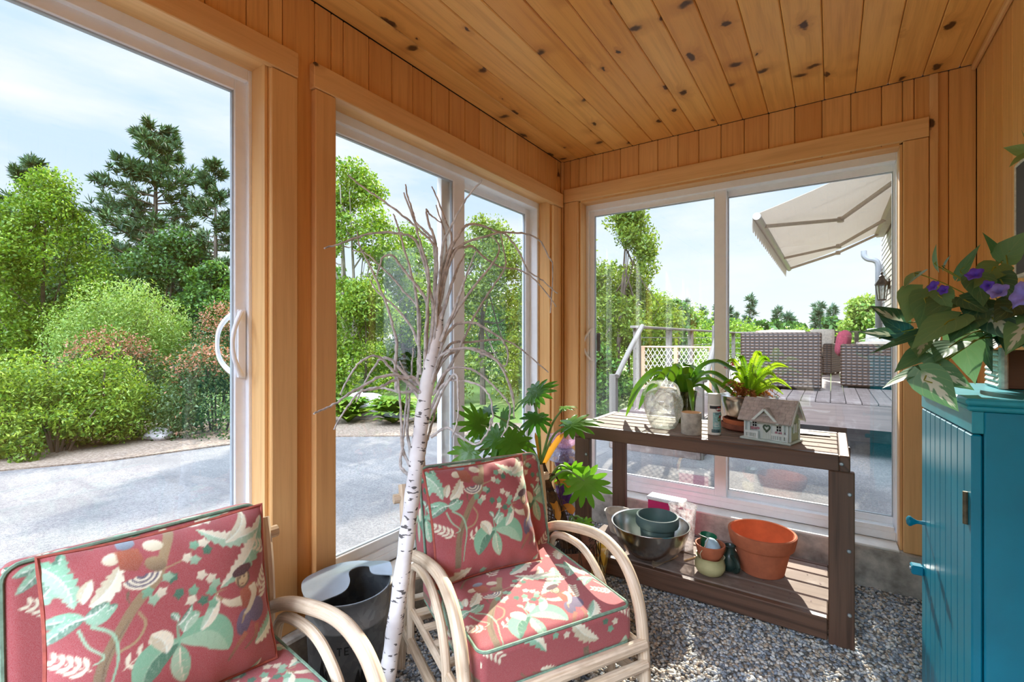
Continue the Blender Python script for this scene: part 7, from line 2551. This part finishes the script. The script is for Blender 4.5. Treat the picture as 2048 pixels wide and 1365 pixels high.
R_ = np.array((0.826, 0.564, 0))        # towards the right of the room
K_ = np.array((0.564, -0.826, 0))       # towards the room
for jt, dr_, nr, sz, tn in (((-1.235, 2.00, 1.03), (-0.7, 0.3, -0.1), (0.25, -0.6, 0.75), 0.135, 0.35), ((-1.22, 1.97, 1.045), (0.6, 0.3, 0.30), (0.1, -0.65, 0.75), 0.13, 0.3),
                            ((-1.17, 1.93, 0.945), (0.1, -0.6, -0.5), (0.3, -0.6, 0.75), 0.115, 0.15), ((-1.08, 2.07, 0.885), (0.7, 0.4, 0.2), (-0.05, -0.42, 0.88), 0.16, 0.5),
                            ((-1.12, 2.09, 0.97), (0.8, 0.35, 0.1), (-0.1, -0.2, 0.95), 0.07, 0.95), ((-1.37, 1.76, 0.90), (-0.5, -0.5, 0.45), (0.55, -0.5, 0.65), 0.135, 0.45),
                            ((-1.38, 1.93, 0.91), (0.5, -0.1, 0.3), (0.2, -0.75, 0.6), 0.10, 0.4), ((-1.27, 1.76, 0.86), (-0.6, -0.4, -0.2), (0.35, -0.5, 0.75), 0.14, 0.35),
                            ((-1.22, 1.75, 0.855), (0.5, 0.2, -0.25), (0.1, -0.6, 0.75), 0.135, 0.4), ((-1.33, 1.63, 0.815), (-0.5, -0.35, -0.3), (0.6, -0.5, 0.6), 0.12, 0.65),
                            ((-1.27, 1.80, 0.79), (0.2, -0.3, -0.4), (0.4, -0.7, 0.5), 0.12, 0.5), ((-1.40, 1.85, 0.95), (-0.4, 0.1, 0.1), (0.3, -0.4, 0.85), 0.10, 0.1)):
    split_leaf(jt, np.array(jt) + np.array(dr_), nr, sz * 0.95, M_PHIL, ph, tn, top)
for jt, dr_, nr, sz, tn in (((-1.09, 2.13, 0.66), (0.1, 0.1, -0.9), (0.45, -0.85, 0.2), 0.12, 0.98), ((-1.00, 2.08, 0.64), (0.25, 0.1, -0.9), (0.35, -0.9, 0.2), 0.155, 0.75), ((-1.12, 2.16, 0.62), (-0.4, -0.2, -0.3), (0.4, -0.8, 0.4), 0.085, 0.9),
                            ((-1.03, 2.05, 0.43), (0.3, -0.2, 0.1), (0.2, -0.5, 0.8), 0.055, 0.7), ((-0.985, 2.06, 0.44), (0.1, -0.1, -0.9), (0.4, -0.8, 0.2), 0.06, 0.95)):
    split_leaf(jt, np.array(jt) + np.array(dr_), nr, sz, M_PHIL, ph, tn, (-1.16, 2.0, 0.60) if jt[2] > 0.5 else (-1.08, 2.06, 0.36))


def sheath(pts, w_, m_, parent):
    strap(pts[0], pts[1:], w_, parent, m_, name='dead_sheath', fold=0.5)


for pts, w_ in (([(-1.18, 1.99, 0.68), (-1.13, 2.02, 0.78), (-1.09, 2.05, 0.85)], 0.034), ([(-1.185, 1.985, 0.70), (-1.19, 1.96, 0.80), (-1.195, 1.95, 0.86)], 0.014), ([(-1.19, 1.98, 0.69), (-1.25, 1.90, 0.77), (-1.30, 1.85, 0.80)], 0.018),
                ([(-1.13, 2.03, 0.60), (-1.09, 2.05, 0.61), (-1.06, 2.06, 0.58)], 0.026), ([(-1.12, 2.05, 0.46), (-1.06, 2.04, 0.49), (-1.03, 2.03, 0.47)], 0.04), ([(-1.15, 2.02, 0.52), (-1.11, 2.0, 0.50), (-1.08, 1.98, 0.44)], 0.035)):
    sheath(pts, w_, M_DEADL, ph)

# ================================================================== stacked glass garden totem
gt_ = thing('glass_totem', 'garden totem of stacked pink, clear and purple glass in the corner', 'ornament', (-1.395, 2.625, 0))
c_ = (-1.395, 2.625, 0)
G_PINK = vessel_glass('pink_glass', (252, 238, 247), cloud=0.5, milk=(240, 206, 230))
G_CLR = vessel_glass('lilac_glass', (242, 242, 250), cloud=0.5, milk=(224, 226, 246))
G_PUR = vessel_glass('purple_glass', (168, 120, 186), cloud=0.4, milk=(124, 76, 150))
rib = lambda a, z: 1 + 0.012 * math.sin(a * 24)
MB().lathe([(0.03, 0.628), (0.05, 0.636), (0.095, 0.672), (0.112, 0.70), (0.114, 0.703), (0.108, 0.702), (0.09, 0.676), (0.046, 0.641), (0.03, 0.634)], c=c_, seg=56, wob=rib).build('dish', G_PINK, gt_, smooth=True, angle=180)
MB().lathe([(0.042, 0.628), (0.055, 0.622), (0.078, 0.596), (0.091, 0.560), (0.094, 0.554), (0.089, 0.555), (0.073, 0.592), (0.052, 0.616), (0.04, 0.622)], c=c_, seg=56, wob=rib).build('dome', G_CLR, gt_, smooth=True, angle=180)
MB().lathe([(0.03, 0.625), (0.026, 0.60), (0.03, 0.56), (0.055, 0.548), (0.058, 0.535), (0.055, 0.515), (0.03, 0.505)], c=c_, seg=48, wob=lambda a, z: 1 + 0.05 * abs(math.sin(a * 14))).build('beaded_bowl', G_PUR, gt_, smooth=True, angle=180)
MB().lathe([(0.026, 0.51), (0.03, 0.48), (0.05, 0.44), (0.056, 0.39), (0.048, 0.33), (0.03, 0.28), (0.04, 0.26)], c=c_, seg=40).build('vase', G_PUR, gt_, smooth=True, angle=180)
MB().lathe([(0.04, 0.262), (0.075, 0.24), (0.085, 0.20), (0.07, 0.12), (0.05, 0.07), (0.09, 0.01), (0.095, 0.0)], c=c_, seg=40, wob=rib).build('foot', G_CLR, gt_, smooth=True, angle=180)

# ================================================================== teal cabinet
M_TEAL = plain('teal_paint', (0, 124, 149), rough=0.34, var=0.06, scale=7, spec=0.5)
M_TEAL_SUNLIT = plain('sunlit_teal_paint', (30, 150, 168), rough=0.36, var=0.12, scale=9, spec=0.5)  # lighter copy of teal_paint; sun on rails and top put into the colour
ce1 = unit(np.array((-0.059, 0.998, 0)))       # along the door, away from the camera
ce2 = unit(np.array((0.998, 0.059, 0)))        # into the cabinet
CAo = np.array((0.28, 1.558, 0))
cp = lambda a, b, z: CAo + ce1 * a + ce2 * b + np.array((0, 0, z))
CBX = (ce1, ce2, Zz)
LW, DP = 0.515, 0.272
cab = thing('cabinet', 'narrow bright teal painted wooden cabinet with a plank door against the right wall', 'cabinet', tuple(cp(LW / 2, DP / 2, 0)))
m_ = MB()
m_.box(cp(LW / 2, DP / 2 + 0.011, 0.60), (LW, DP - 0.022, 1.09), axes=CBX, bev=0.003)
m_.build('body', M_TEAL, cab)
for zz, hh in ((1.1175, 0.055), (0.085, 0.06)):
    MB().box(cp(LW / 2, 0.011, zz), (LW, 0.022, hh), axes=CBX, bev=0.002).build('face_rail', M_TEAL_SUNLIT, cab)
for (a, b) in ((0.02, 0.03), (LW - 0.02, 0.03), (0.02, DP - 0.02), (LW - 0.02, DP - 0.02)):
    MB().box(cp(a, b, 0.028), (0.04, 0.04, 0.056), axes=CBX, bev=0.003).build('foot', M_TEAL, cab)
door = None
m_ = MB()
nb_ = 9
for k in range(nb_):
    a0_, a1_ = 0.004 + (LW - 0.008) * k / nb_, 0.004 + (LW - 0.008) * (k + 1) / nb_
    m_.box(cp((a0_ + a1_) / 2, 0.010, 0.602), (a1_ - a0_ - 0.0006, 0.020, 0.970), axes=CBX, bev=0.0035)
door = m_.build('door', M_TEAL, cab)
for z_ in (0.22, 0.955):
    pass
MB().lathe([(0.0065, 0.0), (0.0065, 0.006), (0.0055, 0.012), (0.006, 0.020), (0.012, 0.030), (0.0165, 0.036), (0.0165, 0.041), (0.010, 0.046), (0.0, 0.0475)], c=cp(LW - 0.043, 0.0, 0.713), seg=28, axis=(ce1, Zz, -ce2)).build('knob', M_TEAL, door, smooth=True, angle=50)
la = MB().box(cp(LW - 0.022, -0.016, 0.55), (0.036, 0.032, 0.030), axes=CBX, bev=0.004).build('turn_button', M_TEAL, cab)
MB().lathe([(0.005, 0.0), (0.005, 0.003), (0.0, 0.004)], c=cp(LW - 0.022, -0.032, 0.55), seg=14, axis=(ce1, Zz, -ce2)).build('screw', M_BOLT, la, smooth=True)
M_HINGE = plain('aged_hinge', (92, 84, 62), rough=0.6, metal=0.4, var=0.25, scale=60)
for z_ in (0.90, 0.28):
    MB().tube([cp(0.033, -0.004, z_ - 0.04), cp(0.033, -0.004, z_ + 0.04)], 0.0055, seg=10).build('hinge', M_HINGE, door, smooth=True)
m_ = MB()
m_.box(cp(LW / 2 - 0.002, DP / 2 - 0.006, 1.152), (LW + 0.014, DP + 0.008, 0.014), axes=CBX, bev=0.004)
m_.box(cp(LW / 2 - 0.002, DP / 2 - 0.008, 1.167), (LW + 0.026, DP + 0.012, 0.017), axes=CBX, bev=0.005)
m_.build('top', M_TEAL_SUNLIT, cab)

# ================================================================== artificial vine with purple flowers on the cabinet
t = NT('silk_leaf')
wc = t.attr('wc', 'Vector')
s_ = t.n('SeparateXYZ')
t.set(s_.inputs[0], wc)
U_, V_, K2 = s_.outputs
n1 = t.noise(wc, 7.0, 3.0, 0.6)
tone = t.attr('rnd', 'Fac')
green = t.ramp(tone, [(0.0, lin(38, 72, 58)), (0.5, lin(92, 142, 96)), (1.0, lin(150, 188, 120))])
av = t.math('ABSOLUTE', V_)
fe = t.math('SINE', t.math('ADD', t.math('MULTIPLY', U_, 30.0), t.math('MULTIPLY', av, -14.0)))
reach = t.math('MULTIPLY_ADD', fe, 0.12, 0.30)
pale = t.step(t.math('SUBTRACT', t.math('ADD', reach, t.math('MULTIPLY', t.math('SUBTRACT', n1, 0.5), 0.5)), av), -0.04, 0.10)
endf = t.math('MULTIPLY', t.step(U_, 0.0, 0.2), t.step(U_, 0.75, 0.98, 1.0, 0.0))
fac = t.math('MULTIPLY', t.math('MULTIPLY', pale, endf), t.math('GREATER_THAN', K2, 0.5))
vein = t.math('MULTIPLY', t.step(fe, 0.90, 1.0), 0.35)
col = t.mix(t.math('MAXIMUM', vein, t.step(av, 0.0, 0.07, 0.5, 0.0)), green, lin(140, 170, 112))
col = t.mix(fac, col, lin(206, 212, 190))
pr_ = t.principled(col, 0.42, bump=fe, bump_s=0.1, bump_d=0.002)
tl = t.n('BsdfTranslucent')
t.set(tl.inputs[0], col)
mxx = t.n('MixShader', {0: 0.22})
t.set(mxx.inputs[1], pr_)
t.set(mxx.inputs[2], tl.outputs[0])
M_SILK = t.done(mxx.outputs[0])
M_VIOLET = plain('violet_petal', (92, 60, 190), rough=0.6, var=0.2, scale=40)
M_LAV = plain('lavender_petal', (140, 130, 214), rough=0.6, var=0.2, scale=30)
M_VINE = plain('vine_stem', (150, 160, 62), rough=0.6, var=0.15)
vn = thing('flowering_vine', 'artificial vine of pointed green leaves and purple flowers spilling over the teal cabinet', 'plant', (0.44, 1.93, 1.1765))
SHP = [(0.0, 0.10), (0.06, 0.62), (0.16, 0.93), (0.30, 1.0), (0.46, 0.88), (0.62, 0.64), (0.78, 0.38), (0.90, 0.16), (1.0, 0.0)]


def silk_leaf(m_, base, tip, width, nrm, varieg, tone, cup=0.18, curl=0.12):
    base, tip = np.array(base, float), np.array(tip, float)
    y = tip - base
    L = np.linalg.norm(y)
    y /= L
    n = np.array(nrm, float)
    n = unit(n - y * np.dot(n, y))
    x = np.cross(y, n)
    vs_, wcs, fs = [], [], []
    cols = 7
    for u, w_ in SHP:
        for k in range(cols):
            v = 2 * k / (cols - 1) - 1
            uu = u - 0.14 * (abs(v) ** 1.5) * (1 - u) * (1.0 if u < 0.3 else 0.5)
            p = base + y * L * uu + x * v * w_ * width / 2 + n * (cup * abs(v) * w_ * width / 2 - curl * L * (u - 0.3) ** 2)
            vs_.append(p)
            wcs.append((u, v, 1.0 if varieg else 0.0))
    for i in range(len(SHP) - 1):
        for k in range(cols - 1):
            a = i * cols + k
            fs.append((a, a + 1, a + cols + 1, a + cols))
    m_.add(vs_, fs, wc=wcs, rnd=tone)


m_ = MB()
stems = MB()
crown = np.array((0.43, 1.92, 1.33))
LEAVES = [
    ((0.223, 1.86, 1.457), (0.18, 1.77, 1.371), 0.102, 0, 0.75),
    ((0.233, 1.819, 1.439), (0.204, 1.738, 1.351), 0.082, 0, 0.55),
    ((0.176, 1.852, 1.364), (0.101, 1.741, 1.416), 0.056, 1, 0.20),
    ((0.178, 1.83, 1.34), (0.12, 1.729, 1.377), 0.044, 0, 0.10),
    ((0.169, 1.872, 1.328), (0.073, 1.746, 1.342), 0.039, 1, 0.10),
    ((0.135, 1.824, 1.322), (0.062, 1.714, 1.321), 0.021, 0, 0.15),
    ((0.228, 1.827, 1.339), (0.093, 1.674, 1.284), 0.026, 0, 0.20),
    ((0.271, 1.724, 1.37), (0.171, 1.595, 1.3), 0.068, 0, 0.60),
    ((0.241, 1.775, 1.287), (0.141, 1.647, 1.236), 0.068, 0, 0.50),
    ((0.317, 1.876, 1.319), (0.335, 1.827, 1.192), 0.085, 0, 0.70),
    ((0.229, 1.719, 1.239), (0.109, 1.577, 1.199), 0.053, 1, 0.45),
    ((0.224, 1.667, 1.238), (0.306, 1.663, 1.188), 0.059, 1, 0.45),
    ((0.205, 1.63, 1.221), (0.265, 1.61, 1.134), 0.066, 1, 0.50),
    ((0.355, 1.757, 1.376), (0.393, 1.722, 1.311), 0.059, 1, 0.10),
    ((0.364, 1.884, 1.321), (0.364, 1.823, 1.225), 0.042, 0, 0.10),
    ((0.412, 1.735, 1.355), (0.354, 1.635, 1.284), 0.054, 1, 0.60),
    ((0.225, 1.934, 1.523), (0.179, 1.842, 1.479), 0.039, 0, 0.70),
    ((0.279, 2.008, 1.553), (0.262, 1.936, 1.61), 0.028, 0, 0.60),
    ((0.298, 2.021, 1.546), (0.301, 1.962, 1.579), 0.020, 0, 0.60),
    ((0.336, 2.01, 1.526), (0.37, 1.973, 1.607), 0.030, 0, 0.50),
    ((0.435, 2.078, 1.579), (0.384, 1.982, 1.64), 0.024, 0, 0.50),
    ((0.443, 2.108, 1.577), (0.446, 2.049, 1.626), 0.022, 0, 0.60),
    ((0.441, 2.033, 1.572), (0.474, 1.995, 1.637), 0.065, 0, 0.65),
    ((0.386, 1.875, 1.521), (0.324, 1.772, 1.464), 0.057, 0, 0.60),
    ((0.338, 1.818, 1.484), (0.339, 1.758, 1.408), 0.057, 0, 0.35),
    ((0.283, 1.828, 1.431), (0.215, 1.721, 1.388), 0.067, 0, 0.40),
    ((0.306, 1.784, 1.427), (0.35, 1.753, 1.386), 0.059, 0, 0.20),
    ((0.266, 1.866, 1.375), (0.204, 1.762, 1.373), 0.063, 0, 0.30),
    ((0.259, 1.812, 1.446), (0.272, 1.761, 1.392), 0.050, 0, 0.60),
    ((0.311, 1.751, 1.37), (0.255, 1.652, 1.316), 0.065, 0, 0.25),
    ((0.223, 1.788, 1.316), (0.197, 1.71, 1.271), 0.056, 1, 0.60),
    ((0.271, 1.724, 1.302), (0.223, 1.63, 1.264), 0.060, 0, 0.35),
    ((0.387, 1.839, 1.483), (0.405, 1.791, 1.423), 0.053, 0, 0.20),
    ((0.405, 1.791, 1.41), (0.346, 1.69, 1.367), 0.056, 0, 0.10),
    ((0.338, 1.794, 1.412), (0.309, 1.713, 1.349), 0.061, 0, 0.15),
    ((0.395, 1.833, 1.343), (0.413, 1.784, 1.369), 0.053, 0, 0.05),
]
FLOWERS = [((0.238, 1.774, 1.469), 0.020, M_VIOLET), ((0.262, 1.79, 1.458), 0.017, M_VIOLET), ((0.32, 1.757, 1.495), 0.024, M_VIOLET), ((0.342, 1.735, 1.459), 0.018, M_VIOLET), ((0.353, 1.695, 1.442), 0.026, M_LAV), ((0.379, 1.64, 1.426), 0.040, M_LAV)]
for b, e, w_, vg, tn in LEAVES:
    b, e = np.array(b), np.array(e)
    nv = unit(np.array((-0.25, -0.80, 0.45)) + rng.normal(0, 0.22, 3))
    b2 = e + (b - e) * 1.15
    silk_leaf(m_, b2, e, w_ * (1.28 if w_ < 0.08 else 1.05), nv, vg, tn)
    md = b * 0.5 + crown * 0.5 + np.array((0, 0, 0.03))
    stems.tube(spline([crown + rng.normal(0, 0.02, 3), md, b, b * 0.8 + e * 0.2], 10), 0.0017, seg=5)
# filling leaves deeper in the bunch and on the hidden side
for k in range(46):
    a = rng.uniform(0, 2 * PI)
    el_ = rng.uniform(-0.5, 1.1)
    d = np.array((math.cos(a) * math.cos(el_), math.sin(a) * math.cos(el_), math.sin(el_)))
    b = crown + d * np.array((0.07, 0.13, 0.06)) * rng.uniform(0.4, 1.2)
    e = b + unit(d + np.array((0, 0, -0.5))) * rng.uniform(0.06, 0.085)
    e[0] = min(e[0], 0.565)
    b[0] = min(b[0], 0.56)
    silk_leaf(m_, b, e, rng.uniform(0.045, 0.065), unit(d + np.array((0, 0, 0.5)) + rng.normal(0, 0.3, 3)), rng.random() < 0.4, rng.random() * 0.55)
m_.build('leaves', M_SILK, vn, smooth=True, angle=180)
stems.build('stems', M_VINE, vn, smooth=True)
for c0, R0, mm in FLOWERS:
    R0 *= 0.72
    q = MB()
    c0 = np.array(c0)
    ax = unit(np.array((-0.5, -0.75, 0.25)) + rng.normal(0, 0.25, 3))
    u_ = unit(np.cross(ax, (0, 0, 1.0)))
    v_ = np.cross(ax, u_)
    rings = [(0.10, -0.9), (0.22, -0.5), (0.5, -0.12), (1.0, 0.10), (1.12, 0.0)]
    vs_, fs = [], []
    for r, h in rings:
        for k in range(20):
            a = 2 * PI * k / 20
            rr = r * (1 + 0.14 * math.cos(5 * a) * r)
            vs_.append(c0 + (u_ * math.cos(a) + v_ * math.sin(a)) * rr * R0 + ax * h * R0 + ax * 0.10 * R0 * math.sin(5 * a) * r)
    for i in range(len(rings) - 1):
        for k in range(20):
            fs.append((i * 20 + k, i * 20 + (k + 1) % 20, (i + 1) * 20 + (k + 1) % 20, (i + 1) * 20 + k))
    q.add(vs_, fs).build('flower', mm, vn, smooth=True, angle=180)
W_PLANT = wood('planter_wood', (112, 74, 52), (84, 54, 38), (54, 34, 24), knots=0.05, rough=0.7)
M_WHW = plain('whitewashed_wicker', (226, 220, 210), rough=0.8, var=0.14, scale=60, bump=0.4)
pb = (0.475, 1.945)
q = MB()
for s_, cpos, sz in ((0, (pb[0], pb[1] - 0.062, 1.231), (0.14, 0.012, 0.108)), (0, (pb[0], pb[1] + 0.062, 1.231), (0.14, 0.012, 0.108)), (0, (pb[0] - 0.064, pb[1], 1.231), (0.012, 0.112, 0.108)), (0, (pb[0] + 0.064, pb[1], 1.231), (0.012, 0.112, 0.108)), (0, (pb[0], pb[1], 1.183), (0.118, 0.112, 0.012))):
    q.box(cpos, sz, bev=0.002)
q.build('planter_box', W_PLANT, vn)
q = MB()
for k in range(7):
    q.tube([(pb[0] - 0.078, pb[1] - 0.068, 1.1835 + k * 0.0155), (pb[0] - 0.078, pb[1] + 0.068, 1.1835 + k * 0.0155)], 0.0078, seg=8)
q.build('wicker_side', M_WHW, vn, smooth=True)
MB().tube([(pb[0] - 0.074, pb[1] - 0.070, 1.177), (pb[0] - 0.074, pb[1] - 0.070, 1.293)], 0.010, seg=10).build('corner_post', M_WHW, vn, smooth=True)
MB().box((pb[0], pb[1], 1.262), (0.116, 0.112, 0.02)).build('soil', M_SOIL, vn)

# dark plaque with a pale edge on the right wall
pq = thing('wall_plaque', 'dark framed plaque with a pale edge on the right wall at the photo edge', 'plaque', (XR - 0.012, 2.30, 1.75))
MB().box((XR - 0.013, 2.30, 1.75), (0.022, 0.34, 0.40), bev=0.003).build('board', plain('dark_board', (52, 44, 38), rough=0.6), pq)
q = MB()
for y_ in (2.30 - 0.172, 2.30 + 0.172):
    q.box((XR - 0.014, y_, 1.75), (0.026, 0.012, 0.41), bev=0.002)
for z_ in (1.75 - 0.203, 1.75 + 0.203):
    q.box((XR - 0.014, 2.30, z_), (0.026, 0.332, 0.012), bev=0.002)
q.build('frame', M_WHW, pq)
for k, (b, e) in enumerate((((0.565, 2.33, 1.96), (0.50, 2.28, 1.91)), ((0.565, 2.36, 1.97), (0.505, 2.36, 2.0)), ((0.565, 2.30, 1.97), (0.51, 2.22, 2.01)), ((0.56, 2.40, 1.66), (0.52, 2.40, 1.64)))):
    q = MB()
    silk_leaf(q, b, e, 0.045, unit(np.array((-0.6, -0.6, 0.3))), False, 0.95)
    q.build('sprig', M_SILK, pq, smooth=True, angle=180)

# fallen petals on the curb, bench and shelf
q = MB()
for _ in range(120):
    k = rng.random()
    if k < 0.45:
        p = (rng.uniform(-1.4, 0.3), rng.uniform(3.18, 3.24), ZS + 0.003)
    elif k < 0.75:
        p = (rng.uniform(-1.18, 0.0), by0 + 0.038 + (rng.integers(0, 5) + rng.uniform(0.2, 0.8)) * 0.1048, bz + 0.002)
    else:
        p = (rng.uniform(-1.0, 0.0), by0 + 0.042 + (rng.integers(0, 4) + rng.uniform(0.2, 0.8)) * 0.129, zs_ + 0.002)
    a = rng.random() * 6
    s0 = rng.uniform(0.003, 0.006)
    q.add([(p[0] + s0 * math.cos(a + i * PI / 2), p[1] + s0 * 0.7 * math.sin(a + i * PI / 2), p[2] + (i % 2) * 0.001) for i in range(4)], [(0, 1, 2, 3)])
o = q.build('fallen_petals', plain('dried_petals', (96, 34, 62), rough=0.8, var=0.3, scale=200))
tag(o, 'dark dried petals scattered on the curb, bench and shelf', 'petals', kind='stuff')
